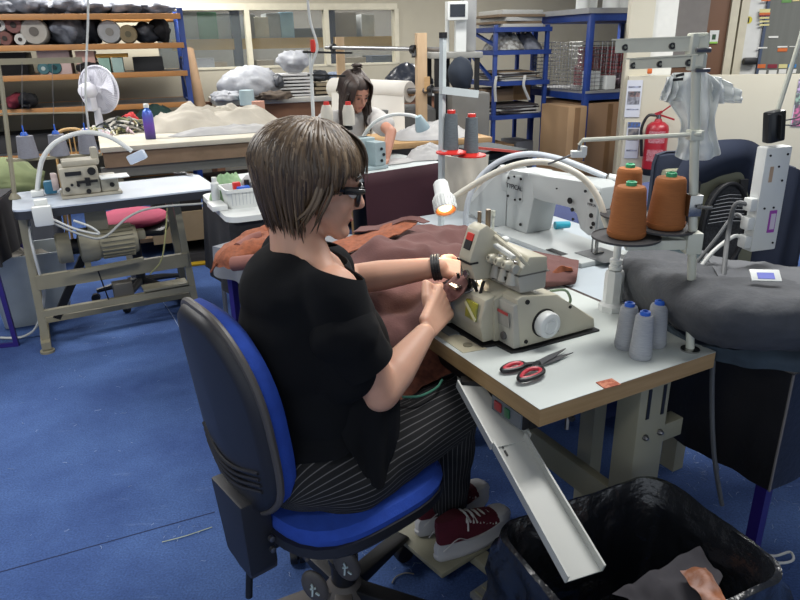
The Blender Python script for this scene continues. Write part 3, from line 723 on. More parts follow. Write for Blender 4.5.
stack(FA, .02, WA-.02, .0, .42, lvA[3]+.013, 9, [M_bkd, M_paper, M_bkd], 'paper_pattern', 'sheet in the pile on the fourth shelf of the narrow blue rack', 'paper', 'papers on the fourth shelf')
stack(FA, .02, WA-.02, .0, .42, lvA[0]+.013, 5, [M_paper, M_brn], 'flat_carton', 'flat pale carton on the top shelf of the narrow blue rack', 'carton', 'cartons on the top shelf', (.02,.035))
for k, x in enumerate((.02, .3)):
    z = lvA[2]+.05; P = [(x,-.0,z),(x-.03,-.05,z-.0),(x-.045,-.06,z-.08),(x-.03+.05*k,-.055,z-.2)]
    one(MB(FA).tube(bez(P, 12), .012, 6, flat=.3), 'tape_strip', M_paper, ['white strip hanging in a curl from the left of the third shelf', 'white strip hanging straight down beside the blue rack post'][k], 'strip')
def heapA(x, y, rx, ry, h, z, m, name, label, cat, seed): return heap(FA, x, y, rx, ry, h, z, m, name, label, cat, seed, 36, .7)
heapA(.18, .2, .17, .2, .16, lvA[1]+.013, M_wrapw, 'wrapped_papers', 'crumpled pale wrapped bundle on the left of the second shelf', 'bundle', 21)
heapA(.40, .2, .13, .2, .14, lvA[1]+.013, M_plastic, 'wrapped_papers', 'clear plastic bundle on the right of the second shelf', 'bundle', 22)
one(MB(FA).box(.3,.48,.2,.45,lvA[3]+.115,lvA[3]+.27,.005), 'box', M_card, 'small brown box at the back of the fourth shelf', 'box')
one(MB(FA).box(.05,.28,.1,.45,.27,.6,.01), 'box', M_card, 'brown box at the bottom of the narrow blue rack', 'box')
heapA(.22, -.1, .25, .2, .3, 0, M_plastic, 'clear_bag', 'heap of clear plastic bags on the floor in front of the narrow rack', 'bag', 23)
# rack B
B1 = at(592, 12, y=5.75); zB = B1.z; B1.z = 0; FB2 = frame(B1, RA)
rb_ = thing('blue_rack', 'wide blue metal rack with wire basket and cardboard boxes next to the partition', 'rack', B1, RA)
WB, DB = .95, .85
for x in (0, WB):
    for y in (0, DB): rackpost(FB2, x, y, zB, rb_, w=.045)
lvB = [zB-.03, at(588, 96, y=5.75).z, .22]
for z in lvB: MB(FB2).box(-.02, WB+.02, -.02, DB+.02, z-.035, z+.02).build('shelf', M_rackblue, rb_)
MB(FB2).box(-.05, WB, -.03, DB, zB-.01, zB+.03).build('top_board', mat('grey_board2', '#8c8d8e', .6), rb_)
MB(FB2).box(-.02, WB, -.025, DB, lvB[1]+.02, lvB[1]+.04).build('board', mat('grey_board2', '#8c8d8e', .6), rb_)
wb_ = thing('wire_basket', 'tall wire mesh basket standing on the wide blue rack', 'basket', FB2 @ V(-.0,.5,lvB[1]+.04), RA)
m = MB(FB2); z0 = lvB[1]+.042; H = zB-.22-z0; wr = .0022
for (ax, ay, bx, by) in ((-.03,.05,-.03,.82),(-.03,.05,.36,.05),(.36,.05,.36,.82),(-.03,.82,.36,.82)):
    L = sqrt((bx-ax)**2+(by-ay)**2); n = int(L/.045)
    for k in range(n+1): x = lerp(ax, bx, k/n); y = lerp(ay, by, k/n); m.tube([(x,y,z0),(x,y,z0+H)], wr, 4)
    for k in range(13): m.tube([(ax,ay,z0+H*k/12),(bx,by,z0+H*k/12)], wr, 4)
m.build('mesh', M_chrome, wb_)
# red plastic crates
M_crate = mat('dull_red_crate', '#7d3238', .5)
def crate(x0, x1, y0, y1, z0, z1, label):
    t = thing('plastic_crate', label, 'crate', FB2 @ V((x0+x1)/2, (y0+y1)/2, z0), RA, 'red crates on the wide blue rack')
    m = MB(FB2); m.box(x0,x1,y0,y1,z0,z0+.02)
    for k in range(5):
        z = z0+.03+(z1-z0-.05)*k/4
        for q in ((x0,x1,y0,y0+.015),(x0,x1,y1-.015,y1),(x0,x0+.015,y0,y1),(x1-.015,x1,y0,y1)): m.box(*q, z, z+.022)
    for (x, y) in ((x0,y0),(x1-.02,y0),(x0,y1-.02),(x1-.02,y1-.02)): m.box(x,x+.02,y,y+.02,z0,z1)
    m.build('shell', M_crate, t)
    MB(FB2).tube(bez([(lerp(x0,x1,.3),y0,z1),(lerp(x0,x1,.35),y0,z1+.04),(lerp(x0,x1,.65),y0,z1+.04),(lerp(x0,x1,.7),y0,z1)],12), .006, 6).build('handle', M_black, t)
zc = lvB[1]+.042
crate(.40,.90,.30,.78,zc,zc+.17,'dull red plastic crate, lower one behind the wire basket'); crate(.42,.88,.32,.76,zc+.175,zc+.33,'dull red plastic crate, upper one behind the wire basket')
one(MB(FB2).box(.09,.17,.05,.2,zc,zc+.15,.01), 'white_carton', M_white, 'white carton standing just left of the thick blue post', 'carton')
one(MB(FB2).box(.2,.29,.0,.12,zc,zc+.11,.01), 'white_carton', M_white, 'white carton standing just right of the thick blue post', 'carton')
a = MB(FB2).ball((.48,.12,zc+.065), .15, .1, .065, None, 24); one(a, 'sweet_tin', mat('tin', '#7e6a70', .3, .4, hex2='#4b3a48', scale=25), 'oval reddish grey container on the rack beside the partition', 'container')
for k, (x, r, h) in enumerate([(.06,.055,.17),(.2,.06,.12),(.34,.07,.13),(.52,.07,.15),(.68,.06,.14)]):
    one(MB(FB2).lathe([(0,0),(r,0),(r,h),(r*.4,h),(r*.4,h-.01),(0,h-.01)], (x,.22+.1*(k%2),zB+.032)), 'tape_roll', M_white, ['tall white roll at the left end of the wide rack top','short white roll second along the wide rack top','white roll in front of the tall post on the rack top','white roll right of the thick post on the rack top','pale roll nearest the partition on the rack top'][k], 'roll', 'white rolls on the wide blue rack')
def cbx(x0,x1,y0,y1,z0,z1,label,name='cardboard_box',hx='#94765a'):
    t = thing(name, label, 'box', FB2 @ V((x0+x1)/2, (y0+y1)/2, z0), RA)
    MB(FB2).box(x0,x1,y0,y1,z0,z1,.006).build('carton', mat('cb'+hx, hx, .85, scale=3), t)
    MB(FB2).box((x0+x1)/2-.025,(x0+x1)/2+.025,y0-.002,y0,z0+.02,z1-.01).build('tape', mat('brown_tape','#7d5f42',.4), t)
cbx(.02,.47,-.02,.7,.245,lvB[1]-.06,'large cardboard box on the wide blue rack beside the partition')
cbx(-.22,-.03,-.1,.35,.0,.52,'cardboard box standing on the floor, lower of two by the rack corner','cardboard_box','#8f7355'); cbx(-.21,-.03,-.08,.33,.525,.97,'cardboard box stacked on another by the rack corner','cardboard_box','#a08260')
cbx(.5,.93,-.02,.7,.245,lvB[1]-.1,'brown box deepest behind the partition on the blue rack')
cbx(-.75,-.3,.55,.95,0,.5,'cardboard box on the floor behind the narrow blue rack','cardboard_box','#8a6f54')
one(MB(FA).box(-.02,.26,.12,.46,lvA[3]+.12,lvA[2]-.06,.005), 'box', mat('tan_box','#7f6a54',.8), 'tan box filling the left back of the fourth shelf', 'box')
one(MB(FA).box(.30,.48,.1,.4,.27,.62,.01), 'grey_tub', mat('grey_tub','#6d7076',.6), 'grey tub at the bottom right of the narrow blue rack', 'tub')
# floor things between racks
q = at(528, 150, y=5.2); fq = frame((q.x, q.y, 0), RA)
t = thing('blue_crate', 'bright blue plastic tray with a red tub beneath the narrow rack', 'crate', (q.x, q.y, 0), RA)
z = q.z
m = MB(fq); m.box(-.2,.2,-.12,.2,0,.32,.01); m.build('stand', mat('dark_plinth','#2a2d38',.7), t); MB(fq).box(-.22,.22,-.14,.22,.32,.40,.015).build('tray', M_bluep, t); MB(fq).box(-.2,-.05,-.12,.0,.40,.47,.01).build('tub', M_red, t)
# weighing scale
sp_ = at(470, 30, y=5.75); FS = frame((sp_.x-.0, sp_.y, 0), 5)
def fs(px, py, dy=0):
    P = FS.translation+V(0,dy,0); d = ray(px, py); t = (P.y-CAM.y)/d.y; q = FS.inverted() @ (CAM+d*t); return q.x, q.z
zpl = fs(450, 54)[1]
tb = thing('scale_stand', 'black steel stand with grey top carrying the weighing scale', 'stand', FS.translation, 5)
x0, x1 = fs(427, 54)[0], fs(478, 54)[0]
MB(FS).box(x0, x1, -.2, .3, zpl-.03, zpl+.015, .006).build('tabletop', mat('grey_slab', '#8b8b86', .5), tb)
for x in (x0+.05, (x0+x1)/2, x1-.04):
    for y in (-.17, .27): MB(FS).box(x-.018, x+.018, y-.018, y+.018, 0, zpl-.03).build('leg', M_dark, tb)
MB(FS).box(x0+.02, x1-.02, -.18, -.15, .25, .28).box(x0+.02, x1-.02, -.18,.28,.1,.12).build('stretcher', M_dark, tb)
wsx = thing('weighing_scale', 'pale grey weighing scale with tilted display on a column', 'scale', FS @ V(.0,0,zpl+.015), 5)
a = fs(455, 52); b = fs(466, 18); MB(FS).box(a[0], b[0], -.02, .06, zpl+.016, b[1]).build('column', M_white, wsx)
a = fs(464, 55); b = fs(479, -2); MB(FS).box(a[0], b[0], .07, .22, zpl+.016, b[1], .01).build('body', mat('scale_body','#9c9d9c',.45), wsx)
a = fs(445, 21); b = fs(466, 2); MB(FS).box(a[0], b[0], -.10, -.04, a[1], b[1], .012).build('display_housing', M_white, wsx)
MB(FS).box(a[0]+.02, b[0]-.025, -.105, -.10, a[1]+.025, b[1]-.02).build('screen', mat('scale_screen','#272b33',.25), wsx)
MB(FS).tube([(fs(449,0)[0],.1,zpl+.016),(fs(449,0)[0],.1,fs(449,1)[1])], .018, 10).build('pipe', M_white, wsx)
a = fs(439, 88, -.0); b = fs(466, 65, 0)
m = MB(FS).ball(((a[0]+b[0])/2, -.36, a[1]+.12), (b[0]-a[0])/2*.92, .1, .13, None, 24).noise(.01, 9, 2)
one(m, 'backpack', mat('navy_bag', '#1d2735', .8), 'dark navy rounded bag in front of the scale stand', 'bag')
q = at(408, 80, y=5.9); m = MB().ball((q.x, q.y+.25, q.z-.02), .22, .15, .13, None, 30).noise(.04, 8, 4); one(m, 'bin_bag', mat('dark_binbag', '#2b303c', .3, bump=.5), 'dark grey bin bag lying behind the white fabric roll', 'bag', smooth=80)
m = MB(FS).box(x0-.42, x0+.02, -.35, .15, 0, 1.0, .02); one(m, 'grey_cabinet', mat('grey_cab', '#5b5c5c', .6), 'dull grey cabinet behind the wooden post under the bin bag', 'cabinet')
m = MB(FS).box(x0+.12, x0+.42, -.47, -.24, 0, zpl-.275, .02); one(m, 'grey_carton', mat('grey_carton', '#63625e', .7), 'grey carton under the navy bag by the scale stand', 'carton')
# fire extinguisher on the partition
ex, ez0 = prl(650, 172); _, ez1 = prl(650, 120); 
t = thing('fire_extinguisher', 'red fire extinguisher hanging on the cream partition', 'fire extinguisher', FP @ V(ex, -.09, ez0), -11)
M_ext = mat('extinguisher_red', '#981c2a', .35); h = ez1-ez0; r = .083
ME = FP @ Matrix.Translation((ex, -.1, ez0))
MB(ME).lathe([(r*.92,0),(r,.015),(r,.05)], (0,0,0), (0,0,1), 28).build('base_ring', M_black, t)
MB(ME).lathe([(r,.05),(r,h*.86),(r*.9,h*.93),(r*.6,h*.985),(.03,h),(.022,h+.02)], (0,0,0), (0,0,1), 28).build('cylinder', M_ext, t)
MB(ME).lathe([(.018,h+.02),(.018,h+.05)], (0,0,0), (0,0,1), 14).build('valve', M_chrome, t)
MB(ME).bar((0,0,h+.05),(.11,-.02,h+.015),.02,.012).bar((-.03,0,h+.05),(.02,0,h+.07),.02,.02).bar((0,0,h+.055),(.09,-.02,h+.13),.02,.01).build('handle', M_ext, t)
MB(ME).tube(bez([(-.02,0,h+.045),(-.08,-.01,h+.04),(-.115,-.01,h-.05),(-.105,-.01,h*.6),(-.095,-.01,h*.35)], 20), .011, 8).build('hose', M_black, t)
lb = MB(ME)
for z in (h*.28, h*.62): lb.grid(lambda u, v, z=z: ((r+.001)*sin(-.9+u*1.5), -(r+.001)*cos(-.9+u*1.5), z+v*h*.22), 12, 1)
lb.build('label', mat('ext_label', '#b98a90', .5, hex2='#9b2a38', scale=90, contrast=.12, stretch=(1,1,4)), t)
# ================================================================= rear sewing station and the woman at it
FR2 = frame(V(*(at(366, 175, z=.77).xy), 0), 37)
def r2(px, py, z): return FR2.inverted() @ at(px, py, z=z)
rt = thing('sewing_table', 'white topped sewing table in front of the rear seated woman', 'table', FR2.translation, 37)
M_tt = mat('white_tabletop', '#bfc6c6', .45, hex2='#b2b9ba', scale=3)
MB(FR2).box(-.62, .62, 0, .56, .73, .77, .006).build('tabletop', M_tt, rt)
for x in (-.52, .5):
    for y in (.08, .5): MB(FR2).box(x-.025,x+.025,y-.025,y+.025,0,.73).build('leg', M_khaki, rt)
M_maroon = mat('maroon_cloth', '#3d1622', .75, hex2='#35121e', scale=3)
def mf(u, v): return (-.03+u*.66, -.02-.012*sin(u*9)*v-.03*v, .775-.5*v) if v > 0 else (-.03+u*.66, .0, .776)
one(MB(FR2).grid(mf, 30, 14).solid(.004), 'maroon_cloth', M_maroon, 'plain maroon cloth hanging down the front of the rear sewing table', 'cloth')
M_mac = mat('pale_machine', '#9fb0b4', .4)
sm = thing('sewing_machine', 'pale blue grey sewing machine at the rear woman', 'sewing machine', FR2 @ V(.1,.25,.77), 37)
a = r2(352, 158, .79); b = r2(379, 160, .79); a.x -= .075; b.x -= .075
MB(FR2).box(a.x,b.x,.10,.2,.79,.93,.008).build('front_cover', M_mac, sm)
MB(FR2).box(b.x-.12,b.x,.2,.30,.771,.95,.02).build('pillar', M_mac, sm)
MB(FR2).box(b.x-.36,b.x,.21,.29,.89,.95,.02).build('arm', M_mac, sm)
MB(FR2).box(b.x-.40,b.x-.33,.21,.29,.82,.95,.02).build('head', M_mac, sm)
MB(FR2).box(b.x-.42,b.x+.01,.09,.32,.771,.79,.005).build('bed', M_mac, sm)
m = MB(FR2); [m.lathe([(0,0),(.009,0),(.009,.006),(0,.006)], (lerp(a.x,b.x,.55+.2*(k%2)), .099, .82+.035*k), (0,-1,0), 10) for k in range(3)]; m.build('screw', M_black, sm)
P0_ = FR2.inverted() @ at(361, 140, y=4.25); 
lp = thing('gooseneck_lamp', 'thin white gooseneck lamp arching over the rear sewing machine', 'lamp', at(361, 145, y=4.25), 0)
pp = [at(358,150,y=4.25), at(363,137,y=4.25), at(375,122,y=4.2), at(392,115,y=4.2), at(409,115,y=4.15), at(419,118,y=4.1)]
MB().tube(bez(pp, 40), .011, 8).build('gooseneck', M_white, lp)
p = at(421,124,y=4.1); MB().lathe([(.02,.05),(.045,-.02),(.045,-.035),(.0,-.03)], p, (-.3,-.2,.9), 16).build('lamp_head', mat('pale_blue_lamp','#a9bfc6',.3), lp)
# her thread stand
pz = at(310, 50, y=4.25)
ts = thing('thread_stand', 'thin pale thread stand pole with a red clip beside the rear woman', 'thread stand', (pz.x, pz.y, .77))
MB().tube([(pz.x-.01, pz.y, .772), (pz.x, pz.y, pz.z)], .011, 10).build('pole', M_white, ts)
MB().bar(at(303,52,y=4.2), at(352,53,y=4.3), .02, .012).bar(at(308,75,y=4.2), at(345,76,y=4.3), .02, .012).build('arm', M_dark, ts)
MB().cbox(at(313,46,y=4.2), .03, .03, .07, .008).build('clip', mat('bright_red', '#d8301f', .4), ts)
MB().tube([at(326,128,y=4.05), at(352,128,y=4.12)], .012, 8).bar(at(345,128,y=4.1), (pz.x, pz.y, at(345,128,y=4.1).z), .02, .01).build('tray', M_dark, ts)
for k, px in enumerate((327.5, 349)):
    q = at(px, 125, y=4.1); t = thing('thread_cone', ['cream thread cone with red tip, left of the pair before the rear woman', 'cream thread cone with red tip, right of the pair before the rear woman'][k], 'thread cone', q, 0, 'cream cones with red tips')
    MB(frame(q)).lathe([(0,0),(.036,0),(.036,.08),(.026,.115),(0,.116)]).build('thread', mat('cream_thread', '#cfc9bc', .8), t); MB(frame(q)).lathe([(.018,.116),(.016,.135),(0,.136)]).build('tip', M_red, t)
# fabric in front of / beside her
q = r2(428, 158, .77); heap(FR2, q.x, q.y, .17, .12, .09, .772, M_linen2, 'white_fabric', 'crumpled white fabric at the right end of the rear sewing table', 'fabric', 31, 44, .5)
q = r2(395, 162, .77); heap(FR2, q.x, q.y-.02, .16, .08, .02, .772, M_linen2, 'white_fabric', 'thin pale fabric under the rear woman\'s hand', 'fabric', 32, 30, .5)
# low table behind with white stuff (between roll and racks)
q = at(430, 130, y=4.9)
heap(frame((q.x, q.y, 0), 20), 0, 0, .3, .2, .10, q.z-.05, M_linen2, 'white_fabric', 'pile of white fabric on the low bench left of the white pole', 'fabric', 33, 50, .5)
bt = table('low_bench', 'low wooden bench behind the rear sewing table', frame((q.x, q.y, 0), 20), -.6, .4, -.2, .4, q.z-.05, .04, M_wood, [(-.5,-.1),(.3,-.1),(-.5,.3),(.3,.3)], .05, M_wood)
# ---- spool stand with grey cones (pale pole)
pb = at(441, 226, z=.77); pt = at(443, 38, y=pb.y+.02)
ts = thing('thread_stand', 'tall pale grey thread stand pole with a slotted side arm and red discs', 'thread stand', pb, 30)
M_pgrey = mat('pale_grey_paint', '#bcc4c5', .4)
MB().tube([pb, pt], .0135, 4).build('pole', M_pgrey, ts)
MB().tube([pt-V(0,0,.0), pt+V(0,0,.02)], .016, 10).build('cap', M_black, ts)
ya = pb.y
MB().bar(at(441, 90, y=ya), at(477, 94, y=ya+.05), .03, .028).build('arm', M_pgrey, ts)
MB().bar(at(443, 152, y=ya-.03), at(475, 157, y=ya+.06), .02, .015).build('tray_arm', M_pgrey, ts)
M_gth = mat('dark_grey_thread', '#5e666b', .85, hex2='#4c5358', scale=60, stretch=(1,1,6))
for k, (px, py, lean) in enumerate([(451, 153, 2), (471, 156, 1)]):
    q = at(px, py, y=ya+.03*k)
    MB(frame(q)).lathe([(.0,0),(.06,0),(.06,.006),(.03,.014),(0,.014)]).build('disc', M_red, ts)
    t = thing('thread_cone', ['dark grey thread cone with red top, left one on the red discs', 'dark grey thread cone with red top, right one on the red discs'][k], 'thread cone', q+V(0,0,.015), 0, 'dark grey cones with red tops')
    MB(frame(q+V(0,0,.015))).lathe([(0,0),(.030,0),(.0235,.135),(0,.137)]).build('thread', M_gth, t); MB(frame(q+V(0,0,.015))).lathe([(.016,.137),(.016,.149),(0,.15)]).build('tip', M_red, t)
# hanging white sack + dark sack + coral strip behind lamp
def drape(px0, px1, py0, py1, y, m, name, label, cat, amp=.03, fr=5, seed=1, taper=0, skew=0):
    def fn(u, v):
        px = lerp(px0, px1, u) + (0.5-u)*taper*v*(px1-px0) + skew*v; py = lerp(py0, py1, v)
        p = at(px, py, y=y)
        return p + V(0, amp*(sin(u*fr*2*pi+seed) + .5*noise.noise(V(u*6, v*3, seed))), 0)
    return one(MB().grid(fn, 40, 20).solid(.006), name, m, label, cat)
drape(440, 490, 156, 240, 2.95, M_linen, 'white_sack', 'white cloth sack hanging beside the pale grey thread stand', 'sack', .035, .9, 2, .35)
drape(462, 502, 160, 246, 3.1, mat('dark_teal_cloth', '#1d2b2e', .9), 'dark_cloth', 'very dark green cloth hanging behind the white sack', 'cloth', .02, 2, 3)
# bench carrying coral strip
qa = at(478, 148, y=3.35); qb = at(520, 152, y=3.6)
one(MB().bar(qa, qb, .14, .012), 'coral_strip', mat('coral_cloth', '#b8483f', .7), 'coral red folded cloth lying behind the grey thread cones', 'cloth')
qm = (qa+qb)/2; bn = thing('dark_cabinet', 'dark cabinet beneath the coral red cloth', 'cabinet', (qm.x+.05, qm.y+.1, 0), 30)
MB(frame((qm.x+.0, qm.y+.12, 0), 30)).box(-.12, .14, -.10, .25, .0, qm.z-.012, .01).build('body', mat('dark_green_cabinet', '#1f2a2c', .7), bn)
# blue floor-standing objects behind the typical machine: navy board
# ================================================================= plastic apron hanging from the partition post
# ================================================================= left sewing station
L0 = at(24, 210, z=.77); L1 = at(208, 187, z=.77); angL = 28.0
FL = frame((L0.x, L0.y, 0), angL); LL = (L1-L0).length
def fl(px, py, z): return FL.inverted() @ at(px, py, z=z)
lt = thing('sewing_table', 'left sewing table with a white top, dark edge and khaki steel legs', 'table', FL.translation, angL)
x0 = -.05
M_ltop = mat('glossy_white_top', '#c3ccd8', .3, hex2='#b8c1cd', scale=2)
def rrect(x0, x1, y0, y1, r, z0, z1, M):
    P = []
    for cx, cy, a0 in ((x1-r, y0+r, -90), (x1-r, y1-r, 0), (x0+r, y1-r, 90), (x0+r, y0+r, 180)):
        for k in range(6): a = radians(a0+18*k); P.append((cx+r*cos(a), cy+r*sin(a), z0))
    return MB(M).prism(P, (0,0,z1-z0))
DL = .50
rrect(x0, LL+.04, -.0, DL, .05, .762, .77, FL).build('tabletop', M_ltop, lt)
rrect(x0+.002, LL+.038, .002, DL-.002, .05, .722, .762, FL).build('edge', mat('dark_edge', '#2a2c33', .5), lt)
# legs: flared A frames
for (px_t, px_b) in ((-.02, -.04), (LL-.17, LL-.14)):
    xb = px_b; 
    MB(FL).bar((px_t, .14, .722), (xb, .12, .03), .036, .035, (0,1,0)).build('leg', M_khaki, lt)
    MB(FL).bar((px_t, .38, .722), (xb, .42, .03), .036, .035, (0,1,0)).build('leg', M_khaki, lt)
    MB(FL).bar((xb, .06, .04), (xb, .5, .04), .045, .04).build('foot_bar', M_khaki, lt)
MB(FL).bar((-.02, .12, .37), (LL-.15, .12, .37), .03, .075).build('stretcher', M_khaki, lt)
MB(FL).bar((-.03, .12, .20), (LL-.14, .12, .20), .03, .035).bar((-.03, .3, .10), (LL-.14, .3, .10), .03, .03).build('rail', M_khaki, lt)
for x in (-.04, LL-.14): MB(FL).lathe([(0,0),(.035,0),(.035,.012),(.01,.016),(.01,.03)], (x,.08,0)).build('foot', M_khaki, lt)
MB(FL).bar((.03,.3,.1),(.33,.3,.6),.03,.04).build('brace', M_dark, lt)
MB(FL).box(.33,.43,.12,.2,.20,.29,.006).build('gear_box', mat('dull_metal','#6b675e',.5,.3), lt)
MB(FL).box(.48,.72,.1,.2,.225,.24,.004).build('treadle', M_khaki, lt)
# motor
FLm = FL @ Matrix.Translation((-.10,.0,.0))
mt = thing('sewing_motor', 'khaki round electric motor hung beneath the left sewing table', 'motor', FL @ V(.38,.2,.45), angL)
MZ = .53
MB(FLm).lathe([(0,0),(.07,0),(.078,.01),(.078,.07),(.03,.07)], (.20,.12,MZ), (1,0,0)).build('pulley_cover', M_khaki, mt)
MB(FLm).lathe([(.04,.0),(.04,.05)], (.26,.12,MZ), (1,0,0)).build('shaft', M_dark, mt)
MB(FLm).lathe([(.03,0),(.085,.01),(.09,.03),(.09,.08),(.082,.1),(.03,.1)], (.30,.12,MZ), (1,0,0)).build('clutch', M_khaki, mt)
b = MB(FLm)
b.lathe([(.03,0),(.075,0),(.078,.02),(.078,.18),(.07,.2),(.03,.2)], (.39,.12,MZ), (1,0,0))
for k in range(22):
    a = 2*pi*k/22; c, s_ = cos(a), sin(a); b.bar((.41,.12+.08*c,MZ+.08*s_),(.57,.12+.08*c,MZ+.08*s_),.004,.012,(0,c,s_))
b.build('body', M_khaki, mt)
MB(FLm).box(.36,.46,.08,.16,MZ+.08,.722).build('bracket', M_khaki, mt)
MB(FLm).bar((.24,.05,MZ-.12),(.6,.05,MZ-.10),.02,.02).bar((.33,.1,MZ-.12),(.33,.1,MZ-.05),.03,.03).build('lever', M_khaki, mt)
MB(FLm).tube([(.37,.05,MZ-.13),(.40,.12,.2)], .004, 6).build('rod', M_dark, mt)
MB(FLm).cbox((.61,.12,MZ+.02),.05,.06,.05,.01).build('terminal_box', M_khaki, mt)
# junction box and cables
jb = fl(42, 208, .76)
t = thing('junction_box', 'white socket box clipped to the front edge of the left sewing table', 'socket box', FL @ V(jb.x,-.03,.68), angL)
MB(FL).box(jb.x-.045, jb.x+.04, -.05, -.001, .69, .785, .01).build('box', M_white, t)
MB(FL).box(jb.x-.03, jb.x+.03, -.0, .05, .772, .81, .01).build('clamp', M_white, t)
def cab(pts, r, m, label, name='cable'):
    return one(cablepiece(pts, r, 40), name, m, label, 'cable')
cab([FL @ V(jb.x+.03,-.03,.72), FL @ V(.2,-.05,.66), FL @ V(.30,-.05,.62), FL @ V(.27,-.05,.66), FL @ V(.2,-.04,.70)], .006, M_cable_w, 'white cable looped below the socket box on the left table')
cab([FL @ V(jb.x+.03,-.03,.70), FL @ V(.22,-.06,.63), FL @ V(.32,-.05,.60), FL @ V(.45,-.03,.68), FL @ V(.58,-.02,.71), FL @ V(.85,-.02,.70)], .006, mat('cable_grey2','#a4a6a2',.5), 'grey cable sagging in front of the motor under the left table')
cab([at(28,212,z=.72), at(31,240,z=.60), at(38,268,z=.45), at(44,292,z=.30), at(41,315,z=.15), at(34,330,z=.05), at(22,337,z=.012), at(8,338,z=.012), at(-12,337,z=.012)], .007, M_cable_w, 'white cable hanging from the socket box down to the floor on the left')
cab([FL @ V(.66,.05,.70), FL @ V(.62,.0,.55), FL @ V(.58,.0,.42), FL @ V(.52,.05,.34)], .004, mat('yellow_cable','#9a9968',.5), 'thin yellowish cable hanging beside the motor')
# overlock machine on the left table
om = thing('overlock_machine', 'old cream overlock machine on the left sewing table', 'overlock machine', FL @ V(.3,.2,.77), angL)
a = fl(60, 193, .77); b_ = fl(118, 187, .77)
ox0, ox1 = a.x, b_.x
M_old = mat('old_cream', '#aaa596', .45, hex2='#918c7e', scale=14)
w_ = ox1-ox0
MB(FL).box(ox0, ox1, .14, .36, .771, .785, .004).build('bed', M_old, om)
MB(FL).box(ox0+.01, ox0+w_*.66, .15, .34, .785, .925, .015).build('body', M_old, om)
MB(FL).box(ox0+w_*.66, ox1-.01, .16, .32, .785, .86, .012).build('front_cover', M_old, om)
MB(FL).box(ox0+.03, ox0+w_*.7, .17, .3, .925, .955, .01).build('top_cover', M_old, om)
MB(FL).box(ox0+w_*.66, ox1+.04, .08, .2, .862, .868, .002).build('cloth_plate', M_white, om)
MB(FL).box(ox0+w_*.6, ox0+w_*.72, .2, .26, .925, 1.01, .012).build('foot_lifter', M_old, om)
MB(FL).lathe([(0,0),(.04,0),(.045,.01),(.045,.03),(0,.03)], (ox0+.0,.24,.85), (-1,0,0)).build('hand_wheel', mat('pink_white','#b9a9a6',.4), om)
m = MB(FL)
for (u, z, r) in [(.12,.82,.012),(.45,.80,.012),(.3,.835,.008),(.55,.90,.02),(.85,.82,.012),(.2,.84,.007)]: m.lathe([(0,0),(r,0),(r,.008),(0,.008)], (ox0+w_*u,.149 if u<.66 else .159,z), (0,-1,0), 12)
m.box(ox0+w_*.28, ox0+w_*.62, .13, .149, .845, .857).box(ox0+w_*.42,ox0+w_*.5,.13,.149,.83,.87); m.build('lever', M_dark, om)
MB(FL).box(ox0+w_*.12, ox0+w_*.38, .145, .149, .885, .905).build('nameplate', M_black, om)
MB(FL).cbox((ox0-.04,.33,.81),.06,.05,.07,.015).build('blue_bracket', mat('teal_plastic','#2d6a86',.4), om)
# gooseneck lamp
gb = fl(38, 196, .77)
lp = thing('gooseneck_lamp', 'white gooseneck lamp with small rectangular head arching over the left overlock machine', 'lamp', FL @ V(gb.x, gb.y, .77), angL)
yb = (FL @ V(gb.x, gb.y, 0)).y
MB(FL).box(gb.x-.03, gb.x+.03, gb.y-.03, gb.y+.03, .771, .80, .006).build('base', M_white, lp)
pp = [FL @ V(gb.x, gb.y, .79), at(39, 175, y=yb), at(43, 158, y=yb), at(55, 143, y=yb+.02), at(75, 134, y=yb+.05), at(92, 132.5, y=yb+.07), at(112, 138, y=yb+.08), at(132, 151, y=yb+.09)]
MB().tube(bez(pp, 50), .012, 10).build('gooseneck', M_white, lp)
MB().cbox(at(137, 157, y=yb+.08), .10, .035, .05, .012, Matrix.Rotation(radians(-22), 3, 'Y')).build('lamp_head', mat('lamp_blue_white','#c3cfe0',.3), lp)
# thread stand with rails and three cones
pb = fl(15, 199, .77)
ts = thing('thread_stand', 'khaki thread stand with upper arm and cone rail on the left sewing table', 'thread stand', FL @ V(pb.x, pb.y, .77), angL)
pbw = FL @ V(pb.x, pb.y, .77); ptw = at(2, 88, y=pbw.y+.05); 
MB().tube([pbw, ptw], .011, 10).build('pole', M_khaki, ts)
MB().tube([ptw, at(-3, 60, y=pbw.y+.06)], .011, 10).build('upper_pole', M_khaki, ts)
MB(FL).lathe([(.028,.771),(.028,.778),(.012,.8)], (pb.x,pb.y,0)).build('collar', M_khaki, ts)
yc = 3.75
MB().bar(at(-6, 62, y=3.6), at(81, 60, y=3.95), .03, .03).build('upper_arm', M_khaki, ts)
MB().bar(at(8, 160.5, y=3.6), at(100, 154, y=3.98), .05, .014).build('cone_rail', M_khaki, ts)
MB().bar(at(-4, 114, y=3.6), at(85, 112.5, y=3.95), .012, .008).build('guide_arm', M_khaki, ts)
M_lth = mat('light_grey_thread', '#83848d', .85, hex2='#70717a', scale=80, stretch=(1,1,8))
names3 = ['grey thread cone with blue tip, leftmost of the rail of three', 'grey thread cone with blue tip, middle of the rail of three', 'grey thread cone with blue tip, in front of the spindle chair']
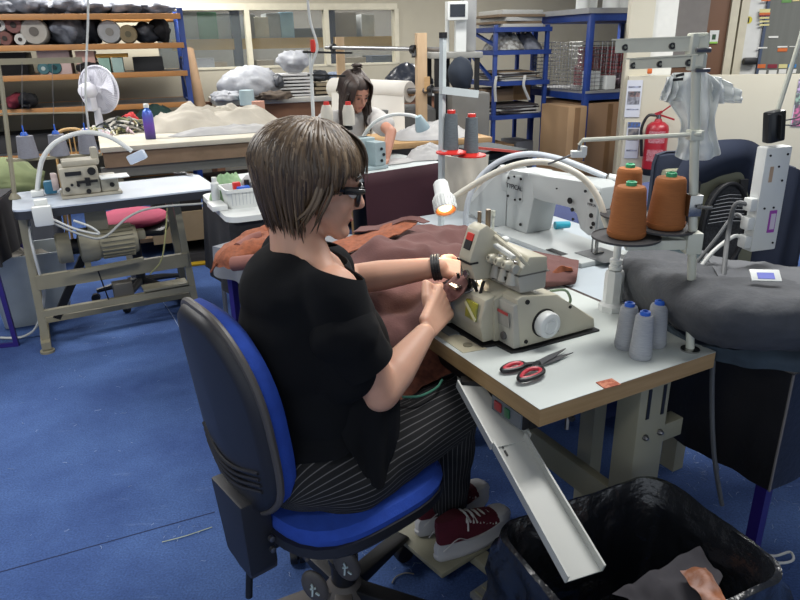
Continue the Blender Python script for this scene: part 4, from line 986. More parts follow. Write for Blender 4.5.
for k, (px, py, y) in enumerate([(29, 157.5, 3.68), (60, 155.3, 3.81), (89, 153, 3.93)]):
    q = at(px, py, y=y); t = thing('thread_cone', names3[k], 'thread cone', q, 0, 'grey cones with blue tips on the left table')
    MB(frame(q)).lathe([(0,0),(.052,0),(.052,.006),(.041,.115),(0,.118)]).build('thread', M_lth, t); MB(frame(q)).lathe([(.02,.118),(.014,.135),(0,.136)]).tube([(0,0,.13),(0,0,.17)], .004, 6).build('tip', M_bluep, t)
    x = q; m = MB(); m.tube([q+V(0,0,.17), at([22,52,80][k], 62, y=y)], .0012, 4); one(m, 'thread', mat('thin_thread','#77777a',.7), ['thread rising from the leftmost grey cone','thread rising from the middle grey cone','thread rising from the grey cone by the spindle chair'][k], 'thread')
# scissors builder (also used on the main table)
def scissors(F, name, label, mh, mi, L=.2, open_=.16):
    t = thing(name, label, 'scissors', F.translation, math.degrees(F.to_euler().z))
    for s_ in (-1, 1):
        R = Matrix.Rotation(s_*open_, 4, 'Z'); FF = F @ Matrix.Translation((0,0,.003+.003*(s_ > 0))) @ R
        MB(FF).prism([(0,-.009,0),(L*.25,-.009,0),(L*.55,-.001*s_,0),(L*.56,0,0),(L*.25,.008,0),(0,.009,0)], (0,0,.002)).build('blade', M_steel, t)
        big = 1.25 if s_ > 0 else 1
        c = V(-L*.30, -s_*L*.09*big, .004); P = []
        for k in range(25):
            a = 2*pi*k/24; P.append(c + V(L*.155*big*cos(a), L*.068*big*sin(a)*(1+.25*cos(a)), 0))
        MB(FF).tube([(0,0,.003), (-L*.08,-s_*L*.02,.004), (-L*.17,-s_*L*.06,.004)], .007, 8, flat=.8).tube(P, .0055, 8, True, 1).build('handle', mh, t)
        if mi:
            P2 = [c + (p-c)*.80 + V(0,0,.001) for p in P]; MB(FF).tube(P2, .005, 8, True).build('grip', mi, t)
    MB(F).lathe([(0,0),(.006,0),(.006,.003),(0,.003)], (0,0,.007)).build('pivot', M_steel, t)
    return t
q = at(186, 175, z=.771); scissors(frame(q, -35) , 'scissors', 'small black scissors on the right end of the left sewing table', M_black, None, .15)
# swivel chair behind left table with pink cushion
q = at(129, 214, z=.54); FQ = frame((q.x, q.y+.02, 0), 100)
t = thing('swivel_chair', 'black swivel chair with a pink cushion seat behind the left sewing table', 'chair', FQ.translation, 100)
q2 = FQ.inverted() @ at(128, 212, z=.5)
MB(FQ).tube([(0,0,.08),(0,0,.46)], .03, 12).build('column', M_black, t)
for k in range(5):
    a = 2*pi*k/5+.4; MB(FQ).tube([(0,0,.11),(.15*cos(a),.15*sin(a),.09),(.27*cos(a),.27*sin(a),.065)], [.025,.02,.014], 8).build('leg', M_black, t); MB(FQ).lathe([(0,0),(.026,0),(.026,.03),(0,.03)], (.28*cos(a),.28*sin(a),.027), (-sin(a),cos(a),0), 14).build('castor', M_black, t)
MB(FQ).box(-.22,.22,-.22,.22,.44,.48,.02).build('seat_base', M_black, t)
MB(FQ).ball((0,0,.51), .23, .22, .05, None, 24).build('cushion', mat('pink_cushion', '#b0405f', .8), t)
# striped mat on the floor
M0 = at(181, 268, z=0); M1 = at(155, 240, z=0); FM = frame((M0.x, M0.y, 0), 20); mdp = (FM.inverted() @ V(M1.x, M1.y, 0)).y
t = thing('floor_mat', 'black floor mat with yellow safety edges beside the left sewing table', 'mat', FM.translation, 20)
MB(FM).box(0,1.0,.03,mdp-.03,.001,.012).build('rubber', mat('mat_dark','#2c2b2e',.8), t)
for y in (0, mdp-.07): MB(FM).box(0,1.0,y,y+.07,.002,.014).build('edge_stripe', mat('safety_yellow','#c9a21c',.6), t)
# low carton under table right
t_ = at(160, 216, z=.1)
# white bin at far left
q = at(18, 300, z=.2); wb2 = thing('waste_bin', 'white rectangular waste bin at the left edge', 'bin', (q.x-.05, q.y+.25, 0), 25)
FQ = frame((q.x-.05, q.y+.25, 0), 25)
def tub(F, w0, d0, w1, d1, h, th=.004, r=.03):
    m = MB(F)
    def ring(w, d, z):
        P = []
        for cx, cy, a0 in ((w/2-r, -d/2+r, -90), (w/2-r, d/2-r, 0), (-w/2+r, d/2-r, 90), (-w/2+r, -d/2+r, 180)):
            for k in range(5): a = radians(a0+22.5*k); P.append((cx+r*cos(a), cy+r*sin(a), z))
        return m.vs(P)
    R = [ring(w0, d0, 0), ring(w1, d1, h), ring(w1+.016, d1+.016, h), ring(w1+.016, d1+.016, h-.015), ]
    n = len(R[0])
    for a, b in ((0,1),(1,2),(2,3)):
        for k in range(n): m.fc([R[a][k], R[a][(k+1)%n], R[b][(k+1)%n], R[b][k]])
    m.fc(R[0]); m.solid(th); return m
tub(FQ, .34, .26, .40, .32, .42).build('body', mat('bin_white','#a9b1b5',.45), wb2)
q = FQ @ V(0,0,.36); m = MB().ball(q, .15, .11, .05, None, 20).noise(.03, 14, 3)
one(m, 'waste_paper', mat('waste_mix','#7d7a72',.9,hex2='#4c4844',scale=20), 'crumpled waste filling the white bin at the left', 'waste')
# dark cloth covered table at extreme left with purple leg
q = at(12, 262, z=.5); pl = at(22, 342, z=0)
M_purple = mat('purple_metal', '#281b6b', .4)
t = thing('side_table', 'small table cut by the left edge with a dark cloth and purple metal legs', 'table', (pl.x-.3, pl.y, 0), 20)
FQ = frame((pl.x, pl.y-.05, 0), 15)
top = FQ.inverted() @ at(9, 192, y=pl.y-.05)
for (x, y) in ((0,.0),(-.7,.0),(0,.5),(-.7,.5)): MB(FQ).bar((x-.02, y, .72), (x, y, .0), .022, .022).build('leg', M_purple, t)
MB(FQ).bar((0,0,.012),(-.7,0,.012),.02,.02).build('rail', M_purple, t)
MB(FQ).box(-.75,.0,-.0,.55,.72,.74).build('tabletop', M_wood, t)
def dk(u, v):
    a = u*2*.55+(-.0); 
    if u < .5: x, y = -.78+ (u/.5)*.79, -.02
    else: x, y = .012, -.02 + (u-.5)/.5*.55
    return (x+.01*sin(u*40)*v, y-.012*cos(u*33)*v, .745-.30*v)
one(MB(FQ).grid(dk, 50, 8).solid(.004).box(-.77,.012,-.02,.53,.746,.752), 'dark_cloth', mat('charcoal_cloth','#26262b',.9), 'charcoal cloth hanging over the table at the left edge', 'cloth')
one(MB(FQ).lathe([(0,0),(.17,0),(.17,.02),(0,.02)], (-.18,.2,.753), (0,0,1), 36), 'round_board', mat('peach_board','#bda288',.7), 'round peach coloured board on the left edge table', 'board')
q = at(18, 178, y=4.6); m = MB().ball((q.x-.15, q.y, q.z-.03), .32, .25, .14, None, 30).noise(.05, 6, 8)
o_ = one(m, 'green_fabric', mat('olive_green','#6b7450',.9,hex2='#555f40',scale=8), 'soft olive green fabric bundle behind the left table', 'fabric', smooth=80)
FQ = frame((q.x-.15, q.y, 0), 20)
one(MB(FQ).box(-.4,.32,-.25,.25,0,q.z-.14,.01), 'grey_crate', mat('grey_crate','#4c4e52',.8), 'grey crate beneath the olive green fabric bundle', 'crate')
# ================================================================= white tray table with plastic basket
T1 = at(232, 218, z=.78); FT1 = frame((T1.x, T1.y, .06), 26)
e0 = FT1.inverted() @ at(203, 197, z=.72)
tt = thing('tray_table', 'small white plastic topped table behind the seated woman', 'table', FT1.translation, 24)
rrect(-.02, .36, -.0, .60, .06, .695, .72, FT1).build('tabletop', M_white, tt)
for (x, y) in ((.02,.05),(.32,.05),(.02,.54),(.32,.54)): MB(FT1).tube([(x*.9+.02,y,.695),(x,y,-.06)], .012, 8).build('leg', mat('grey_tube','#6d6f73',.4,.5), tt)
def bk(u, v): return (-.01+(0 if u < .5 else (u-.5)*.7)-.03*v*(1-u) + .012*sin(u*30)*v, (.58*(1-u/.5) if u < .5 else 0)+.02-.014*sin(u*27)*v, .695-.36*v)
one(MB(FT1).grid(bk, 40, 14).solid(.004), 'black_cloth', mat('black_speckled','#0f1014',.7,hex2='#1d1f25',scale=45), 'black speckled cloth hanging beneath the white tray table', 'cloth')
bq = FT1.inverted() @ at(249, 209, z=.78)
bs = thing('plastic_basket', 'white plastic basket full of small sewing things on the tray table', 'basket', FT1 @ V(bq.x, bq.y+.08, .721), 24)
FBk = FT1 @ Matrix.Translation((bq.x, bq.y+.10, .721))
m = tub(FBk, .15, .13, .175, .155, .09, .003, .02); m.build('body', M_white, bs)
m = MB(FBk)
for k in range(9): x = -.064+.016*k; m.bar((x,-.068,.015),(x*1.05,-.077,.078),.003,.004)
m.build('rib', mat('rib_white','#b4b9be',.4), bs)
one(MB(FBk).cbox((-.03,-.03,.085),.035,.03,.06,.006), 'red_bobbin', M_red, 'small red plastic piece in the white basket', 'notion')
one(MB(FBk).cbox((-.005,-.045,.084),.06,.04,.025,.006), 'blue_box', M_bluep, 'small bright blue piece in the white basket', 'notion')
one(MB(FBk).lathe([(0,0),(.012,0),(.012,.05),(0,.05)], (.02,-.02,.07)), 'black_bottle', M_black, 'tiny black bottle in the white basket', 'notion')
one(MB(FBk).ball((.05,.02,.10),.05,.05,.03,None,14).noise(.015,25,2), 'tissue', M_linen2, 'white tissue at the right of the white basket', 'tissue')
one(MB(FBk).box(-.07,.07,-.05,.07,.006,.06,.004), 'white_packet', mat('packet','#b5bcc6',.6), 'pale packet lying inside the white basket', 'packet')
heap(FT1, bq.x-.02, bq.y+.28, .1, .08, .14, .721, mat('mint_cloth','#9fbb93',.9,hex2='#7f9f78',scale=12), 'green_cloth', 'folded mint green cloth behind the white basket', 'cloth', 41, 34, .3)
one(MB(FT1).lathe([(0,0),(.02,0),(.02,.09),(.012,.1),(.012,.12),(0,.12)], (bq.x-.10,bq.y+.22,.721)), 'white_bottle', M_white, 'small white bottle beside the mint green cloth', 'bottle')
one(MB(FT1).box(bq.x-.16,bq.x-.09,bq.y+.02,bq.y+.15,.721,.745,.005), 'white_box', M_white, 'flat white box left of the white basket', 'box')
one(MB(FT1).box(bq.x+.12,bq.x+.17,bq.y+.03,bq.y+.1,.721,.79,.005), 'pink_box', mat('coral_plastic','#c4604e',.5), 'coral box right of the white basket, partly behind hair', 'box')
# small grey-clothed table with purple leg beyond the seated woman
G0 = at(218, 312, z=0); 
# hanging cables from the ceiling
cab([at(88,-8,y=3.9), at(88,20,y=3.9), at(87,45,y=3.9), at(85.5,95,y=3.9), at(89,132,y=3.95)], .006, M_cable_w, 'thin pale cable hanging from the ceiling in front of the rack')
cab([at(307,-8,y=4.1), at(310,20,y=4.1), at(316,40,y=4.1), at(317,50,y=4.1), at(312,65,y=4.1), at(311,78,y=4.12)], .008, M_cable_w, 'white cable hanging from the ceiling to the red clip')
# ================================================================= MAIN TABLE
TZ_ = .77
MO = V(.28, 1.18, 0); MA = 28.0
FM_ = frame(MO, MA)                         # x: away from the operator, y: to the operator's left
def mt_(px, py, z): return FM_.inverted() @ at(px, py, z=z)
def ptop(px, py, z=TZ_): return at(px, py, z=z)
mtb = thing('sewing_table', 'main white topped overlock table with a plywood edge in the foreground', 'table', MO, MA)
M_mtop = mat('main_white_top', '#c6ccc9', .4, hex2='#bac1bd', scale=4)
M_edge = mat('plywood_edge', '#a88b62', .6, hex2='#94774f', scale=5, stretch=(1,1,20))
MB(FM_).box(.0008, .5335, .0008, 1.15, .73, .7705, 0).build('plywood_core', M_edge, mtb)
MB(FM_).box(0, .534, 0, 1.15, .7705, .772, .0006).build('white_laminate', M_mtop, mtb)
# K-shaped khaki frame
M_leg = mat('table_frame_paint', '#8f8d7c', .5, hex2='#85836f', scale=3)
for y in (.07, 1.0):
    l = MB(FM_).box(.335, .435, y-.035, y+.035, .10, .7299, .004).build('leg', M_leg, mtb)
    MB(FM_).box(.36, .37, y-.037, y-.035, .62, .70).box(.41, .42, y-.037, y-.035, .62, .70).build('slot', M_black, l)
    m = MB(FM_)
    for (x, z) in ((.365, .57), (.415, .57)): m.lathe([(0,0),(.008,0),(.008,.006),(.004,.012),(0,.012)], (x, y-.035, z), (0,-1,0), 6)
    m.build('bolt', M_steel, l)
    MB(FM_).box(.0+.02, .52, y-.03, y+.03, .055, .1, .004).build('foot_bar', M_leg, mtb)
    for x in (.05, .49): MB(FM_).lathe([(0,0),(.03,0),(.03,.015),(.012,.02),(.012,.056)], (x, y, 0)).build('foot', mat('rubber_foot','#8a8674',.6), mtb)
MB(FM_).box(.345, .375, .10, .97, .30, .38, .004).build('stretcher', M_leg, mtb)
MB(FM_).box(.41, .52, .05, .09, .52, .57, .003).build('bracket', M_leg, mtb)
MB(FM_).box(.02, .05, .05, 1.0, .69, .7299, .003).build('rail', M_dark, mtb)
# control panel under edge
cp = thing('control_panel', 'small grey control panel with red and green buttons beneath the main table edge', 'control panel', FM_ @ V(.02,.12,.68), MA)
MB(FM_).box(.004,.05,.055,.165,.69,.7295,.004).build('housing', M_dark, cp)
MB(FM_).box(.000,.004,.058,.162,.692,.728).build('face', mat('panel_grey','#596068',.4), cp)
MB(FM_).box(-.004,.0,.125,.15,.7,.722,.002).build('red_button', mat('dark_red_button','#8e1f27',.4), cp)
MB(FM_).box(-.004,.0,.095,.113,.7,.722,.002).build('green_button', mat('dark_green_button','#1d5a3a',.4), cp)
# motor under the table (dark)
mo = thing('sewing_motor', 'dark motor hanging under the main table beside the leg', 'motor', FM_ @ V(.3,.4,.5), MA)
MB(FM_).lathe([(.02,0),(.075,.01),(.08,.03),(.08,.18),(.07,.2),(.0,.2)], (.26,.26,.60), (0,1,0)).build('body', M_leg, mo)
MB(FM_).bar((.26,.24,.66),(.26,.24,.729),.06,.08).build('bracket', M_dark, mo)
MB(FM_).tube([(.26,.24,.6),(.26,.17,.58)], .008, 8).tube([(.26,.19,.60),(.25,.18,.55)], .006, 6).build('wing_nut', M_steel, mo)
# pedal under the feet
pe = thing('foot_pedal', 'khaki steel treadle beneath the maroon trainers', 'pedal', FM_ @ V(-.1,.35,0), MA)
ph = at(436, 556, z=.085); pt_ = at(500, 508, z=.1)
PP = frame((ph.x, ph.y, 0), 38)
MB(PP).box(-.03,.27,-.06,.24,.062,.078,.004).build('plate', M_leg, pe)
MB(PP).box(.10,.15,-.3,.26,.03,.06,.004).build('cross_bar', M_leg, pe)
MB(PP).box(.02,.2,-.28,-.12,.01,.03,.004).build('lower_plate', mat('pedal_grey','#8e908e',.45,.2), pe)
for k in range(6): MB(PP).box(.03+.028*k,.036+.028*k,-.27,-.13,.03,.033).build('ridge', M_leg, pe)
# ---------------------------------------------------------------- foreground overlocker
ov = thing('overlock_machine', 'cream overlock machine with white hand wheel on the main table', 'overlock machine', FM_ @ V(.23,.36,.772), MA)
FO = FM_ @ Matrix.Translation((0,0,.772))
M_ov = mat('overlock_cream', '#b5b1a0', .35, hex2='#aaa693', scale=5)
M_ov2 = mat('overlock_grey', '#a9a89f', .38, hex2='#9e9d93', scale=5)
MB(FO).prism([(.064,.50,.0),(.068,.300,.0),(.104,.293,.0),(.109,.239,.0),(.137,.232,.0),(.384,.230,.0),(.384,.50,.0)], (0,0,.005)).build('gasket', M_black, ov)
# wheel-side block
MB(FO).prism([(.137,.24,.008),(.120,.24,.135),(.135,.24,.142),(.245,.24,.125),(.285,.24,.095),(.372,.24,.036),(.378,.24,.008)], (0,.06,0), .006).build('end_block', M_ov, ov)
MB(FO).box(.15,.375,.30,.49,.008,.04,.004).build('bed', M_ov, ov)
# operator-side lower body
MB(FO).prism([(.105,.30,.008),(.10,.30,.12),(.15,.30,.14),(.24,.30,.12),(.24,.30,.008)], (0,.19,0), .005).build('body', M_ov, ov)
md = MB(FO).prism([(.118,.242,.008),(.112,.242,.12),(.13,.242,.128),(.18,.242,.128),(.18,.242,.008)], (0,.062,0), .005).build('front_panel', M_ov2, ov)
MB(FO).hexa([(.110,.254,.060),(.109,.294,.060),(.1105,.294,.060),(.1125,.254,.060),(.107,.254,.100),(.106,.294,.100),(.1105,.294,.100),(.1105,.254,.100)]).build('label_plate', mat('grey_label','#8c8b84',.5), md)
MB(FO).box(.1045,.1065,.254,.294,.093,.100).build('red_strip', mat('label_red','#a23c3c',.5), md)
MB(FO).lathe([(0,0),(.010,0),(.010,.006),(.006,.008),(0,.008)], (.117,.278,.032), (-1,0,0), 14).build('screw', M_steel, md)
# bulging front cover
cvv = MB(FO)
def cvf(u, v):
    a = v*pi*.62 - .12; return (.112-.034*sin(min(pi/2, a+.25)) - .0*u, .305+.155*u, .012+.115*v)
P0 = []
cvv.prism([(.075,.307,.010),(.067,.307,.05),(.069,.307,.075),(.078,.307,.12),(.11,.307,.128),(.12,.307,.010)], (0,.155,0), .006).build('front_cover', M_ov, ov)
stk = MB(FO).hexa([(.0625,.325,.062),(.0635,.372,.062),(.067,.372,.062),(.066,.325,.062),(.066,.325,.107),(.067,.372,.107),(.072,.372,.107),(.071,.325,.107)])
stk.build('yellow_sticker', mat('yellow_green_sticker','#9c9a35',.4,hex2='#7f8442',scale=60,contrast=.1), ov, 'yellow warning sticker with a pale diagonal band')
MB(FO).bar((.0608,.323,.066),(.0648,.374,.100),.010,.0012,(1,0,0)).build('sticker_band', mat('pale_band','#c9c8a0',.4), ov)
# needle area: plates, foot
MB(FO).box(.06,.13,.455,.52,.008,.10,.006).build('side_cover', M_ov, ov)
MB(FO).box(.065,.16,.375,.47,.118,.124,.002).build('cloth_plate', M_steel, ov)
MB(FO).box(.075,.12,.40,.42,.124,.135,.003).bar((.095,.41,.13),(.095,.41,.20),.008,.008).box(.05,.07,.395,.43,.125,.132).build('presser_foot', M_chrome, ov)
MB(FO).tube([(.09,.43,.13),(.09,.43,.21)], .003, 8).tube([(.10,.437,.13),(.10,.437,.21)], .003, 8).build('needle_bar', M_chrome, ov)
m = MB(FO)
random.seed(8)
for k in range(7): m.bar((.09+random.uniform(-.01,.02), .35+.015*k, .105), (.085+random.uniform(-.01,.02), .35+.015*k, .15+random.uniform(0,.03)), .006, .006)
m.build('looper_parts', M_dark, ov)
# upper arm housing
FOa = FO @ Matrix.Translation((.010,-.004,.004)); FOh = FO @ Matrix.Translation((.012,-.030,.004))
ax = MB(FOa).prism([(.128,.255,.140),(.120,.255,.180),(.150,.255,.226),(.205,.255,.220),(.205,.255,.140)], (0,.17,0), .006); arm = ax.build('arm', M_ov2, ov)
MB(FOa).box(.118,.210,.252,.43,.1835,.1855).build('seam_line', mat('seam_grey','#5c5b55',.6), ov)
MB(FOa).prism([(.118,.253,.186),(.150,.253,.228),(.20,.253,.222),(.207,.253,.186)], (0,.17,0), .005).build('top_cover', M_ov, ov)
MB(FOa).tube(bez([(.150,.258,.205),(.128,.258,.226),(.126,.27,.234),(.126,.36,.256),(.135,.372,.258),(.150,.375,.240)], 24), .0055, 8).build('cover_handle', M_ov, ov)
MB(FOa).bar((.128,.285,.222),(.128,.375,.236),.012,.008).build('white_rod', M_white, ov)
MB(FOa).ball((.165,.37,.240),.012,.012,.008).build('oil_sight', M_white, ov)
# tension knobs
for k in range(4):
    y = .372-.030*k; c = V(.118,y,.205)
    MB(FOa).lathe([(.012,0),(.013,.004),(.011,.02),(.008,.024),(.004,.024),(.004,.020),(0,.020)], c, (-1,0,.25), 16).build('tension_knob', M_white if False else M_ov, ov)
    MB(FOa).lathe([(.0135,-.012),(.0135,.0)], c, (-1,0,.25), 16).build('tension_disc', M_chrome, ov)
MB(FOa).tube([(.118,.262,.200),(.118,.385,.200)], .011, 10).build('tension_bar', M_ov2, ov)
for k in range(4):
    y = .375-.032*k; MB(FOa).tube([(.124,y,.188),(.119,y,.158)], [.011,.0145], 14).build('tension_tube', M_ov2, ov)
m = MB(FOa); 
for (x, y, z) in ((.117,.300,.168),(.117,.345,.158),(.117,.285,.196)): m.lathe([(0,0),(.005,0),(.005,.004),(0,.004)], (x,y,z), (-1,0,0), 10)
m.build('screw', M_dark, ov)
# left head with red logo
hd = MB(FOh).prism([(.070,.385,.150),(.052,.385,.205),(.078,.385,.278),(.10,.385,.288),(.16,.385,.24),(.16,.385,.15)], (0,.052,0), .006).build('needle_head', M_ov, ov)
MB(FOh).hexa([(.0575,.398,.228),(.0575,.424,.228),(.0615,.424,.228),(.0615,.398,.228),(.0650,.398,.250),(.0650,.424,.250),(.0695,.424,.250),(.0695,.398,.250)]).build('black_badge', M_black, hd)
MB(FOh).hexa([(.0650,.398,.250),(.0650,.424,.250),(.0690,.424,.250),(.0690,.398,.250),(.0705,.398,.266),(.0705,.424,.266),(.0755,.424,.266),(.0755,.398,.266)]).build('red_badge', mat('red_badge','#d0342a',.4), hd)
MB(FOh).tube([(.12,.41,.27),(.12,.41,.318)], .0065, 10).build('thread_post', mat('brass_brown','#8c7a62',.4,.4), hd)
MB(FOh).tube([(.105,.425,.27),(.105,.425,.312)], .005, 10).build('lifter_stub', mat('brass_brown','#8c7a62',.4,.4), hd)
MB(FOh).lathe([(0,0),(.010,0),(.010,.006),(0,.006)], (.062,.41,.165), (-1,0,0), 12).build('screw', M_chrome, hd)
MB(FOh).box(.05,.075,.382,.44,.196,.200).build('trim_line', M_dark, hd)
# hand wheel
wc_ = (.205,.24,.060)
MB(FO).lathe([(.036,.0),(.036,.003),(0,.003)], wc_, (0,-1,0), 36).build('wheel_recess', M_dark, ov)
MB(FO).lathe([(.031,.003),(.033,.006),(.033,.022),(.030,.026),(.021,.028),(.019,.025),(.014,.025),(.012,.028),(0,.028)], wc_, (0,-1,0), 40).build('hand_wheel', M_white, ov)
for (x, z, r) in ((.150,.125,.006),(.152,.022,.005),(.248,.030,.004),(.285,.085,.004)): MB(FO).lathe([(0,0),(r,0),(r,.003),(0,.003)], (x,.2395,z), (0,-1,0), 12).build('bolt', M_dark, ov)
MB(FO).tube(bez([(.245,.27,.125),(.28,.255,.125),(.295,.25,.10),(.29,.25,.085)], 14), .0035, 6).build('oil_tube', mat('green_tube','#7c8f74',.4), ov)
# throat plate cream on table left front
one(MB(FM_).prism([(.012,.30,.7722),(.012,.50,.7722),(.055,.50,.7722),(.055,.40,.7722),(.075,.37,.7722),(.075,.29,.7722)], (0,0,.0015)), 'cover_plate', mat('cream_plate','#c6bfa6',.4), 'thin cream metal plate set into the main table by the operator', 'plate')
one(MB(FM_).lathe([(0,0),(.012,0),(.012,.002),(0,.002)], (.045,.33,.7738)), 'round_inset', M_khaki, 'small round metal disc set in the cream plate', 'disc')
one(MB(FM_).prism([(.035,.40,.7722),(.035,.47,.7722),(.085,.48,.7722),(.085,.40,.7722)], (0,0,.004)), 'steel_plate', mat('grey_steel_plate','#8b9298',.35,.5), 'grey steel plate beside the overlocker front corner', 'plate')
# scissors, red-black
qs = mt_(538, 366, .774); q = FM_ @ qs
tipw = at(562, 350, z=.775); hw = at(512, 371, z=.775); d_ = tipw-hw
scissors(frame(q, math.degrees(atan2(d_.y, d_.x))), 'scissors', 'pair of scissors with red and black handles lying open on the main table', M_black, mat('scissor_red','#c43a48',.4), .20, .10)
# swatch
q = mt_(608, 384, .773)
MSW = mat('rust_swatch', '#9c5540', .9, hex2='#b9785e', scale=90, contrast=.06)
one(MB(FM_).prism([(q.x-.022,q.y-.012,.7722),(q.x+.022,q.y-.016,.7722),(q.x+.025,q.y+.014,.7722),(q.x-.018,q.y+.018,.7722)], (0,0,.002)), 'fabric_swatch', MSW, 'small rust coloured fabric swatch on the front corner of the main table', 'fabric swatch')
# grey spools
M_sg = mat('light_grey_spool', '#a3a6aa', .85, hex2='#909398', scale=60, stretch=(1,1,12))
def cone(q, label, group, m, mtip, r0, r1, h, tipr, tiph, deg=0, base=None):
    t = thing('thread_spool', label, 'thread spool', q, deg, group)
    F = frame(q, deg)
    P = [(0,0),(r0*.9,0),(r0,.006),(r0*1.01,h*.12)]
    n = 16
    for k in range(n+1):
        u = .12+.82*k/n; P.append((lerp(r0, r1, u)*(1+.012*(k%2)), h*u))
    P += [(r1*.92,h*.985),(r1*.5,h),(0,h)]
    MB(F).lathe(P, (0,0,0), (0,0,1), 30).build('thread', m, t)
    MB(F).lathe([(tipr,h*.97),(tipr,h+tiph*.8),(tipr*.75,h+tiph),(tipr*.5,h+tiph),(tipr*.5,h+tiph*.5),(0,h+tiph*.5)], (0,0,0)).build('tip', mtip, t)
    if base: MB(F).lathe([(0,.0005),(r0*.98,.0005),(r0*.98,-.0045+.005),(0,.001)], (0,0,0)).build('rim', base, t)
    return t
for px, py, lb in ((625,347,'grey thread spool with blue top, left one of the trio on the main table'),(640,357,'grey thread spool with blue top, front one of the trio on the main table'),(654.5,345,'grey thread spool with blue top, right rear one of the trio')):
    q = at(px, py, z=.7725); cone(q, lb, 'grey spools on the main table', M_sg, M_bluep, .0265, .020, .108, .012, .009)
# ---------------------------------------------------------------- thread stand
pb = FM_ @ mt_(690, 350, .7722); C_top = FM_ @ V(.492, .135, .772+.66)
pT = at(697, 38, y=C_top.y-.02)
ts = thing('thread_stand', 'tall cream thread stand with slotted top arms and spool trays on the main table', 'thread stand', pb, MA)
dirp = (pT-pb).normalized()
def onp(py):
    lo, hi = 0, 1
    for _ in range(30):
        t = (lo+hi)/2; p = pb+(pT-pb)*t; dd = p-CAM; y = 300-FPX*dd.dot(cu)/dd.dot(cf)
        if y > py: lo = t
        else: hi = t
    return pb+(pT-pb)*lo
MB().tube([pb, onp(45)], .0098, 16).build('pole', M_cream2 if 'M_cream2' in globals() else mat('stand_cream','#c4c6b8',.4), ts)
M_sc = mat('stand_cream', '#c4c6b8', .4)
MB().lathe([(.022,0),(.022,.004),(.014,.006)], pb, (0,0,1), 20).build('collar', M_chrome, ts)
MB().tube([onp(36), onp(24)], [.0125,.012], 14).build('cap', M_black, ts)
def nearpole(px, py, off=0): return at(px, py, y=onp(py).y+off)
# top arms (angled channels)
for (a, b, wd, nm) in (((616,46),(709,43),.030,0),((630,64),(704,60),.024,1)):
    p = nearpole(*a, off=.12); q = nearpole(*b, off=-.03)
    MB().bar(p, q, .004, wd).bar(p+V(0,.014,wd/2*.9), q+V(0,.014,wd/2*.9), .028, .003).build('guide_arm', M_sc, ts)
    m = MB()
    for t in ((.10,.62) if nm == 0 else (.04,.42,.8)):
        c = p.lerp(q, t)+V(0,-.002,-.004); m.lathe([(.003,0),(.007,0),(.007,.006),(.003,.006),(.003,0)], c, (0,-1,.1), 14)
    m.build('eyelet', M_black, ts)
p = onp(44); MB().cbox(p, .034, .034, .044, .004).build('arm_clamp', M_sc, ts); p = onp(62); MB().cbox(p, .032, .032, .034, .004).build('arm_clamp', M_sc, ts)
p = onp(50); MB().tube([p+V(-.012,-.026,0), p+V(.018,-.026,0)], .005, 8).build('clamp_screw', M_steel, ts); MB().tube([onp(70)+V(-.01,-.02,0), onp(70)+V(.02,-.02,0)], .004, 8).build('clamp_screw', M_steel, ts)
# horizontal rod with clip
p0 = nearpole(702, 134, -.02); p1 = nearpole(583, 140, .12)
MB().tube([p0, p1, p1+V(-.008,0,-.012)], .005, 8).build('rod', M_sc, ts)
MB().cbox(onp(135), .03, .03, .022, .003).build('rod_clamp', M_sc, ts)
c = nearpole(578, 154, .12)
MB().cbox(c, .034, .02, .016, .003).cbox(c+V(.012,0,.008), .012, .022, .02).build('wire_clip', M_white, ts)
MB().tube([c+V(-.01,0,0), nearpole(548, 164, .14)], .0028, 6).tube([c, p1+V(-.008,0,-.012)], .003, 6).build('wire', M_steel, ts)
# tray brackets and discs
zc_ = onp(238)
trays = [(627, 237, 1.045), (665, 228, 1.06), (630, 222, 1.045)]
D1 = at(626, 236, z=1.045); D2 = at(665, 227, z=1.060); D3 = at(628, 214, z=1.045)
MB().bar(zc_+V(0,0,-.012), D1+V(.0,0,-.02), .03, .022).bar(zc_+V(0,0,-.012), D2+V(0,0,-.02), .03, .022).bar(zc_+V(0,0,-.016), D3+V(0,0,-.02), .024, .018).build('tray_bracket', M_sc, ts)
MB().cbox(zc_+V(0,0,-.01), .036, .036, .05, .004).build('bracket_clamp', M_sc, ts)
M_disc = mat('dark_grey_disc', '#3c3c3e', .6, hex2='#303032')
for D, r in ((D1,.078),(D2,.070),(D3,.07)):
    MB(frame(D)).lathe([(0,-.004),(r,-.004),(r,.001),(r*.96,.001),(r*.96,-.001),(0,-.001)], (0,0,0), (0,0,1), 40).build('disc', M_disc, ts)
m = MB(); m.cbox(onp(205), .03, .03, .05, .004).tube([onp(205)+V(.0,-.02,.0), onp(205)+V(.03,-.03,-.0)], .004, 6); m.build('sleeve', M_chrome, ts)
M_or = mat('rust_orange_thread', '#9d5f2e', .8, hex2='#8a5126', scale=40, stretch=(1,1,14))
M_gt = mat('green_tip', '#2f9a6a', .45)
cone(D1+V(0,0,.0), 'large rust orange thread cone with green tip, front left on the trays', 'rust orange cones', M_or, M_gt, .044, .033, .118, .012, .010)
cone(D2+V(0,0,.0), 'large rust orange thread cone with green tip, right one nearest the pole', 'rust orange cones', M_or, M_gt, .044, .033, .118, .012, .010)
cone(D3+V(.0,.02,.0), 'rust orange thread cone half hidden behind the front left cone', 'rust orange cones', M_or, M_gt, .040, .03, .118, .012, .010)
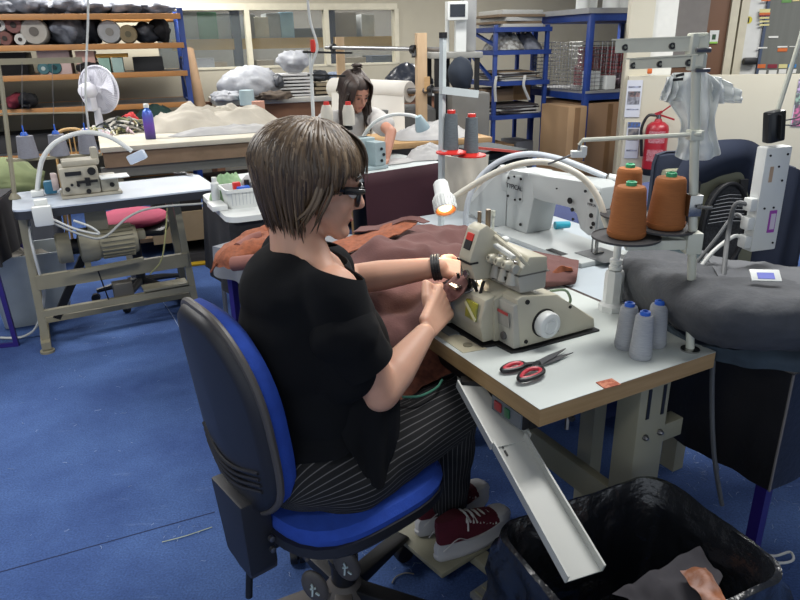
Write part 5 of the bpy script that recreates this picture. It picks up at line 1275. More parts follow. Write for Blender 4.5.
# ---------------------------------------------------------------- gooseneck lamp with lit ribbed head
bq = mt_(612, 312, .772); bw = FM_ @ bq
bw = FM_ @ V(.52,.325,.772)
gl_ = thing('gooseneck_lamp', 'lit white gooseneck lamp on an octagonal base arching over the overlocker', 'lamp', bw, MA)
FB_ = frame(bw, MA)
MB(FB_).lathe([(0,0),(.036,0),(.036,.016),(.026,.024),(.026,.105),(.022,.115),(0,.115)], (0,0,0), (0,0,1), 8).build('base', M_white, gl_)
MB(FB_).lathe([(.012,.115),(.018,.118),(.018,.128),(.013,.132),(.017,.136),(.017,.146),(.010,.15),(.010,.20),(0,.20)], (0,0,0), (0,0,1), 20).build('joint', M_white, gl_)
M_neck = mat('warm_white_neck', '#c9c6ba', .4)
yb = bw.y
pp = [bw+V(0,0,.19), at(607, 225, y=yb+.01), at(599, 200, y=yb+.03), at(585, 180, y=yb+.05), at(566, 168, y=yb+.07), at(545, 162, y=yb+.09), at(520, 164, y=yb+.10), at(495, 173, y=yb+.11), at(470, 187, y=yb+.12), at(453, 198, y=yb+.12)]
MB().tube(bez(pp, 80), .0088, 12).build('gooseneck', M_neck, gl_)
hc = at(443, 196, y=yb+.12); ax_ = V(.12, -.70, -.70).normalized()
MB().lathe([(0,-.045),(.018,-.045),(.021,-.04),(.022,-.005),(.029,.006),(.031,.012),(.031,.048),(.028,.048),(.026,.03),(0,.03)], hc, ax_, 30).build('lamp_head', M_white, gl_)
m = MB(); x_, y_ = perp(ax_)
for k in range(22):
    a = 2*pi*k/22; dd = x_*cos(a)+y_*sin(a); m.bar(hc+ax_*.012+dd*.031, hc+ax_*.044+dd*.031, .003, .003, dd)
m.build('rib', M_white, gl_)
M_glow = mat('lamp_glow', '#ffdca8', .4, emit=5)
MB().lathe([(0,.046),(.012,.045),(.0175,.040),(.019,.034)], hc, ax_, 24).build('bulb', M_glow, gl_)
MB().lathe([(.0195,.0305),(.0278,.047),(.0268,.047),(.0187,.0305)], hc, ax_, 24).build('reflector', mat('glow_tinted_reflector','#d48a55',.35,.3), gl_, recalc=False)  # orange ring, the bulb's warm glow put into its colour
ld = bpy.data.lights.new('lamp_spot', 'SPOT'); ld.energy = 2.0; ld.color = (1,.82,.58); ld.spot_size = radians(110); ld.spot_blend = .6; ld.shadow_soft_size = .02
lo = bpy.data.objects.new('lamp_spot', ld); COL.objects.link(lo); lo.location = hc+ax_*.055; lo.rotation_euler = ax_.to_track_quat('-Z','Y').to_euler()
# ================================================================= second lockstitch table
t2 = thing('sewing_table', 'pale grey topped table with the lockstitch machine behind the main table', 'table', FM_ @ V(.55,.35,0), MA)
M_t2 = mat('pale_blue_top', '#b3bcc2', .4, hex2='#a5afb6', scale=3)
MB(FM_).box(.548, 1.10, .36, 1.55, .73, .7705, .003).build('tabletop', M_t2, t2)
for y in (.45, 1.45):
    for x in (.62, 1.04): MB(FM_).box(x-.025,x+.025,y-.03,y+.03,0,.73).build('leg', M_leg, t2)
MB(FM_).box(.535,.548,.36,1.15,.755,.771).build('joint_strip', mat('dark_joint','#3a2f2c',.7), t2)
FT2 = FM_ @ Matrix.Translation((0,0,.771))
ls = thing('lockstitch_machine', 'pale grey lockstitch sewing machine seen from its back, behind the overlocker', 'sewing machine', FT2 @ V(.83,.9,0), MA)
M_ls = mat('lockstitch_grey', '#b2b7b6', .35, hex2='#a9aeae', scale=4)
MB(FT2).box(.70,.93,.64,1.17,.0,.018,.004).build('bed', M_ls, ls)
pil = MB(FT2).prism([(.775,1.02,.018),(.775,1.15,.018),(.775,1.15,.225),(.775,1.135,.245),(.775,1.03,.25),(.775,1.0,.20),(.775,.99,.16)], (.12,0,0), .008).build('pillar', M_ls, ls)
MB(FT2).prism([(.778,1.04,.160),(.778,1.04,.250),(.778,.72,.262),(.778,.66,.255),(.778,.655,.10),(.778,.70,.085),(.778,.745,.10),(.778,.755,.155),(.778,.80,.172),(.778,.95,.160)], (.10,0,0), .008).build('arm', M_ls, ls)
MB(FT2).prism([(.770,.665,.095),(.770,.66,.245),(.770,.705,.25),(.770,.71,.10)], (.008,0,0), .003).build('face_plate', M_ls, ls)
MB(FT2).prism([(.770,1.05,.135),(.770,1.145,.135),(.770,1.145,.225),(.770,1.06,.232)], (.006,0,0), .003).build('back_plate', M_ls, ls)
m = MB(FT2)
for (y, z, r) in ((1.06,.222,.005),(1.135,.215,.005),(1.10,.225,.004),(1.135,.145,.005),(1.06,.145,.005),(1.09,.138,.004),(1.05,.05,.006),(.79,.19,.011),(.775,.162,.007),(.768,.13,.005),(.69,.21,.006),(.685,.16,.008),(.672,.135,.007),(.68,.12,.005),(.72,.235,.005),(.86,.22,.003)):
    MB(FT2).lathe([(0,0),(r,0),(r,.004),(0,.004)], (.770, y, z), (-1,0,0), 12).build('screw', M_dark, ls)
M_txt = mat('dark_lettering', '#30323a', .5)
text('TYPICAL', .026, FT2 @ facing((.768,1.098,.185),(0,-1,0)), M_txt, 'lettering', ls)
text('TYPICAL', .011, FT2 @ facing((.768,.686,.195),(0,-1,0)), M_txt, 'lettering', ls)
MB(FT2).tube([(.81,.69,.10),(.81,.69,.02)], .006, 10).build('needle_bar', M_chrome, ls)
MB(FT2).bar((.80,.69,.022),(.84,.69,.022),.014,.005).tube([(.80,.70,.09),(.80,.70,.025)], .003, 6).build('presser_foot', M_chrome, ls)
MB(FT2).box(.76,.88,.60,.74,.018,.020).build('needle_plate', mat('mid_steel','#6c6f72',.35,.7), ls)
m = MB(FT2); m.box(.70,.73,.74,.82,.0185,.020).box(.715,.735,1.18,1.24,.001,.003); m.build('hinge_plate', M_dark, ls)
MB(FT2).lathe([(0,0),(.06,0),(.065,.01),(.065,.03),(.05,.04),(0,.04)], (.835,1.155,.19), (0,1,0), 30).build('hand_wheel', M_ls, ls)
# belt guard / slanted motor housing on the left
bg = MB(FT2); bg.prism([(.78,1.16,.0),(.78,1.30,.0),(.78,1.45,.02),(.78,1.42,.05),(.78,1.21,.235),(.78,1.16,.245)], (.10,0,0), .008); bg.build('belt_guard', M_ls, ls)
MB(FT2).bar((.79,1.44,.05),(.79,1.20,.245),.02,.02).build('guard_trim', M_white, ls)
MB(FT2).lathe([(0,0),(.006,0),(.006,.08),(.009,.08),(.009,.10),(0,.10)], (.69,1.12,0)).build('bobbin_winder', M_sc, ls)
# second gooseneck
g2 = thing('gooseneck_lamp', 'second white gooseneck tube arching high behind the lockstitch machine', 'lamp', at(466,238,z=.772), 0)
y0_ = at(466,238,z=.772).y
pp = [at(466,238,z=.772), at(466,215,y=y0_), at(470,195,y=y0_), at(482,175,y=y0_), at(502,160,y=y0_-.02), at(528,154,y=y0_-.05), at(556,158,y=y0_-.1), at(582,167,y=y0_-.15), at(606,177,y=y0_-.2)]
MB().tube(bez(pp, 60), .0105, 12).build('gooseneck', mat('cool_white_neck','#bcc3ca',.4), g2)
e = at(608,178,y=y0_-.2); MB().lathe([(0,0),(.016,0),(.018,.03),(.012,.05),(0,.05)], e, (1,-.2,-.25), 14).build('lamp_head', M_white, g2)
MB(frame(at(466,238,z=.772))).lathe([(0,0),(.03,0),(.03,.02),(.014,.03),(0,.03)]).build('base', M_white, g2)
# small bits on that table
q = at(562, 228, z=.79); one(MB(frame(q, 10)).tube([(-.03,0,.012),(.03,0,.012)], [.016,.013], 14), 'teal_bobbin_case', mat('teal','#2aa0b8',.35), 'bright teal blue plastic piece in the throat of the lockstitch machine', 'notion')
q = at(548, 226, z=.79); heap(frame((q.x,q.y,0)), 0, 0, .06, .05, .02, .775, M_linen2, 'scrap_cloth', 'small pale cloth scrap behind the lockstitch arm', 'cloth', 51, 24)
q = at(625, 222, z=.5); one(MB(frame((FM_ @ V(1.35,1.3,0)).xy.to_3d(), 28)).box(-.35,.75,-.5,.3,0,.76,.02), 'blue_cloth_bench', mat('navy_cloth','#2a3766',.85), 'navy blue cloth covered bench behind the lockstitch machine', 'bench')
# ================================================================= right: leather covered table and grey felt
RC = at(793, 374, z=.72); FRC = frame((RC.x, RC.y, 0), 30)
bt = thing('covered_table', 'table under a black leather cover with purple legs at the right edge', 'table', FRC.translation, 30)
M_leather = mat('black_leather', '#1c1b1d', .42, hex2='#141315', scale=6, bump=.4, bscale=60)
def leath(u, v):
    # skirt round the visible corner: left-front face then right-front face
    if u < .5: x = 0; y = .46*(1-u/.5)
    else: x = 1.0*(u-.5)/.5; y = 0
    b = .005*sin(u*23+v*2)*v+.003*sin(u*60)*v*v
    return (x-(.0+b if u < .5 else 0), y-(b if u >= .5 else 0), .72-.33*v)
MB(FRC).grid(leath, 80, 14).solid(.006).build('skirt', M_leather, bt)
MB(FRC).box(.004,1.0,.004,.46,.69,.72,.01).build('cover_top', M_leather, bt)
MB(FRC).tube([(-.004,-.004,.721-.0),(-.002,-.004,.6),(-.006,-.006,.39)], .0035, 6).tube([(-.002,.455,.722),(-.002,.0,.722),(.98,-.004,.722)], .003, 6).build('seam_piping', mat('pale_seam','#6f6b68',.7), bt)
for (x, y) in ((.01,.0),(.95,.02),(.03,.42),(.95,.42)): MB(FRC).box(x,x+.03,y+.008,y+.038,0,.69).build('leg', M_purple, bt)
# grey felt patch helper
def cr4(P, t):
    n = len(P)-1; x = t*n; i = min(int(x), n-1); f = x-i
    a = P[i-1] if i > 0 else P[0]*2-P[1]; b = P[i]; c = P[i+1]; d = P[i+2] if i+2 <= n else P[n]*2-P[n-1]
    return .5*((2*b)+(c-a)*f+(2*a-5*b+4*c-d)*f*f+(3*b-a-3*c+d)*f**3)
def patch(rows, nu=50, nv=40, amp=.0, fr=8, seed=0, thick=.004, wr=0, wfr=30):
    R = [[at(px, py, z=z) for px, py, z in r] for r in rows]
    def fn(u, v):
        p = cr4([cr4(r, u) for r in R], v)
        if amp: p = p + V(0,0,1)*amp*noise.fractal(V(p.x*fr+seed, p.y*fr, p.z*fr), .5, 2, 3)
        if wr: p = p + V(0,0,1)*wr*abs(noise.noise(V(p.x*wfr*.3+seed, p.y*wfr, p.z*3)))
        return p
    m = MB().grid(fn, nu, nv)
    if thick: m.solid(thick)
    return m
M_felt = mat('grey_felt', '#4a4c50', .95, hex2='#404246', scale=30, bump=.4, bscale=120)
gf = one(patch([[(640,243,.86),(690,256,.88),(750,276,.90),(830,283,.90)],
        [(624,256,.90),(668,268,.93),(730,292,.96),(830,296,.96)],
        [(620,272,.87),(660,294,.90),(725,320,.92),(830,322,.92)],
        [(621,292,.80),(662,318,.82),(728,346,.83),(830,348,.83)],
        [(622,300,.765),(664,322,.765),(730,349,.765),(830,352,.765)]], 60, 40, .012, 7, 3, .012), 'grey_felt', M_felt, 'thick folded dark grey felt piled on the leather covered table', 'fabric')
one(patch([[(640,300,.80),(690,338,.78),(760,352,.78),(830,350,.78)],[(650,318,.77),(690,343,.765),(760,360,.765),(830,362,.765)],[(662,330,.745),(695,352,.742),(760,368,.742),(830,372,.742)]], 40, 14, .008, 9, 5, .008), 'blue_grey_fabric', mat('blue_grey_fabric','#394752',.9,hex2='#2b3640',scale=20), 'thin blue grey fabric layer showing under the grey felt', 'fabric')
one(patch([[(632,238,.83),(680,246,.84),(720,262,.86),(735,272,.87)],[(628,252,.85),(670,262,.87),(715,276,.88),(745,284,.89)]], 30, 8, .004, 9, 6, .006), 'dark_teal_fabric', mat('teal_dark','#16292f',.9), 'dark teal fabric strip at the back of the grey felt', 'fabric')
one(patch([[(700,250,.86),(750,262,.88),(830,268,.9)],[(720,278,.92),(770,292,.93),(830,290,.93)]], 30, 10, .01, 9, 8, .01), 'grey_fabric', mat('mid_grey_fabric','#5a5c60',.95,bump=.3), 'lighter grey fabric folded behind the dark felt', 'fabric')
mp = MB(); P = [at(x, y, z=z) for x, y, z in ((626,257,.915),(668,266,.945),(712,284,.972),(760,292,.985),(830,294,.985))]
# small price gadget card
q = at(765, 276, z=.965); FQ = frame(q, -8)
t = thing('white_card', 'small white card with a blue printed panel lying on the grey felt', 'card', q, -8)
RX = Matrix.Rotation(radians(35), 4, 'X')
MB(FQ @ RX).box(-.032,.032,-.016,.016,0,.004,.001).build('card', M_white, t); MB(FQ @ RX).box(-.018,.018,-.011,.006,.004,.005).build('print', mat('lilac_blue','#6a72c4',.5), t)
# ================================================================= chair with jacket
JC = at(678, 250, y=2.45); FJ = frame((JC.x, JC.y, 0), 8)
jc = thing('swivel_chair', 'black office chair with mesh back panel, behind the grey felt', 'chair', FJ.translation, 8)
MB(FJ).tube([(0,0,.06),(0,0,.45)], .03, 14).build('column', M_black, jc)
for k in range(5):
    a = 2*pi*k/5; MB(FJ).tube([(0,0,.10),(.28*cos(a),.28*sin(a),.07)], [.025,.016], 8).build('leg', M_black, jc); MB(FJ).lathe([(0,0),(.027,0),(.027,.04),(0,.04)], (.3*cos(a),.3*sin(a),.027), (-sin(a),cos(a),0), 14).build('castor', M_black, jc)
MB(FJ).box(-.23,.23,-.2,.25,.45,.52,.03).build('seat', M_black, jc)
MB(FJ).box(-.20,.22,-.19,-.15,.56,1.06,.02).build('back_pad', mat('yellowish_grey','#84846f',.8), jc)
def oval(cx, cz, rx, rz, y, th, n=40):
    a = [(cx+rx*cos(2*pi*k/n), y, cz+rz*sin(2*pi*k/n)) for k in range(n)]; return MB(FJ).prism(a, (0,th,0), 0)
M_mesh = mat('charcoal_mesh', '#17181b', .6, hex2='#2b2c30', scale=150, contrast=.03)
oval(.015,.86,.078,.150,-.235,.03).build('mesh_back', M_mesh, jc)
MB(FJ).tube([(.015+.080*cos(a),-.237,.86+.152*sin(a)) for a in [2*pi*k/36 for k in range(37)]], .008, 8).build('back_frame', M_black, jc)
m = MB(FJ)
for k in range(8):
    z = .885+.013*k; w__ = .066*sqrt(max(0.05,1-((z-.86)/.15)**2)); m.tube([(.015-w__,-.239,z-.006),(.015,-.239,z),(.015+w__,-.239,z-.004)], .0016, 5)
m.build('mesh_rib', mat('rib_grey','#77797c',.5), jc)
M_navy = mat('navy_jacket', '#222b40', .85, hex2='#1b2335', scale=8)
jk = thing('jacket', 'navy jacket draped over the back of the office chair', 'jacket', FJ @ V(0,-.2,.7), 8)
def arch(x0, x1, zt, zb, y, off, nz=.012):
    def fn(u, v):
        # u along the arch from left foot over the top to the right foot; v from outer rim inward
        a = pi*(1-u); c, s_ = cos(a), max(0,sin(a)); e = .55
        cx = (x0+x1)/2; rx = (x1-x0)/2
        X = cx+rx*(abs(c)**.75)*(1 if c > 0 else -1); Z = zb+(zt-zb)*s_**e
        k = v; X = lerp(X, cx+(X-cx)*.60, k); Z = lerp(Z, zb+(Z-zb)*.80, k)
        return (X, y-.05*sin(pi*min(1,k+.15))*.9+off+nz*sin(u*22+v*2), Z)
    return fn
MB(FJ).grid(arch(-.225,.255,1.145,.45,-.16,0), 60, 12).solid(.016).build('collar_fold', M_navy, jk)
MB(FJ).box(-.21,.24,-.15,-.09,.55,1.11,.04).build('back_panel', M_navy, jk)
def wing(u, v): return (lerp(.17,.34,u)+.03*v*u, -.20-.05*sin(pi*u)+.012*sin(u*12+v*2), lerp(1.07-.10*u*u,.45,v))
MB(FJ).grid(wing, 20, 16).solid(.018).build('side_panel', M_navy, jk)
MB(FJ).bar((.075,-.215,1.02),(.085,-.222,.55),.028,.01,(0,1,0)).bar((-.10,-.215,1.02),(-.11,-.22,.55),.03,.01,(0,1,0)).build('strap', mat('black_strap','#101116',.7), jk)
# ================================================================= plastic apron hung on the thread stand
pa = onp(72)
M_film = mat('cloudy_film', '#dfe3e2', .25, alpha=.72, hex2='#cfd4d4', bump=.5, bscale=12)
ap = thing('plastic_bag', 'cloudy white plastic carrier hung over the top of the main thread stand', 'bag', nearpole(690, 150, .1), 0)
def film(poly_rows, amp=.02, seed=0):
    R = [[nearpole(x, y, .07) for x, y in r] for r in poly_rows]
    def fn(u, v):
        p = cr4([cr4(r, u) for r in R], v); return p + V(0, amp*noise.noise(V(u*4+seed, v*4, 0))+.01*sin(u*20), 0)
    return MB().grid(fn, 40, 30)
film([[(672,74),(690,72),(706,72),(716,80)],[(664,90),(688,92),(712,92),(722,88)],[(680,120),(690,125),(708,125),(714,110)],[(678,140),(690,145),(712,145),(716,130)],[(675,156),(686,160),(715,158),(720,150)]]).solid(.0015).build('body', M_film, ap)
film([[(668,78),(676,74),(684,74)],[(664,90),(674,92),(684,90)],[(661,100),(668,102),(684,100)]],.01,3).solid(.0015).build('sleeve', M_film, ap)
film([[(712,76),(722,78),(734,86),(742,92)],[(712,92),(724,94),(734,98),(742,97)],[(714,104),(724,103),(735,103),(742,102)]],.01,5).solid(.0015).build('sleeve', M_film, ap)
m = MB()
for (a, b) in (((676,76),(684,74)),((673,80),(683,79))): m.bar(nearpole(*a, off=.055), nearpole(*b, off=.055), .003, .006)
m.build('print', M_black, ap)
# ================================================================= power strip hanging by a binder clip
yS = 1.72
ps = thing('power_strip', 'white multi-socket strip hanging upside down from a black binder clip', 'power strip', at(757, 250, y=yS), 0)
a = at(758, 249, y=yS); b = at(775, 146, y=yS); c0 = (a+b)/2; d_ = (b-a).normalized()
Rz = Matrix((V(0,1,0).cross(d_).normalized(), V(0,1,0), d_)).transposed()
Rz = Rz @ Matrix.Rotation(radians(14), 3, 'Z')
MB().cbox(c0, .078, .036, (b-a).length, .005, Rz).build('body', M_white, ps)
def sp(x, y, z): return c0 + Rz @ V(x, y, z)
L2 = (b-a).length/2
for (x, z) in ((-.026,L2-.02),(.026,L2-.02),(.005,L2-.05),(-.018,-.02),(.01,-.02),(.026,-L2+.02),(.022,.05)): MB().lathe([(0,0),(.003,0),(.003,.002),(0,.002)], sp(x,-.018,z), Rz @ V(0,-1,0), 8).build('screw', M_dark, ps)
MB().cbox(sp(.012,-.0185,-L2*.42), .022, .002, .06, 0, Rz).build('purple_label', mat('purple_label','#9a3fa6',.5), ps)
MB().cbox(sp(.013,-.0195,-L2*.42), .014, .002, .042, 0, Rz).build('label_panel', mat('label_pale','#cfc6d6',.5), ps)
MB().cbox(sp(-.015,-.0185,L2*.5), .010, .002, .04, 0, Rz).build('beige_label', mat('beige_label','#b59a80',.5), ps)
for z in (-.01,-.06,-.11): MB().cbox(sp(-.046,0,z), .025, .03, .035, .006, Rz).build('plug', M_white, ps)
bc = thing('binder_clip', 'large black binder clip with wire handles gripping the power strip', 'clip', at(772,150,y=yS), 0)
ctr = at(773, 132, y=yS); up_ = d_; Rc = Rz @ Matrix.Rotation(radians(-8), 3, 'Y')
c2 = ctr + Vector((0,0,.014))
MB().cbox(c2, .046, .030, .078, .006, Rc).bar(c2 + Rc @ V(-.024,-.010,-.036), c2 + Rc @ V(-.024,-.010,.036), .008, .008).bar(c2 + Rc @ V(.0,-.016,-.03), c2 + Rc @ V(.0,-.016,.03), .018, .002).build('jaw', mat('clip_black','#26282a',.3,.3), bc)
P = [c2 + Rc @ V(x, y, z) for (x, y, z) in ((.02,-.012,.0),(.05,-.02,-.004),(.062,-.02,.004),(.058,-.02,.014),(.05,-.018,.012),(.02,-.012,.012))]
MB().tube(bez(P, 24), .0018, 6).build('handle', M_steel, bc)
rd = MB().tube([at(776, 116, y=yS+.01), at(800, 40, y=yS+.01), at(820,-30,y=yS+.01)], .006, 8); one(rd, 'hanging_rod', mat('stand_cream','#c4c6b8',.4), 'thin cream rod rising from the binder clip to the ceiling', 'rod')
def cab2(pts, r, m, label): return one(cablepiece(pts, r, 50, 8), 'cable', m, label, 'cable')
cab2([sp(-.05,0,-.01), at(735,205,y=yS), at(728,235,y=yS), at(724,270,y=1.6), at(718,320,y=1.52), at(713,360,y=1.48), at(712,400,y=1.5), at(713,440,y=1.5), at(716,470,y=1.5), at(722,505,y=1.5)], .0062, M_cable_g, 'thick grey cable falling from the power strip past the main table corner')
cab2([sp(-.05,0,-.11), at(735,236,y=yS), at(715,250,y=1.7), at(700,268,y=1.68), at(690,285,y=1.66), at(678,300,y=1.62), at(672,312,z=.80), at(668,325,z=.775)], .0055, M_cable_w, 'white cable looping from the power strip to behind the grey spools')
cab2([sp(-.05,0,-.06), at(735,215,y=yS+.02), at(715,240,y=yS), at(690,270,y=1.7), at(665,292,y=1.68), at(655,300,z=.80)], .005, M_cable_g, 'grey cable running diagonally behind the thread stand pole')
cab2([at(712,402,y=1.62), at(713,440,y=1.62), at(718,470,z=.3)], .004, M_cable_g, 'thin grey cable hanging against the black leather cover')
# cable clutter on floor at right
q = at(775, 560, z=.0); m = MB().tube(bez([at(760,553,z=.012), at(775,556,z=.012), at(790,552,z=.012), at(793,560,z=.012), at(780,563,z=.012), at(763,558,z=.012)], 24), .004, 6)
one(m, 'cable_loop', M_cable_w, 'small loop of white cord on the carpet beside the purple leg', 'cord')
# ================================================================= OPERATOR'S CHAIR
CH = V(-.165, 1.40, 0); CA = 39.0; FC_ = frame(CH, CA)       # local x = forward
oc = thing('office_chair', 'blue and black office chair under the woman in the foreground', 'chair', CH, CA)
M_bfab = mat('royal_blue_fabric', '#1f46a6', .9, hex2='#1a3d95', scale=40, bump=.3, bscale=200)
M_shell = mat('chair_black_shell', '#212228', .5, hex2='#1b1c21', scale=4)
M_grey_pl = mat('grey_brown_plastic', '#4f4b48', .45)
def sq_ring(cx, cy, rx, ry, z, e=3.2, n=40):
    P = []
    for k in range(n):
        a = 2*pi*k/n; c, s_ = cos(a), sin(a); r = (abs(c)**e+abs(s_)**e)**(-1/e); P.append((cx+rx*r*c, cy+ry*r*s_, z))
    return P
def loft(M, rings, cap=True):
    m = MB(M); R = [m.vs(r) for r in rings]; n = len(R[0])
    for a, b in zip(R, R[1:]):
        for k in range(n): m.fc([a[k], a[(k+1)%n], b[(k+1)%n], b[k]])
    if cap: m.fc(R[0][::-1]); m.fc(R[-1])
    return m
zt_ = .488
loft(FC_, [sq_ring(.0,0,.16,.17,zt_-.045), sq_ring(.0,0,.215,.225,zt_-.04), sq_ring(.005,0,.224,.224,zt_-.03), sq_ring(.005,0,.228,.227,zt_-.01), sq_ring(.0,0,.218,.214,zt_+.010), sq_ring(0,0,.17,.17,zt_+.02)]).build('seat', M_bfab, oc)
loft(FC_, [sq_ring(0,0,.13,.14,zt_-.085), sq_ring(0,0,.205,.21,zt_-.075), sq_ring(.0,0,.231,.231,zt_-.05), sq_ring(0,0,.231,.231,zt_-.026), sq_ring(0,0,.20,.20,zt_-.025)]).build('seat_pan', M_shell, oc)
# backrest: outline in (y, z), profile curve in x
def back_outline(n=60):
    P = []
    for k in range(n):
        a = 2*pi*k/n; c, s_ = cos(a), sin(a); e = 3.0; r = (abs(c)**e+abs(s_)**e)**(-1/e)
        y = .178*r*c + .018; z = .245*r*s_
        y *= 1+.04*(-z/.25) if z < 0 else 1-.22*(z/.245)**2
        if z < 0: y *= 1-.35*max(0,(-z-.14)/.115)**1.6
        P.append((y, z))
    return P
BO = back_outline(); zc0 = .750
def bx(z, y): return -.225 - .10*max(0, z-.55)**1.0*1.0 + .05*max(0,(.60-z))*1.2 + .9*y*y
def back_layer(off, sc): return [(bx(zc0+z*sc, y*sc)+off, y*sc, zc0+z*sc) for y, z in BO]
def back_solid(o0, o1, sc0, scm, sc1, m, name):
    rings = []
    for o, s_ in ((o0, 0.02),(o0, .5),(o0,.85),(o0,sc0),((o0+o1)/2,scm),(o1,sc1),(o1,.85),(o1,.5),(o1,.02)): rings.append(back_layer(o, s_))
    return loft(FC_, rings).build(name, m, oc, smooth=60)
back_solid(-.048, -.022, .93, .985, .99, M_shell, 'back_shell')
back_solid(-.020, .022, .99, 1.0, .93, M_bfab, 'back_cushion')
m = MB(FC_)
P = [V(*p) for p in back_layer(-.026, 1.0)]; P.append(P[0]); m.tube(P, .0085, 8); m.build('edge_trim', M_grey_pl, oc)
m = MB(FC_)
for k in range(4):
    z = .60+.016*k; m.tube(bez([(bx(z,-.13)-.0515,-.13,z+.02),(bx(z,-.04)-.0515,-.04,z-.004),(bx(z,.04)-.0515,.04,z-.004),(bx(z,.13)-.0515,.13,z+.02)],12), .004, 6)
m.build('shell_ridge', M_shell, oc)
# spine bracket, lever and knob
MB(FC_).prism([(-.295,-.075,.56),(-.295,.075,.56),(-.285,.06,.36),(-.27,.03,.32),(-.27,-.03,.32),(-.285,-.06,.36)], (.07,0,0), .008).build('back_bracket', M_shell, oc)
MB(FC_).bar((-.25,0,.39),(.0,0,.40),.07,.03).build('seat_bar', M_shell, oc)
MB(FC_).tube([(-.265,-.01,.33),(-.275,-.012,.26)], .0085, 10).build('height_lever', M_black, oc)
m = MB(FC_)
for z in (.455,.425): m.lathe([(0,0),(.007,0),(.007,.01),(0,.012)], (-.235,-.078,z), (0,-1,0), 12)
m.build('rivet', M_steel, oc)
MB(FC_).tube([(0,0,.08),(0,0,.20)], .034, 20).tube([(0,0,.19),(0,0,.40)], .022, 16).lathe([(.034,.19),(.04,.20),(.04,.215),(.024,.22)], (0,0,0)).build('column', M_black, oc)
MB(FC_).box(-.10,.10,-.08,.08,.375,.41,.01).build('mechanism', M_shell, oc)
# two paddle levers with white marks
for i, (pxa, pya, pxb, pyb) in enumerate(((333,541,347,565),(304,549,315,586))):
    a = at(pxa, pya, z=.35); b = at(pxb, pyb, y=a.y-.02)
    lv = MB().tube([a, a.lerp(b,.3)], .006, 8).ball(b, .030, .012, .05, Matrix.Rotation(radians(-18),3,'Y'), 20).build('paddle_lever', M_grey_pl, oc)
    f = b+V(0,-.0135,0); mk = MB()
    for (p, q) in (((-.006,.018),(-.002,.004)),((-.010,.004),(.004,.006)),((-.004,.004),(-.006,-.018)),((.003,-.008),(.011,-.016))): mk.bar(f+V(p[0],0,p[1]), f+V(q[0],0,q[1]), .004, .004, (0,1,0))
    mk.build('arrow_mark', mat('pale_mark','#b9c9c6',.5), lv)
# spring bellows on the rear lever
a = at(299, 540, z=.36); b = at(305, 556, y=a.y-.01)
MB().tube([a.lerp(b, k/12) for k in range(13)], [.011 if k%2 else .007 for k in range(13)], 10).build('bellows', M_black, oc)
# star base
M_base = mat('dusty_base', '#55504d', .55)
MB(FC_).lathe([(.03,.075),(.055,.08),(.06,.10),(.045,.125),(.036,.135)], (0,0,0)).build('hub', M_base, oc)
base_dirs = [22, 94, 166, 238, 310]
ca_ = at(403, 568, z=.03) - CH; a0 = 55 - CA
for k in range(5):
    a = radians(a0+72*k); d = V(cos(a), sin(a), 0); s_ = V(-sin(a), cos(a), 0)
    MB(FC_).prism([d*.03+V(0,0,.08)-s_*.024, d*.03+V(0,0,.125)-s_*.024, d*.27+V(0,0,.095)-s_*.024, d*.285+V(0,0,.075)-s_*.024], s_*.048, .008).build('base_arm', M_base if k in (2,3) else M_black, oc)
    cs = MB(FC_).lathe([(.012,-.024),(.027,-.024),(.029,-.018),(.029,-.004),(.016,-.003),(.016,.003),(.029,.004),(.029,.018),(.027,.024),(.012,.024)], d*.27+V(0,0,.0295), (d*.4+s_*.9), 24).build('castor', M_black, oc)
    MB(FC_).tube([d*.27+V(0,0,.05), d*.27+V(0,0,.085)], .006, 8).build('castor_stem', M_steel, cs)

# ================================================================= WOMAN IN THE FOREGROUND
PC = V(-.165, 1.385, 0); PA = 28.0; FP_ = frame(PC, PA)
def W(f, l, z): return FP_ @ V(f, l, z)
M_skin = mat('skin', '#c49a84', .5, hex2='#b98c76', scale=7, spec=.35)
M_skin.node_tree.nodes['Principled BSDF'].inputs['Subsurface Weight'].default_value = .08
wm = thing('woman', 'person seated sewing in a loose black top, with short brown hair and dark glasses', 'person', PC, PA)
HC = W(-.014, .0, 1.205)                                   # head centre
HM = Matrix.Translation(HC) @ Matrix.Rotation(radians(16), 4, 'Z') @ Matrix.Rotation(radians(13), 4, 'Y')
def Hh(x, y, z): return HM @ V(x, y, z)
HR = HM.to_3x3()
sR = W(-.035,-.155,1.0); sL = W(.0,.165,1.0)
eR = at(380, 392, z=.775); wR = at(424, 334, z=.845); hR = at(438, 305, z=.865)
wL = at(438, 267, z=.925); hL = at(455, 266, z=.905); eL = at(352, 282, z=.90)
eL = wL + (sL-wL).normalized()*.0 + (at(350, 280, z=.885)-wL)
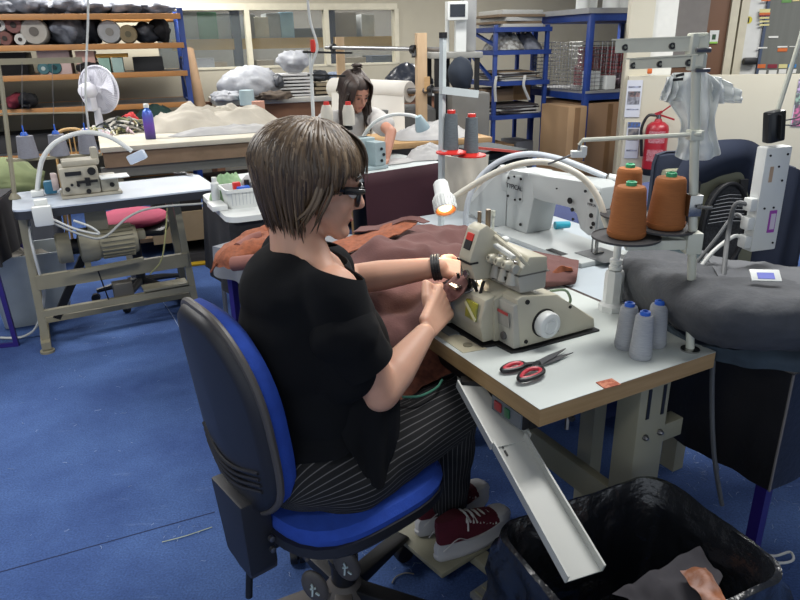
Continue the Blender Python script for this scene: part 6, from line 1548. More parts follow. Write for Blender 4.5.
prims = [('e', W(-.03,0,.86), .10, .145, .17), ('e', W(-.05,0,.985), .098, .16, .082), ('c', W(-.03,-.13,1.01), W(-.03,.13,1.01), .050, .050),
    ('e', W(-.02,0,.66), .10, .14, .15),
    ('c', W(-.055,0,1.02), Hh(-.03,0,-.05), .062, .054), ('c', W(-.04,-.10,1.03), W(-.045,-.0,1.10), .034, .042), ('c', W(-.04,.10,1.03), W(-.045,0,1.10), .034, .042),
    ('e', Hh(-.008,0,.025), .098, .076, .088, HR), ('e', Hh(.035,0,-.045), .058, .056, .062, HR), ('c', Hh(.03,-.04,-.055), Hh(.07,-.012,-.092), .022, .018), ('c', Hh(.03,.04,-.055), Hh(.07,.012,-.092), .022, .018),
    ('e', Hh(.076,0,-.092), .021, .024, .018, HR), ('c', Hh(.088,0,.012), Hh(.108,0,-.028), .008, .012), ('e', Hh(.098,0,-.034), .012, .015, .008, HR),
    ('e', Hh(.086,0,-.058), .011, .022, .006, HR), ('e', Hh(.084,0,-.068), .010, .019, .006, HR), ('c', Hh(.075,-.03,.02), Hh(.075,.03,.02), .016, .016),
    ('e', Hh(.066,-.032,-.025), .022, .020, .022, HR), ('e', Hh(.066,.032,-.025), .022, .020, .022, HR),
    ('e', Hh(-.008,-.076,-.015), .016, .007, .028, HR), ('e', Hh(-.008,.076,-.015), .016, .007, .028, HR),
    ('c', sR, eR, .047, .042), ('c', eR, eR.lerp(wR,.35), .043, .043), ('c', eR.lerp(wR,.35), wR, .043, .025),
    ('c', sL, eL, .047, .040), ('c', eL, eL.lerp(wL,.35), .041, .041), ('c', eL.lerp(wL,.35), wL, .041, .026)]
def hand(w_, palm_c, fdir, nrm, thumb_side, curl, scale=1.0, thumb_t=None):
    """palm + five unequal bent fingers; nrm = back of the hand direction"""
    f = Vector(fdir).normalized(); n = Vector(nrm); n = (n-f*n.dot(f)).normalized(); s_ = f.cross(n)*thumb_side   # towards the thumb
    L = []; pc = Vector(palm_c)
    for k in range(-2, 3): L.append(('c', w_.lerp(pc, .25)+s_*k*.009, pc+f*.030*scale+s_*k*.0165*scale, .014, .0125))
    for k, (o, ln) in enumerate(((.031,.066),(.011,.076),(-.010,.071),(-.030,.055))):
        b = pc+f*.034*scale+s_*o*scale; r = .0090-.0006*k; a = 0; p = b
        for j, (seg, rr) in enumerate(((.45,1.0),(.32,.92),(.25,.82))):
            a += curl[j]; d = f*cos(a)-n*sin(a)+s_*(.05*(1.5-k)); q = p+d.normalized()*ln*seg*scale
            L.append(('c', p, q, r*rr, r*rr*.92)); p = q
    tb = pc-f*.022*scale+s_*.032*scale; t1 = tb+(f*.6+s_*.65-n*.15).normalized()*.036*scale
    tip = thumb_t or (t1+(f*.95+s_*.05-n*.25).normalized()*.034*scale)
    L += [('c', pc-f*.028*scale+s_*.012, tb, .015, .014), ('c', tb, t1, .0135, .011), ('c', t1, tip, .0108, .0088)]
    return L
fR = (at(458, 292, z=.865)-wR); 
pR = wR.lerp(hR, .95)
prims += hand(wR, pR, (hR-wR).normalized()+V(.45,.15,-.05), V(.45,-.80,.35), -1, (.45,.85,.7), 1.08, at(436,289,z=.897))
pL = wL + (at(462,270,z=.895)-wL).normalized()*.055
prims += hand(wL, pL, V(.9,.1,-.35), V(.15,-.35,.9), -1, (.25,.45,.4), .95)
body = blob(prims, .0038, 5)
body.build('body', M_skin, wm, smooth=80)
# glasses
M_gl = mat('black_glasses', '#101114', .3)
gm = MB()
for s_ in (-1, 1):
    P = []
    for k in range(21):
        a = 2*pi*k/20; e = 3; c, q = cos(a), sin(a); r = (abs(c)**e+abs(q)**e)**(-1/e); P.append(Hh(.102-.012*abs(s_*.033+.026*r*c)/.05, s_*.033+.026*r*c, -.004+.021*r*q))
    gm.tube(P, .0052, 8)
    gm.tube([Hh(.096, s_*.058, .008), Hh(.080, s_*.074, .008), Hh(.02, s_*.080, .006), Hh(-.01, s_*.080, -.006)], .0056, 8, flat=1)
    gm.bar(Hh(.098,s_*.052,.008), Hh(.05,s_*.080,.007), .007, .015)
gm.tube([Hh(.106,-.008,.004), Hh(.108,0,.007), Hh(.106,.008,.004)], .0035, 8)
gl2 = gm.build('glasses', M_gl, wm)
for s_ in (-1, 1):
    P = [Hh(.101-.012*abs(s_*.033+.024*cos(a))/.05, s_*.033+.024*cos(a), -.004+.019*sin(a)) for a in [2*pi*k/16 for k in range(16)]]
    MB().poly(P).solid(.001).build('lens', mat('lens_glass','#aeb9bd',.05,alpha=.25), gl2)
for s_ in (-1, 1):
    ey = MB().ball(Hh(.078, s_*.032, -.004), .013, .013, .012, HR, 16).build('eye', mat('eye_white','#d9d5cf',.2), wm)
    MB().ball(Hh(.089, s_*.032, -.006), .003, .006, .006, HR, 12).build('iris', mat('iris','#3c2a20',.2), ey)
    MB().tube(bez([Hh(.094,s_*.015,.027),Hh(.092,s_*.034,.033),Hh(.078,s_*.054,.027)],8), .0028, 6).build('eyebrow', mat('brow','#4a382c',.8), wm)
MB().ball(Hh(.0925,0,-.0625), .006, .018, .0055, HR, 14).build('lips', mat('lips','#a8625a',.45), wm)
# hair: smooth cap + layered locks
M_hair = bpy.data.materials.new('brown_hair'); M_hair.use_nodes = True; nt = M_hair.node_tree; bs_ = nt.nodes['Principled BSDF']; bs_.inputs['Roughness'].default_value = .42; bs_.inputs['Specular IOR Level'].default_value = .55
tc = nt.nodes.new('ShaderNodeTexCoord'); at_ = nt.nodes.new('ShaderNodeAttribute'); at_.attribute_name = 'strand'
rp = nt.nodes.new('ShaderNodeValToRGB'); e = rp.color_ramp.elements; e[0].color = lin('#33271d'); e[1].color = lin('#837059'); e[0].position = .1; e[1].position = .95
e2 = rp.color_ramp.elements.new(.5); e2.color = lin('#55432f')
nt.links.new(at_.outputs['Fac'], rp.inputs[0]); nt.links.new(rp.outputs[0], bs_.inputs['Base Color'])
def hair_mesh(locks, cap=None):
    """locks: (points, radius, tone)"""
    bm = bmesh.new(); lay = bm.verts.layers.float.new('strand')
    if cap:
        src = cap.bm; mp = {}
        for v in src.verts:
            nv = bm.verts.new(v.co); nv[lay] = .25; mp[v] = nv
        for f in src.faces: bm.faces.new([mp[v] for v in f.verts])
        src.free()
    m = MB(); m.bm.free(); m.bm = bm
    for pts, r, tone in locks:
        n0 = len(bm.verts); pts = bez(pts, 12); n = len(pts)
        rs = [r*(sin(pi*min(1, (k/(n-1))*.9+.12))**.6)+.0005 for k in range(n)]
        m.tube(pts, rs, 5, True, .55)
        bm.verts.ensure_lookup_table()
        for i in range(n0, len(bm.verts)): bm.verts[i][lay] = tone
    return m
def on_scalp(th, ph, r=1.0):
    """th from the crown (0) down, ph azimuth (0 = face)"""
    x = sin(th)*cos(ph); y = sin(th)*sin(ph); z = cos(th)
    return V(-.008+(.102 if x > 0 else .1187)*r*x, .095*r*y, .028+.100*r*z)
random.seed(21)
capm = blob([('e', Hh(-.014,0,.034), .108, .089, .092, HR), ('e', Hh(-.035,0,.0), .068, .074, .062, HR)], .006, 4)
def capcut(c, n): return c
locks = []
for k in range(1100):
    ph = random.uniform(-pi, pi); 
    front = abs(ph) < .55
    # crown slightly back; locks fall from a side parting
    t0 = random.uniform(.02, .95)
    if abs(ph) < 1.0: t1 = 1.36+.12*abs(ph)+random.uniform(-.1,.08)
    elif abs(ph) < 1.35: t1 = random.uniform(1.55, 1.85)
    elif abs(ph) < 1.8: t1 = random.uniform(1.9, 2.25)
    else: t1 = random.uniform(1.9, 2.75)
    t0 = min(t0, t1-.55); P = []
    for j in range(6):
        u = j/5; th = lerp(t0, t1, u); pj = ph*(1+.0*u)+ .22*(1-u)*sin(ph*1.0) + random.uniform(-.02,.02)
        bulk = 1.0+.075*sin(min(pi, th*1.25))-.22*max(0, th-1.55)+ .03*random.random() 
        p = on_scalp(th, pj, bulk)
        if th > 1.7: p.z -= (th-1.7)*.055
        P.append(HM @ p)
    locks.append((P, random.uniform(.0030,.0058), min(1, max(0, random.gauss(.42,.2)))))
# nape wisps
for k in range(80):
    ph = random.uniform(2.0, 4.28); u0 = 1.95
    p0 = on_scalp(u0, ph, 1.0); p1 = on_scalp(2.35, ph, .86); p1.z -= .02; ln = random.uniform(.02,.05)
    p2 = p1+V(-.012+random.uniform(-.01,.01), random.uniform(-.012,.012), -ln*.6); p3 = p2+V(-.014, random.uniform(-.01,.01), -ln*.5)
    a0_ = HM @ p0; a1_ = HM @ p1; tow = (W(-.03,0,1.12)-a1_); tow.z = 0; tow = tow*.25
    a2_ = a1_ + tow + V(random.uniform(-.006,.006), random.uniform(-.006,.006), -ln*.6); a3_ = a2_ + V(random.uniform(-.008,.008), random.uniform(-.008,.008), -ln*.5) + tow*.1
    locks.append(([a0_,a1_,a2_,a3_], random.uniform(.002,.0045), random.uniform(.1,.6)))
for k in range(260):
    ph = random.uniform(1.75, 4.53); a_ = HM @ on_scalp(random.uniform(1.25,1.6), ph, 1.075); b_ = HM @ on_scalp(1.95, ph, 1.03)
    ln = random.uniform(.045,.095); ax3 = W(-.045,0,1.12); rd = b_-ax3; rd.z = 0; rl = rd.length; rd.normalize()
    c_ = ax3+rd*(rl*.90); c_.z = b_.z-ln*.6; d3 = ax3+rd*max(.060, rl*.74)+V(random.uniform(-.006,.006),random.uniform(-.006,.006),0); d3.z = b_.z-ln*1.15
    locks.append(([a_, b_, c_, d3], random.uniform(.003,.006), min(1,max(0,random.gauss(.35,.2)))))
# fringe wisps falling forward past the glasses
for k in range(22):
    s_ = -1 if k % 3 else 1; y = s_*random.uniform(.0,.05)
    P = [V(.035,y*.6,.125), V(.075,y*.85,.105), V(.093,y*1.0,.075), V(.098+random.uniform(-.004,.006),y*1.05,.035+random.uniform(-.01,.015))]
    locks.append(([HM @ p for p in P], random.uniform(.003,.006), random.uniform(.2,.8)))
for k in range(30):
    s_ = -1 if k % 2 else 1; x = random.uniform(-.02,.012)
    P = [V(x,s_*.086,.06), V(x+.012,s_*.094,.01), V(x+.004,s_*.090,-.035), V(x-.01+random.uniform(-.01,.01),s_*.080,-.075+random.uniform(-.015,.015))]
    if x > .035: P = P[:3]
    locks.append(([HM @ p for p in P], random.uniform(.004,.007), random.uniform(.1,.8)))
# drop cap faces over the face
for v in list(capm.bm.verts):
    l = HM.inverted() @ v.co
    if l.x > .055 and l.z < .045 or (l.x > .02 and l.z < -.01) or l.z < -.085: capm.bm.verts.remove(v)
hair_mesh(locks, capm).build('hair', M_hair, wm, smooth=180, recalc=True)
# watch
wd = (wL-eL).normalized(); wt = MB()
wc2 = wL - wd*.004
x_, y_ = perp(wd)
pts = [wc2 + x_*(.032*cos(a)) + y_*(.030*sin(a)) for a in [2*pi*k/28 for k in range(29)]]
for o in (-.007, 0, .007): wt.tube([p+wd*o for p in pts], .0055, 6)
wto = wt.build('watch', mat('watch_black','#17181b',.5), wm)
# ---- black top
M_top = mat('black_jersey', '#0e1014', .95, hex2='#0a0b0e', scale=5, spec=.2, bump=.15, bscale=90)
def topfn(c, n):
    l = FP_.inverted() @ c
    a = atan2(l.y, l.x+.05); low = ss(.98, .62, l.z)
    d = .010*low*sin(a*7+l.z*10)+.004*noise.noise(c*14) + .006*low*noise.noise(c*6+V(3,1,2))
    return c + n*(d+.004)
tp = [('e', W(-.055,0,.88), .140, .182, .18), ('e', W(-.055,.02,.985), .122, .178, .095), ('c', W(-.035,-.135,1.015), W(-.03,.145,1.015), .064, .062),
    ('e', W(-.035,0,.76), .150, .180, .19), ('e', W(-.03,0,.64), .170, .20, .11), ('e', W(.03,0,.80), .11, .14, .15),
    ('c', W(-.035,-.145,1.0), W(-.03,-.165,.93), .064, .064), ('c', W(-.03,-.13,.95), W(-.02,-.145,.84), .080,.07),
    ('c', W(-.01,.155,1.0), sL.lerp(eL,.55), .066, .066)]
top = blob(tp, .008, 8, topfn)
cut(top, W(-.05,0,1.062), V(.36*cos(radians(PA)), .36*sin(radians(PA)), 1), True)
slv = blob([('c', W(-.033,-.150,.968), W(-.03,-.168,.93), .060, .076), ('c', W(-.03,-.165,.93), eR.lerp(sR,.05), .074, .064)], .007, 6, lambda c, n: c+n*(.006*noise.noise(c*13)+.004*noise.noise(c*25)))
cut(slv, eR.lerp(sR,.36), (eR-sR).normalized()+V(.10,0,-.0), True)
shell_bm(slv.bm, .003)
hn = (eR-sR).normalized()
# sleeve hem: cut only near the right arm
g = [v for v in top.bm.verts]
bm_ = top.bm
def cutlocal(p, n, test):
    fs = [f for f in bm_.faces if test(f.calc_center_median())]; geo = set(fs)
    for f in fs: geo.update(f.verts); geo.update(f.edges)
    bmesh.ops.bisect_plane(bm_, geom=list(geo), plane_co=p, plane_no=n)
    dele = [f for f in bm_.faces if test(f.calc_center_median()) and (f.calc_center_median()-p).dot(n) > 0]
    bmesh.ops.delete(bm_, geom=dele, context='FACES')
cut(top, W(-.1,0,.66), V(.25*cos(radians(PA)),.25*sin(radians(PA)),-1), True)
def drp(u, v):
    f = lerp(-.07,.10,u) + .05*v*(.45-u); z = lerp(.78,.68-.105*sin(pi*min(1,u*1.02))**1.2,v)
    return W(f, -.150-.045*v-.02*sin(pi*u)+.006*sin(u*16+v*3)*v, z)
top.grid(drp, 30, 14)
shell_bm(top.bm, .003)
slv.build('sleeve', M_top, top.build('black_top', M_top, wm, smooth=80), smooth=80)
# ---- pinstripe trousers with a strand attribute used for the stripe
kR = at(447, 412, z=.585); kL = W(.33,.11,.60); aR = at(449, 505, z=.15); aL = at(432, 492, z=.15)
hpR = W(-.02,-.11,.565); hpL = W(-.02,.095,.575)
def trfn(c, n): return c + n*(.006*noise.noise(c*9)+.005*noise.noise(c*V(1,1,1).length*8+V(0,5,1)))
tr = blob([('e', W(-.045,-.01,.59), .168, .205, .118), ('c', hpR, kR, .105, .084), ('c', hpL, kL, .088, .080), ('c', kR, aR, .079, .056), ('c', kL, aL, .079, .056), ('e', kR, .085, .085, .082)], .008, 8, trfn)
cut(tr, V(0,0,.135), V(0,0,-1), True)
bm_ = tr.bm; lay = bm_.verts.layers.float.new('stripe')
segs = [(W(-.2,0,.60), hpR, 0), (hpR, kR, 1), (kR, aR, 2), (hpL, kL, 3), (kL, aL, 4)]
side = FP_.to_3x3() @ V(0,1,0)
for v in bm_.verts:
    best = None
    for a, b, i in segs[1:]:
        d = b-a; t = max(0, min(1, (v.co-a).dot(d)/d.length_squared)); q = a+d*t; ds = (v.co-q).length
        if best is None or ds < best[0]: best = (ds, q, d.normalized(), i)
    _, q, d, i = best; r = v.co-q; r -= d*r.dot(d); up_ = side.cross(d).normalized()
    v[lay] = atan2(r.dot(side), r.dot(up_))*.075
m_ = bpy.data.materials.new('pinstripe_trousers'); m_.use_nodes = True; nt = m_.node_tree; bs_ = nt.nodes['Principled BSDF']; bs_.inputs['Roughness'].default_value = .9
a_ = nt.nodes.new('ShaderNodeAttribute'); a_.attribute_name = 'stripe'
mu = nt.nodes.new('ShaderNodeMath'); mu.operation = 'MULTIPLY'; mu.inputs[1].default_value = 2*pi/.0125; si = nt.nodes.new('ShaderNodeMath'); si.operation = 'SINE'
rp = nt.nodes.new('ShaderNodeValToRGB'); e = rp.color_ramp.elements; e[0].position = .84; e[0].color = lin('#0e0f12'); e[1].position = .98; e[1].color = lin('#605f60')
nt.links.new(a_.outputs['Fac'], mu.inputs[0]); nt.links.new(mu.outputs[0], si.inputs[0]); nt.links.new(si.outputs[0], rp.inputs[0]); nt.links.new(rp.outputs[0], bs_.inputs['Base Color'])
shell_bm(tr.bm, .003)
tr.build('trousers', m_, wm, smooth=80)
MB().tube(bez([at(402,397,z=.69), at(420,396,z=.69), at(436,388,z=.69), at(442,380,z=.69)], 14), .003, 6).build('waist_cord', mat('green_cord','#3f7a66',.6), wm, 'green cord')
# ---- trainers
M_mar = mat('maroon_canvas', '#5c1426', .85, hex2='#4f1020', scale=30); M_sole = mat('white_rubber', '#bcbcbe', .5); M_lace = mat('white_lace', '#c9c7c4', .8)
def shoe(heel, toe, label):
    d = toe-heel; L = Vector((d.x,d.y,0)).length; pit = atan2(d.z, L); S_ = L/.285
    M = Matrix.Translation(heel) @ Matrix.Rotation(atan2(d.y,d.x),4,'Z') @ Matrix.Rotation(-pit,4,'Y') @ Matrix.Scale(S_,4)
    sh = MB(M)
    def half(x): # half width along the length
        return .040*(sin(pi*min(1,max(0,(x+.02)/.33)))**.45)*(1+.16*sin(pi*max(0,(x-.05))/.24))*.92
    def ring(z, gx0, gx1, kw, n=34):
        P = []
        for k in range(n):
            a = 2*pi*k/n; c = cos(a); x = lerp(gx0, gx1, .5+.5*c); P.append((x, kw*half(x)*(1 if sin(a) >= 0 else -1)*abs(sin(a))**.35 if abs(sin(a)) > 1e-6 else 0, z))
        return P
    loft(M, [ring(0,.004,.272,.92), ring(.008,-.004,.282,1.05), ring(.020,-.006,.286,1.08), ring(.024,-.002,.284,1.02), ring(.042,-.004,.285,1.06), ring(.060,.002,.282,.99)]).build('sole', M_sole, wm)
    sb = []
    n = 30
    for i, (z, x0, x1, kw) in enumerate(((.056,.006,.274,.94),(.072,.004,.262,.93),(.088,.002,.215,.86),(.104,.0,.165,.78),(.122,-.002,.115,.72),(.142,.0,.085,.68))): sb.append(ring(z,x0,x1,kw,n))
    up = loft(M, sb).build('trainer', M_mar, wm, label)
    # toe cap
    tcm = loft(M, [ring(.056,.212,.284,1.0), ring(.070,.210,.278,.97), ring(.080,.209,.264,.88), ring(.086,.212,.245,.6)]); tcm.build('toe_cap', M_sole, up)
    lm = MB(M)
    for k in range(5):
        x = .092+.024*k; z = .137-.0115*k; w__ = .022+.0015*k
        lm.tube(bez([(x,-w__-.008,z-.022),(x+.006,-w__*.5,z-.002),(x+.004,w__*.5,z-.001),(x+.014,w__+.008,z-.022)],10), .0035, 6)
        lm.tube(bez([(x+.014,-w__-.008,z-.026),(x+.006,-w__*.5,z-.001),(x+.004,w__*.5,z-.002),(x,w__+.008,z-.022)],10), .0035, 6)
    for s_ in (-1,1): lm.tube(bez([(.10,s_*.01,.122),(.09,s_*.035,.125),(.08,s_*.05,.105)],8), .0028, 6)
    lm.build('laces', M_lace, up)
    MB(M).tube(bez([(.0,-.036,.06),(.05,-.041,.085),(.09,-.043,.065),(.15,-.045,.058)],12), .0015, 5).tube(bez([(.0,.036,.06),(.05,.041,.085),(.09,.043,.065),(.15,.045,.058)],12), .0015, 5).build('stitching', M_lace, up)
zs_ = .080
shoe(at(436, 561, z=zs_), at(508, 524, z=zs_+.0), 'maroon canvas trainer on a thick white sole, nearer foot')
shoe(at(417, 536, z=zs_), at(487, 499, z=zs_+.0), 'maroon canvas trainer on a thick white sole, farther foot')

# ================================================================= FABRIC BEING SEWN
M_mauve = mat('mauve_brown_fabric', '#6d4c49', .95, hex2='#5f403d', scale=9, bump=.3, bscale=160)
M_rust = mat('rust_woven_fabric', '#99573a', .9, hex2='#7a4630', scale=70, contrast=.2, bump=.4, bscale=90)
sf = thing('upholstery_fabric', 'large mauve brown upholstery fabric being fed through the overlocker', 'fabric', FM_ @ V(.1,.6,.772), 0)
patch([[(318,262,.80),(345,246,.83),(395,232,.86),(432,224,.86),(462,232,.83),(476,250,.80)],
       [(322,285,.80),(358,262,.86),(405,243,.91),(440,240,.89),(468,250,.86),(478,262,.83)],
       [(330,318,.78),(366,290,.83),(412,272,.86),(444,270,.86),(466,276,.86),(474,282,.86)],
       [(340,352,.74),(380,330,.79),(410,305,.825),(436,292,.85),(458,288,.88),(468,288,.895)],
       [(352,386,.67),(386,368,.70),(410,342,.77),(430,318,.82),(450,304,.86),(463,296,.89)]], 90, 70, .035, 4.5, 2, .003, .014, 8).build('main_panel', M_mauve, sf, smooth=80)
patch([[(322,246,.86),(360,234,.89),(400,222,.92),(420,216,.93)],[(330,262,.86),(365,246,.89),(402,232,.91),(416,224,.92)]], 40, 14, .008, 10, 4, .003).build('turned_edge', M_rust, sf, 'rust orange reverse side of the fabric')
patch([[(352,232,.90),(385,228,.91),(410,218,.94),(424,222,.92)],[(360,226,.90),(390,222,.92),(410,214,.95),(430,222,.90)]], 30, 8, .006, 10, 14, .003).build('folded_rim', M_mauve, sf)
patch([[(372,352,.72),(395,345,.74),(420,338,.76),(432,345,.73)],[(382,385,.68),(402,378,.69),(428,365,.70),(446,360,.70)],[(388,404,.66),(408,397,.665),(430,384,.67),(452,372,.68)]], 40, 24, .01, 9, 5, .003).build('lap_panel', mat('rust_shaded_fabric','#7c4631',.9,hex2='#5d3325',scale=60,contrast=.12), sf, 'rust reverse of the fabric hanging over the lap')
# flap beyond the machine
fl_ = thing('fabric_flap', 'end of the mauve and rust fabric emerging behind the overlocker', 'fabric', FM_ @ V(.5,.6,.772), 0)
patch([[(488,238,.80),(512,247,.80),(545,254,.80),(579,260,.805)],[(500,252,.83),(525,258,.84),(555,264,.83),(578,270,.82)],[(512,270,.80),(532,278,.81),(558,280,.80),(576,281,.79)],[(524,285,.776),(540,288,.776),(560,286,.776),(574,284,.776)]], 44, 26, .006, 9, 6, .003).build('flap', M_mauve, fl_)
patch([[(546,279,.80),(560,266,.835),(572,268,.83)],[(540,286,.785),(558,278,.80),(576,277,.79)]], 20, 8, .004, 12, 2, .003).build('rust_fold', M_rust, fl_)
# cloth bundle at the left of the woman, on a grey clothed trolley
G1 = at(213, 246, z=.72); FG = frame((G1.x, G1.y, 0), -38)
gt = thing('side_trolley', 'small stand with a pale grey cloth and purple metal legs behind the woman', 'stand', FG.translation, -38)
MB(FG).box(.0,.55,.0,.45,.70,.72,.004).build('top', mat('pale_grey_cloth','#777a80',.8), gt)
def gsk(u, v):
    x, y = (.55*u, 0)
    return (x, y-.012*sin(u*22)*v-.01*v, .72-.12*v-.03*v*u)
MB(FG).grid(gsk, 40, 8).solid(.003).build('skirt', mat('pale_grey_cloth','#777a80',.8), gt)
for (x, y) in ((.06,.03),(.5,.03),(.06,.4),(.5,.4)): MB(FG).box(x-.014,x+.014,y-.014,y+.014,0,.70).build('leg', M_purple, gt)
MB(FG).lathe([(0,0),(.02,0),(.02,.03),(0,.03)], (.06,.03,.0)).build('foot_cap', M_sc, gt)
bf = thing('fabric_bundle', 'bundle of rust and dusty pink fabric lying on the grey covered stand', 'fabric', G1, 0)
patch([[(218,250,.75),(232,240,.77),(250,232,.80),(272,226,.82)],[(214,258,.75),(232,252,.79),(250,246,.80),(272,240,.82)],[(212,266,.72),(232,266,.745),(250,262,.75),(275,256,.76)]], 40, 24, .014, 9, 7, .004, .01, 22).build('rust_panel', M_rust, bf)
p0 = at(233, 264, z=.755); p1 = at(300, 262, z=.78)
MB().tube(bez([p0, p0.lerp(p1,.5)+V(0,0,.008), p1], 16), .026, 14).build('pink_roll', mat('dusty_pink','#8f6158',.9,hex2='#7d5149'), bf)
MB().tube(bez([at(238,248,z=.79), at(250,240,z=.80), at(262,236,z=.81)], 10), .02, 10).build('pink_fold', mat('dusty_pink','#8f6158',.9), bf)
MB().tube(bez([at(222,258,z=.74), at(216,264,z=.735), at(211,272,z=.70)], 10), [.006]*10+[.002] if False else .005, 6).build('loose_strip', M_rust, bf)
# ================================================================= WASTE BIN WITH BLACK LINER
zr = .50
Rb = at(655, 475, z=zr); Rl = at(492, 531, z=zr); dx = (Rl-Rb); dx.z = 0; wl_ = dx.length; dx.normalize(); dy = V(-dx.y, dx.x, 0)
if (at(757,545,z=zr)-Rb).dot(dy) < 0: dy = -dy
dep = .36
def bp(x, y, z): q = Rb+dx*x+dy*y; q.z = z; return q
bn = thing('waste_bin', 'grey bin lined with a crumpled black bin bag under the main table', 'bin', bp(wl_/2, dep/2, 0), 0)
def rr_pts(n, ins=0, r=.06):
    P = []
    x0, x1, y0, y1 = ins, wl_-ins, ins, dep-ins
    per = []
    for cx, cy, a0 in ((x1-r,y0+r,-90),(x1-r,y1-r,0),(x0+r,y1-r,90),(x0+r,y0+r,180)):
        for k in range(n): a = radians(a0+90*k/(n-1)); per.append((cx+r*cos(a), cy+r*sin(a)))
    return per
def resample(per, n):
    L = [0]; 
    for a, b in zip(per, per[1:]+per[:1]): L.append(L[-1]+sqrt((a[0]-b[0])**2+(a[1]-b[1])**2))
    out = []; per2 = per+[per[0]]
    for k in range(n):
        t = L[-1]*k/n; i = max(j for j in range(len(L)) if L[j] <= t+1e-9); i = min(i, len(per)-1); f = (t-L[i])/max(1e-9, L[i+1]-L[i]); out.append((lerp(per2[i][0],per2[i+1][0],f), lerp(per2[i][1],per2[i+1][1],f)))
    return out
NB = 150
def sc_ring(s_, n=NB): return [(wl_/2+(x-wl_/2)*s_, dep/2+(y-dep/2)*s_) for x, y in resample(rr_pts(8), n)]
m = MB(); RR = []
for z, s_ in ((.0,.72),(.01,.74),(zr-.01,.985)): RR.append([bp(x,y,z) for x,y in sc_ring(s_, 60)])
loft(Matrix.Identity(4), RR, False).build('bin', mat('grey_bin','#3b3d40',.6), bn)
M_liner = mat('black_bin_liner', '#1b1e23', .26, hex2='#15171b', scale=10, spec=.8, bump=1.6, bscale=14)
def liner_rings():
    prof = [(.58,.14),(.66,.15),(.74,.22),(.80,.30),(.86,.40),(.93,.49),(.97,.512),(1.02,.508),(1.05,.46),(1.07,.38),(1.08,.29),(1.09,.2),(1.07,.12),(1.06,.08)]
    R = []; base_ = prof; prof = []
    for i in range(len(base_)-1):
        for j in range(3): prof.append((i+j/3, lerp(base_[i][0],base_[i+1][0],j/3), lerp(base_[i][1],base_[i+1][1],j/3)))
    for i, s_, z in prof:
        ring = []
        for k, (x, y) in enumerate(sc_ring(s_)):
            a = 2*pi*k/NB
            q = V(x*9, y*9, z*7)
            w1 = noise.noise(q*.9)*.024 + abs(noise.noise(q*2.1))*.020+abs(noise.noise(q*4.5))*.008 - .010*abs(noise.noise(V(x*26, y*26, z*3)))
            amp = .12 if z > .47 else (.45 if i < 6 else 1.5)
            n2 = V((x-wl_/2)/wl_, (y-dep/2)/dep, 0).normalized()
            zz = z + (.012 if z < .45 else .004)*noise.noise(V(x*14, y*14, i*.3))
            ring.append(bp(x+n2.x*w1*amp*(1 if i > 6 else -1), y+n2.y*w1*amp*(1 if i > 6 else -1), max(zz, .02)))
        R.append(ring)
    return R
loft(Matrix.Identity(4), liner_rings(), False).solid(.002).build('liner', M_liner, bn, smooth=50)
# waste inside: crumpled grey/orange offcuts
wf = MB()
def offc(rows, mt, name, label, seed, parent=None, th=.003):
    return one(patch(rows, 24, 16, .02, 9, seed, th), name, mt, label, 'offcut')
offc([[(612,596,.36),(645,574,.40),(682,552,.43),(700,546,.44)],[(640,610,.35),(672,598,.38),(698,578,.42),(712,562,.43)],[(660,630,.34),(690,620,.37),(712,600,.41),(722,580,.42)]], mat('grey_felt_scrap','#57555a',.95,hex2='#49474c'), 'fabric_offcut', 'crumpled grey fabric offcut in the black lined bin', 4)
offc([[(680,570,.43),(694,564,.45),(706,566,.44)],[(692,590,.43),(706,584,.45),(716,586,.43)],[(704,612,.42),(716,608,.44),(726,606,.43)]], mat('rust_scrap','#a0694b',.9,hex2='#b9968a',scale=30,contrast=.1), 'rust_offcut', 'rust and white patterned offcut on top of the bin waste', 6)
one(patch([[(560,600,.16),(610,580,.18),(660,560,.20)],[(580,640,.16),(630,620,.18),(690,590,.2)]], 20, 12, .03, 8, 3, .004), 'waste_layer', mat('dark_waste','#2a2b2f',.8), 'dark crumpled waste at the bottom of the black lined bin', 'waste')
# ================================================================= WHITE CHUTE
ca = at(474, 384, z=.715); cb = at(584, 577, z=.545)
cd = (cb-ca).normalized(); sd = cd.cross(V(0,0,1)).normalized(); nn = sd.cross(cd).normalized()
if nn.z < 0: nn = -nn
ch = thing('waste_chute', 'long white metal waste chute sloping from the machine down into the bin', 'chute', ca, 0)
def chute(p, q, w0, w1, name, off=0):
    n_ = nn*off
    P = [p-sd*w0/2+n_, p+sd*w0/2+n_, q+sd*w1/2+n_, q-sd*w1/2+n_]
    m = MB().hexa(P+[x+nn*.003 for x in P])
    for s_, a in ((-1,0),(1,1)):
        A = p+sd*s_*w0/2+n_; B = q+sd*s_*w1/2+n_; m.hexa([A, A+sd*s_*.004, B+sd*s_*.004, B, A+nn*.022, A+sd*s_*.004+nn*.022, B+sd*s_*.004+nn*.022, B+nn*.022])
    return m.build(name, mat('chute_white','#b5b6b1',.45,hex2='#a6a8a3',scale=3), ch)
mid = ca.lerp(cb, .36)
chute(ca, mid.lerp(cb,.03), .088, .088, 'upper_section', .004)
chute(mid, cb, .074, .074, 'lower_section')
MB().bar(mid+sd*.018+nn*.0045, mid+sd*.018+cd*.014+nn*.0045, .004, .002, nn).bar(mid+sd*.018+nn*.0045+cd*.02, mid+sd*.018+cd*.034+nn*.0045, .004, .002, nn).build('slot', M_black, ch)
MB().bar(ca+V(0,0,.0), ca+V(.0,.0,.014), .06, .03).build('hanger', M_dark, ch)
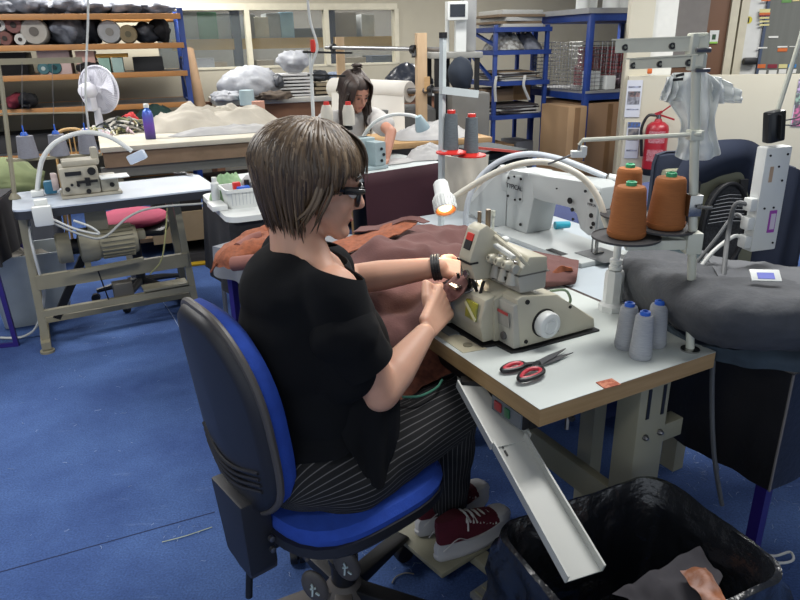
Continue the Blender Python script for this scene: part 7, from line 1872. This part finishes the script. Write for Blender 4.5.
# ================================================================= REAR WOMAN
RWp = at(357, 90, y=4.62); F2 = frame((RWp.x, RWp.y, 0), -62)      # local x = facing the camera side, slightly right
w2 = thing('woman', 'person with dark hair in a bun and white T-shirt bending over the rear sewing machine', 'person', F2.translation, -62)
def Y(f, l, z): return F2 @ V(f, l, z)
hz2 = RWp.z
H2 = Matrix.Translation(V(RWp.x, RWp.y, hz2-.01)) @ Matrix.Rotation(radians(-58), 4, 'Z') @ Matrix.Rotation(radians(28), 4, 'Y')
R2 = H2.to_3x3()
def G(x, y, z): return H2 @ V(x, y, z)
neck = Y(-.13,0,hz2-.13)
s1 = Y(-.14,-.17,hz2-.20); s2 = Y(-.12,.17,hz2-.19)      # -l = image left
hand2 = at(386, 160, z=.80); el2 = at(391, 132, y=hand2.y+.12)
hand1 = at(352, 160, z=.80); el1 = Y(.0,-.24,hz2-.40)
pr = [('c', neck, G(-.03,0,-.05), .048, .046), ('e', Y(-.16,0,hz2-.30), .10,.15,.17), ('c', s1, s2, .05, .05), ('e', Y(-.20,0,.68), .10,.14,.22),
   ('e', G(-.005,0,.02), .092,.074,.09,R2), ('e', G(.035,0,-.05), .055,.054,.06,R2), ('e', G(.07,0,-.095), .02,.022,.018,R2), ('c', G(.088,0,.005), G(.108,0,-.03), .008,.012), ('e', G(.084,0,-.062), .01,.02,.008,R2), ('c', G(.074,-.03,.02), G(.074,.03,.02), .015,.015),
   ('e', G(.064,-.03,-.025), .02,.02,.02,R2), ('e', G(.064,.03,-.025), .02,.02,.02,R2),
   ('c', s2, el2, .042,.036), ('c', el2, hand2, .036,.022), ('c', s1, el1, .042,.036), ('c', el1, hand1, .036,.022)]
pr += hand(hand2, hand2+V(-.02,-.03,-.01), V(-.6,-.6,-.25), V(0,-.2,1), 1, (.2,.35,.3), .95)
pr += hand(hand1, hand1+V(.02,-.03,-.01), V(.5,-.6,-.25), V(0,-.2,1), -1, (.2,.35,.3), .95)
blob(pr, .0065, 5).build('body', mat('skin_rear','#b98670',.5,hex2='#ab7863',scale=7), w2, smooth=80)
for s_ in (-1,1):
    MB().ball(G(.084,s_*.03,-.004), .006,.011,.004,R2,12).build('eye', mat('dark_eye','#30241f',.3), w2)
    MB().tube(bez([G(.090,s_*.014,.022),G(.088,s_*.032,.027),G(.076,s_*.052,.02)],8), .003, 6).build('eyebrow', mat('brow','#4a382c',.8), w2)
MB().ball(G(.0905,0,-.064), .006,.018,.006,R2,14).build('lips', mat('lips','#a8625a',.45), w2)
M_h2 = mat('very_dark_hair', '#2a201c', .5, hex2='#3d2d26', scale=40, stretch=(1,1,.2))
random.seed(4); lk = []
for k in range(260):
    s_ = -1 if k % 2 else 1; a0_ = random.uniform(0,1); x0 = lerp(-.10,.085,a0_)
    y1 = s_*lerp(.088,.062,max(0,(a0_-.55)/.45))
    P = [V(x0*.5-.03,s_*.006,.112), V(x0*.9,s_*.05,.105-.4*max(0,x0)*.35), V(x0,y1,.055), V(x0-.0,y1*1.06,-.01), V(x0-.02,y1*1.02,-.06)]
    lk.append(([G(*p) for p in P], random.uniform(.006,.010), random.random()))
for k in range(90):   # long lengths hanging down the front
    s_ = -1 if k % 2 else 1; x = random.uniform(-.06,.05)
    p0 = G(x, s_*.085, .02); p1 = G(x-.005, s_*.09, -.05); L = random.uniform(.10,.24)
    p2 = p1+V(random.uniform(-.012,.012), -.01, -L*.5); p3 = p2+V(random.uniform(-.012,.012), -.01, -L*.5)
    lk.append(([p0,p1,p2,p3], random.uniform(.005,.009), random.random()))
bun = G(-.055,0,.125)
for k in range(40):
    a = random.uniform(0,6.28); t = random.uniform(0,pi); c_ = bun+V(0,0,.01)
    P = []
    for j in range(5): b = a+j*.5; P.append(c_+V(.032*cos(b)*sin(t+.2*j), .032*sin(b)*sin(t+.2*j), .028*cos(t)))
    lk.append((P, .009, random.random()))
cp2 = blob([('e', G(-.015,0,.032), .098,.084,.088,R2), ('e', G(-.05,0,-.02), .06,.07,.07,R2), ('e', bun, .03,.03,.03)], .008, 4)
for v in list(cp2.bm.verts):
    l = H2.inverted() @ v.co
    if (l.x > .05 and l.z < .05) or (l.x > .03 and l.z < .0): cp2.bm.verts.remove(v)
hair_mesh(lk, cp2).build('hair', M_h2, w2, smooth=180)
sh = blob([('e', Y(-.16,0,hz2-.31), .118,.172,.17), ('c', s1, s2, .065,.065), ('e', Y(-.19,0,.72), .13,.165,.25), ('c', s2, s2.lerp(el2,.62), .066,.070), ('c', s1, s1.lerp(el1,.62), .066,.070), ('e', Y(-.13,0,hz2-.2), .08,.1,.06)], .009, 6, lambda c, n: c+n*(.006*noise.noise(c*12)+.003))
cut(sh, s2.lerp(el2,.66), (el2-s2).normalized(), True) if False else None
bmesh.ops.delete(sh.bm, geom=[v for v in sh.bm.verts if ((v.co-s2.lerp(el2,.75)).dot((el2-s2).normalized()) > 0 and (v.co-s2.lerp(el2,.8)).length < .1) or ((v.co-neck).length < .07 and v.co.z > hz2-.17)], context='VERTS')
shell_bm(sh.bm, .003)
sh.build('white_shirt', mat('white_jersey','#aeacaa',.9,hex2='#b2b0ae',scale=5), w2, smooth=80)
tr2 = blob([('e', Y(-.2,0,.52), .12,.17,.1), ('c', Y(-.2,-.09,.52), Y(.22,-.1,.52), .08,.07), ('c', Y(-.2,.09,.52), Y(.22,.1,.52), .08,.07), ('c', Y(.22,-.1,.52), Y(.2,-.1,.08), .065,.05), ('c', Y(.22,.1,.52), Y(.2,.1,.08), .065,.05), ('c', Y(.2,.1,.05), Y(.32,.1,.04), .04,.035), ('c', Y(.2,-.1,.05), Y(.32,-.1,.04), .04,.035)], .012, 5)
tr2.build('dark_trousers', mat('dark_trousers','#1d1f26',.9), w2, smooth=80)
st_ = thing('stool', 'dark work stool under the rear seated woman', 'stool', Y(-.2,0,0), -62)
MB(F2).box(-.38,-.03,-.19,.19,.38,.425,.02).build('seat', M_black, st_)
for a, b in ((-1,-1),(1,-1),(-1,1),(1,1)): MB(F2).tube([(-.2+a*.12,b*.12,.38),(-.2+a*.17,b*.17,0)], .014, 8).build('leg', M_dark, st_)
# ================================================================= threads and lint on the carpet
random.seed(11)
lm = MB()
def lint(cx, cy, rx, ry, n, L=.02):
    for _ in range(n):
        x = random.gauss(cx, rx); y = random.gauss(cy, ry); p = at(x, y, z=.003)
        a = random.uniform(0, 6.28); l = random.uniform(.3,1)*L; P = [p]
        for j in range(3): a += random.uniform(-.9,.9); P.append(P[-1]+V(cos(a)*l/3, sin(a)*l/3, 0))
        lm.tube(bez(P, 6), random.uniform(.0004,.0008), 3, False)
lint(690, 455, 20, 12, 60, .025); lint(700, 480, 30, 20, 30, .025); lint(120, 330, 25, 10, 22, .04); lint(150, 480, 120, 60, 26, .018); lint(330, 540, 40, 30, 26, .03); lint(180, 530, 30, 8, 8, .03); lint(400, 560, 40, 20, 22, .035); lint(500, 470, 20, 20, 16, .03); lint(780, 500, 20, 30, 25, .03); lint(60, 400, 50, 30, 18, .03); lint(230,390,30,30,8,.04)
lo_ = one(lm, 'thread_lint', mat('pale_lint','#93a3c4',.9), 'scattered pale thread ends and lint on the blue carpet', 'lint'); lo_['kind'] = 'stuff'
one(MB().tube(bez([at(162,300,z=.004), at(172,315,z=.004), at(182,332,z=.004)], 10), .0018, 4), 'pale_thread', mat('pale_lint','#93a3c4',.9), 'single pale thread on the carpet beside the left sewing table leg', 'thread')
one(MB().tube(bez([at(162,542,z=.004), at(185,536,z=.004), at(212,527,z=.004)], 10), .0016, 4), 'yellow_thread', mat('yellowish_thread','#b5bda0',.9), 'long yellowish thread on the carpet left of the office chair', 'thread')
for (P, lb) in (([(392,583),(396,577),(405,573),(414,574)], 'frayed pale thread on the carpet by the office chair castor'), ([(419,557),(424,560),(431,558)], 'small frayed thread on the carpet right of the chair castor')):
    one(MB().tube(bez([at(x,y,z=.004) for x, y in P], 10), .0022, 5), 'frayed_thread', mat('beige_lint','#8f8a80',.9), lb, 'thread')
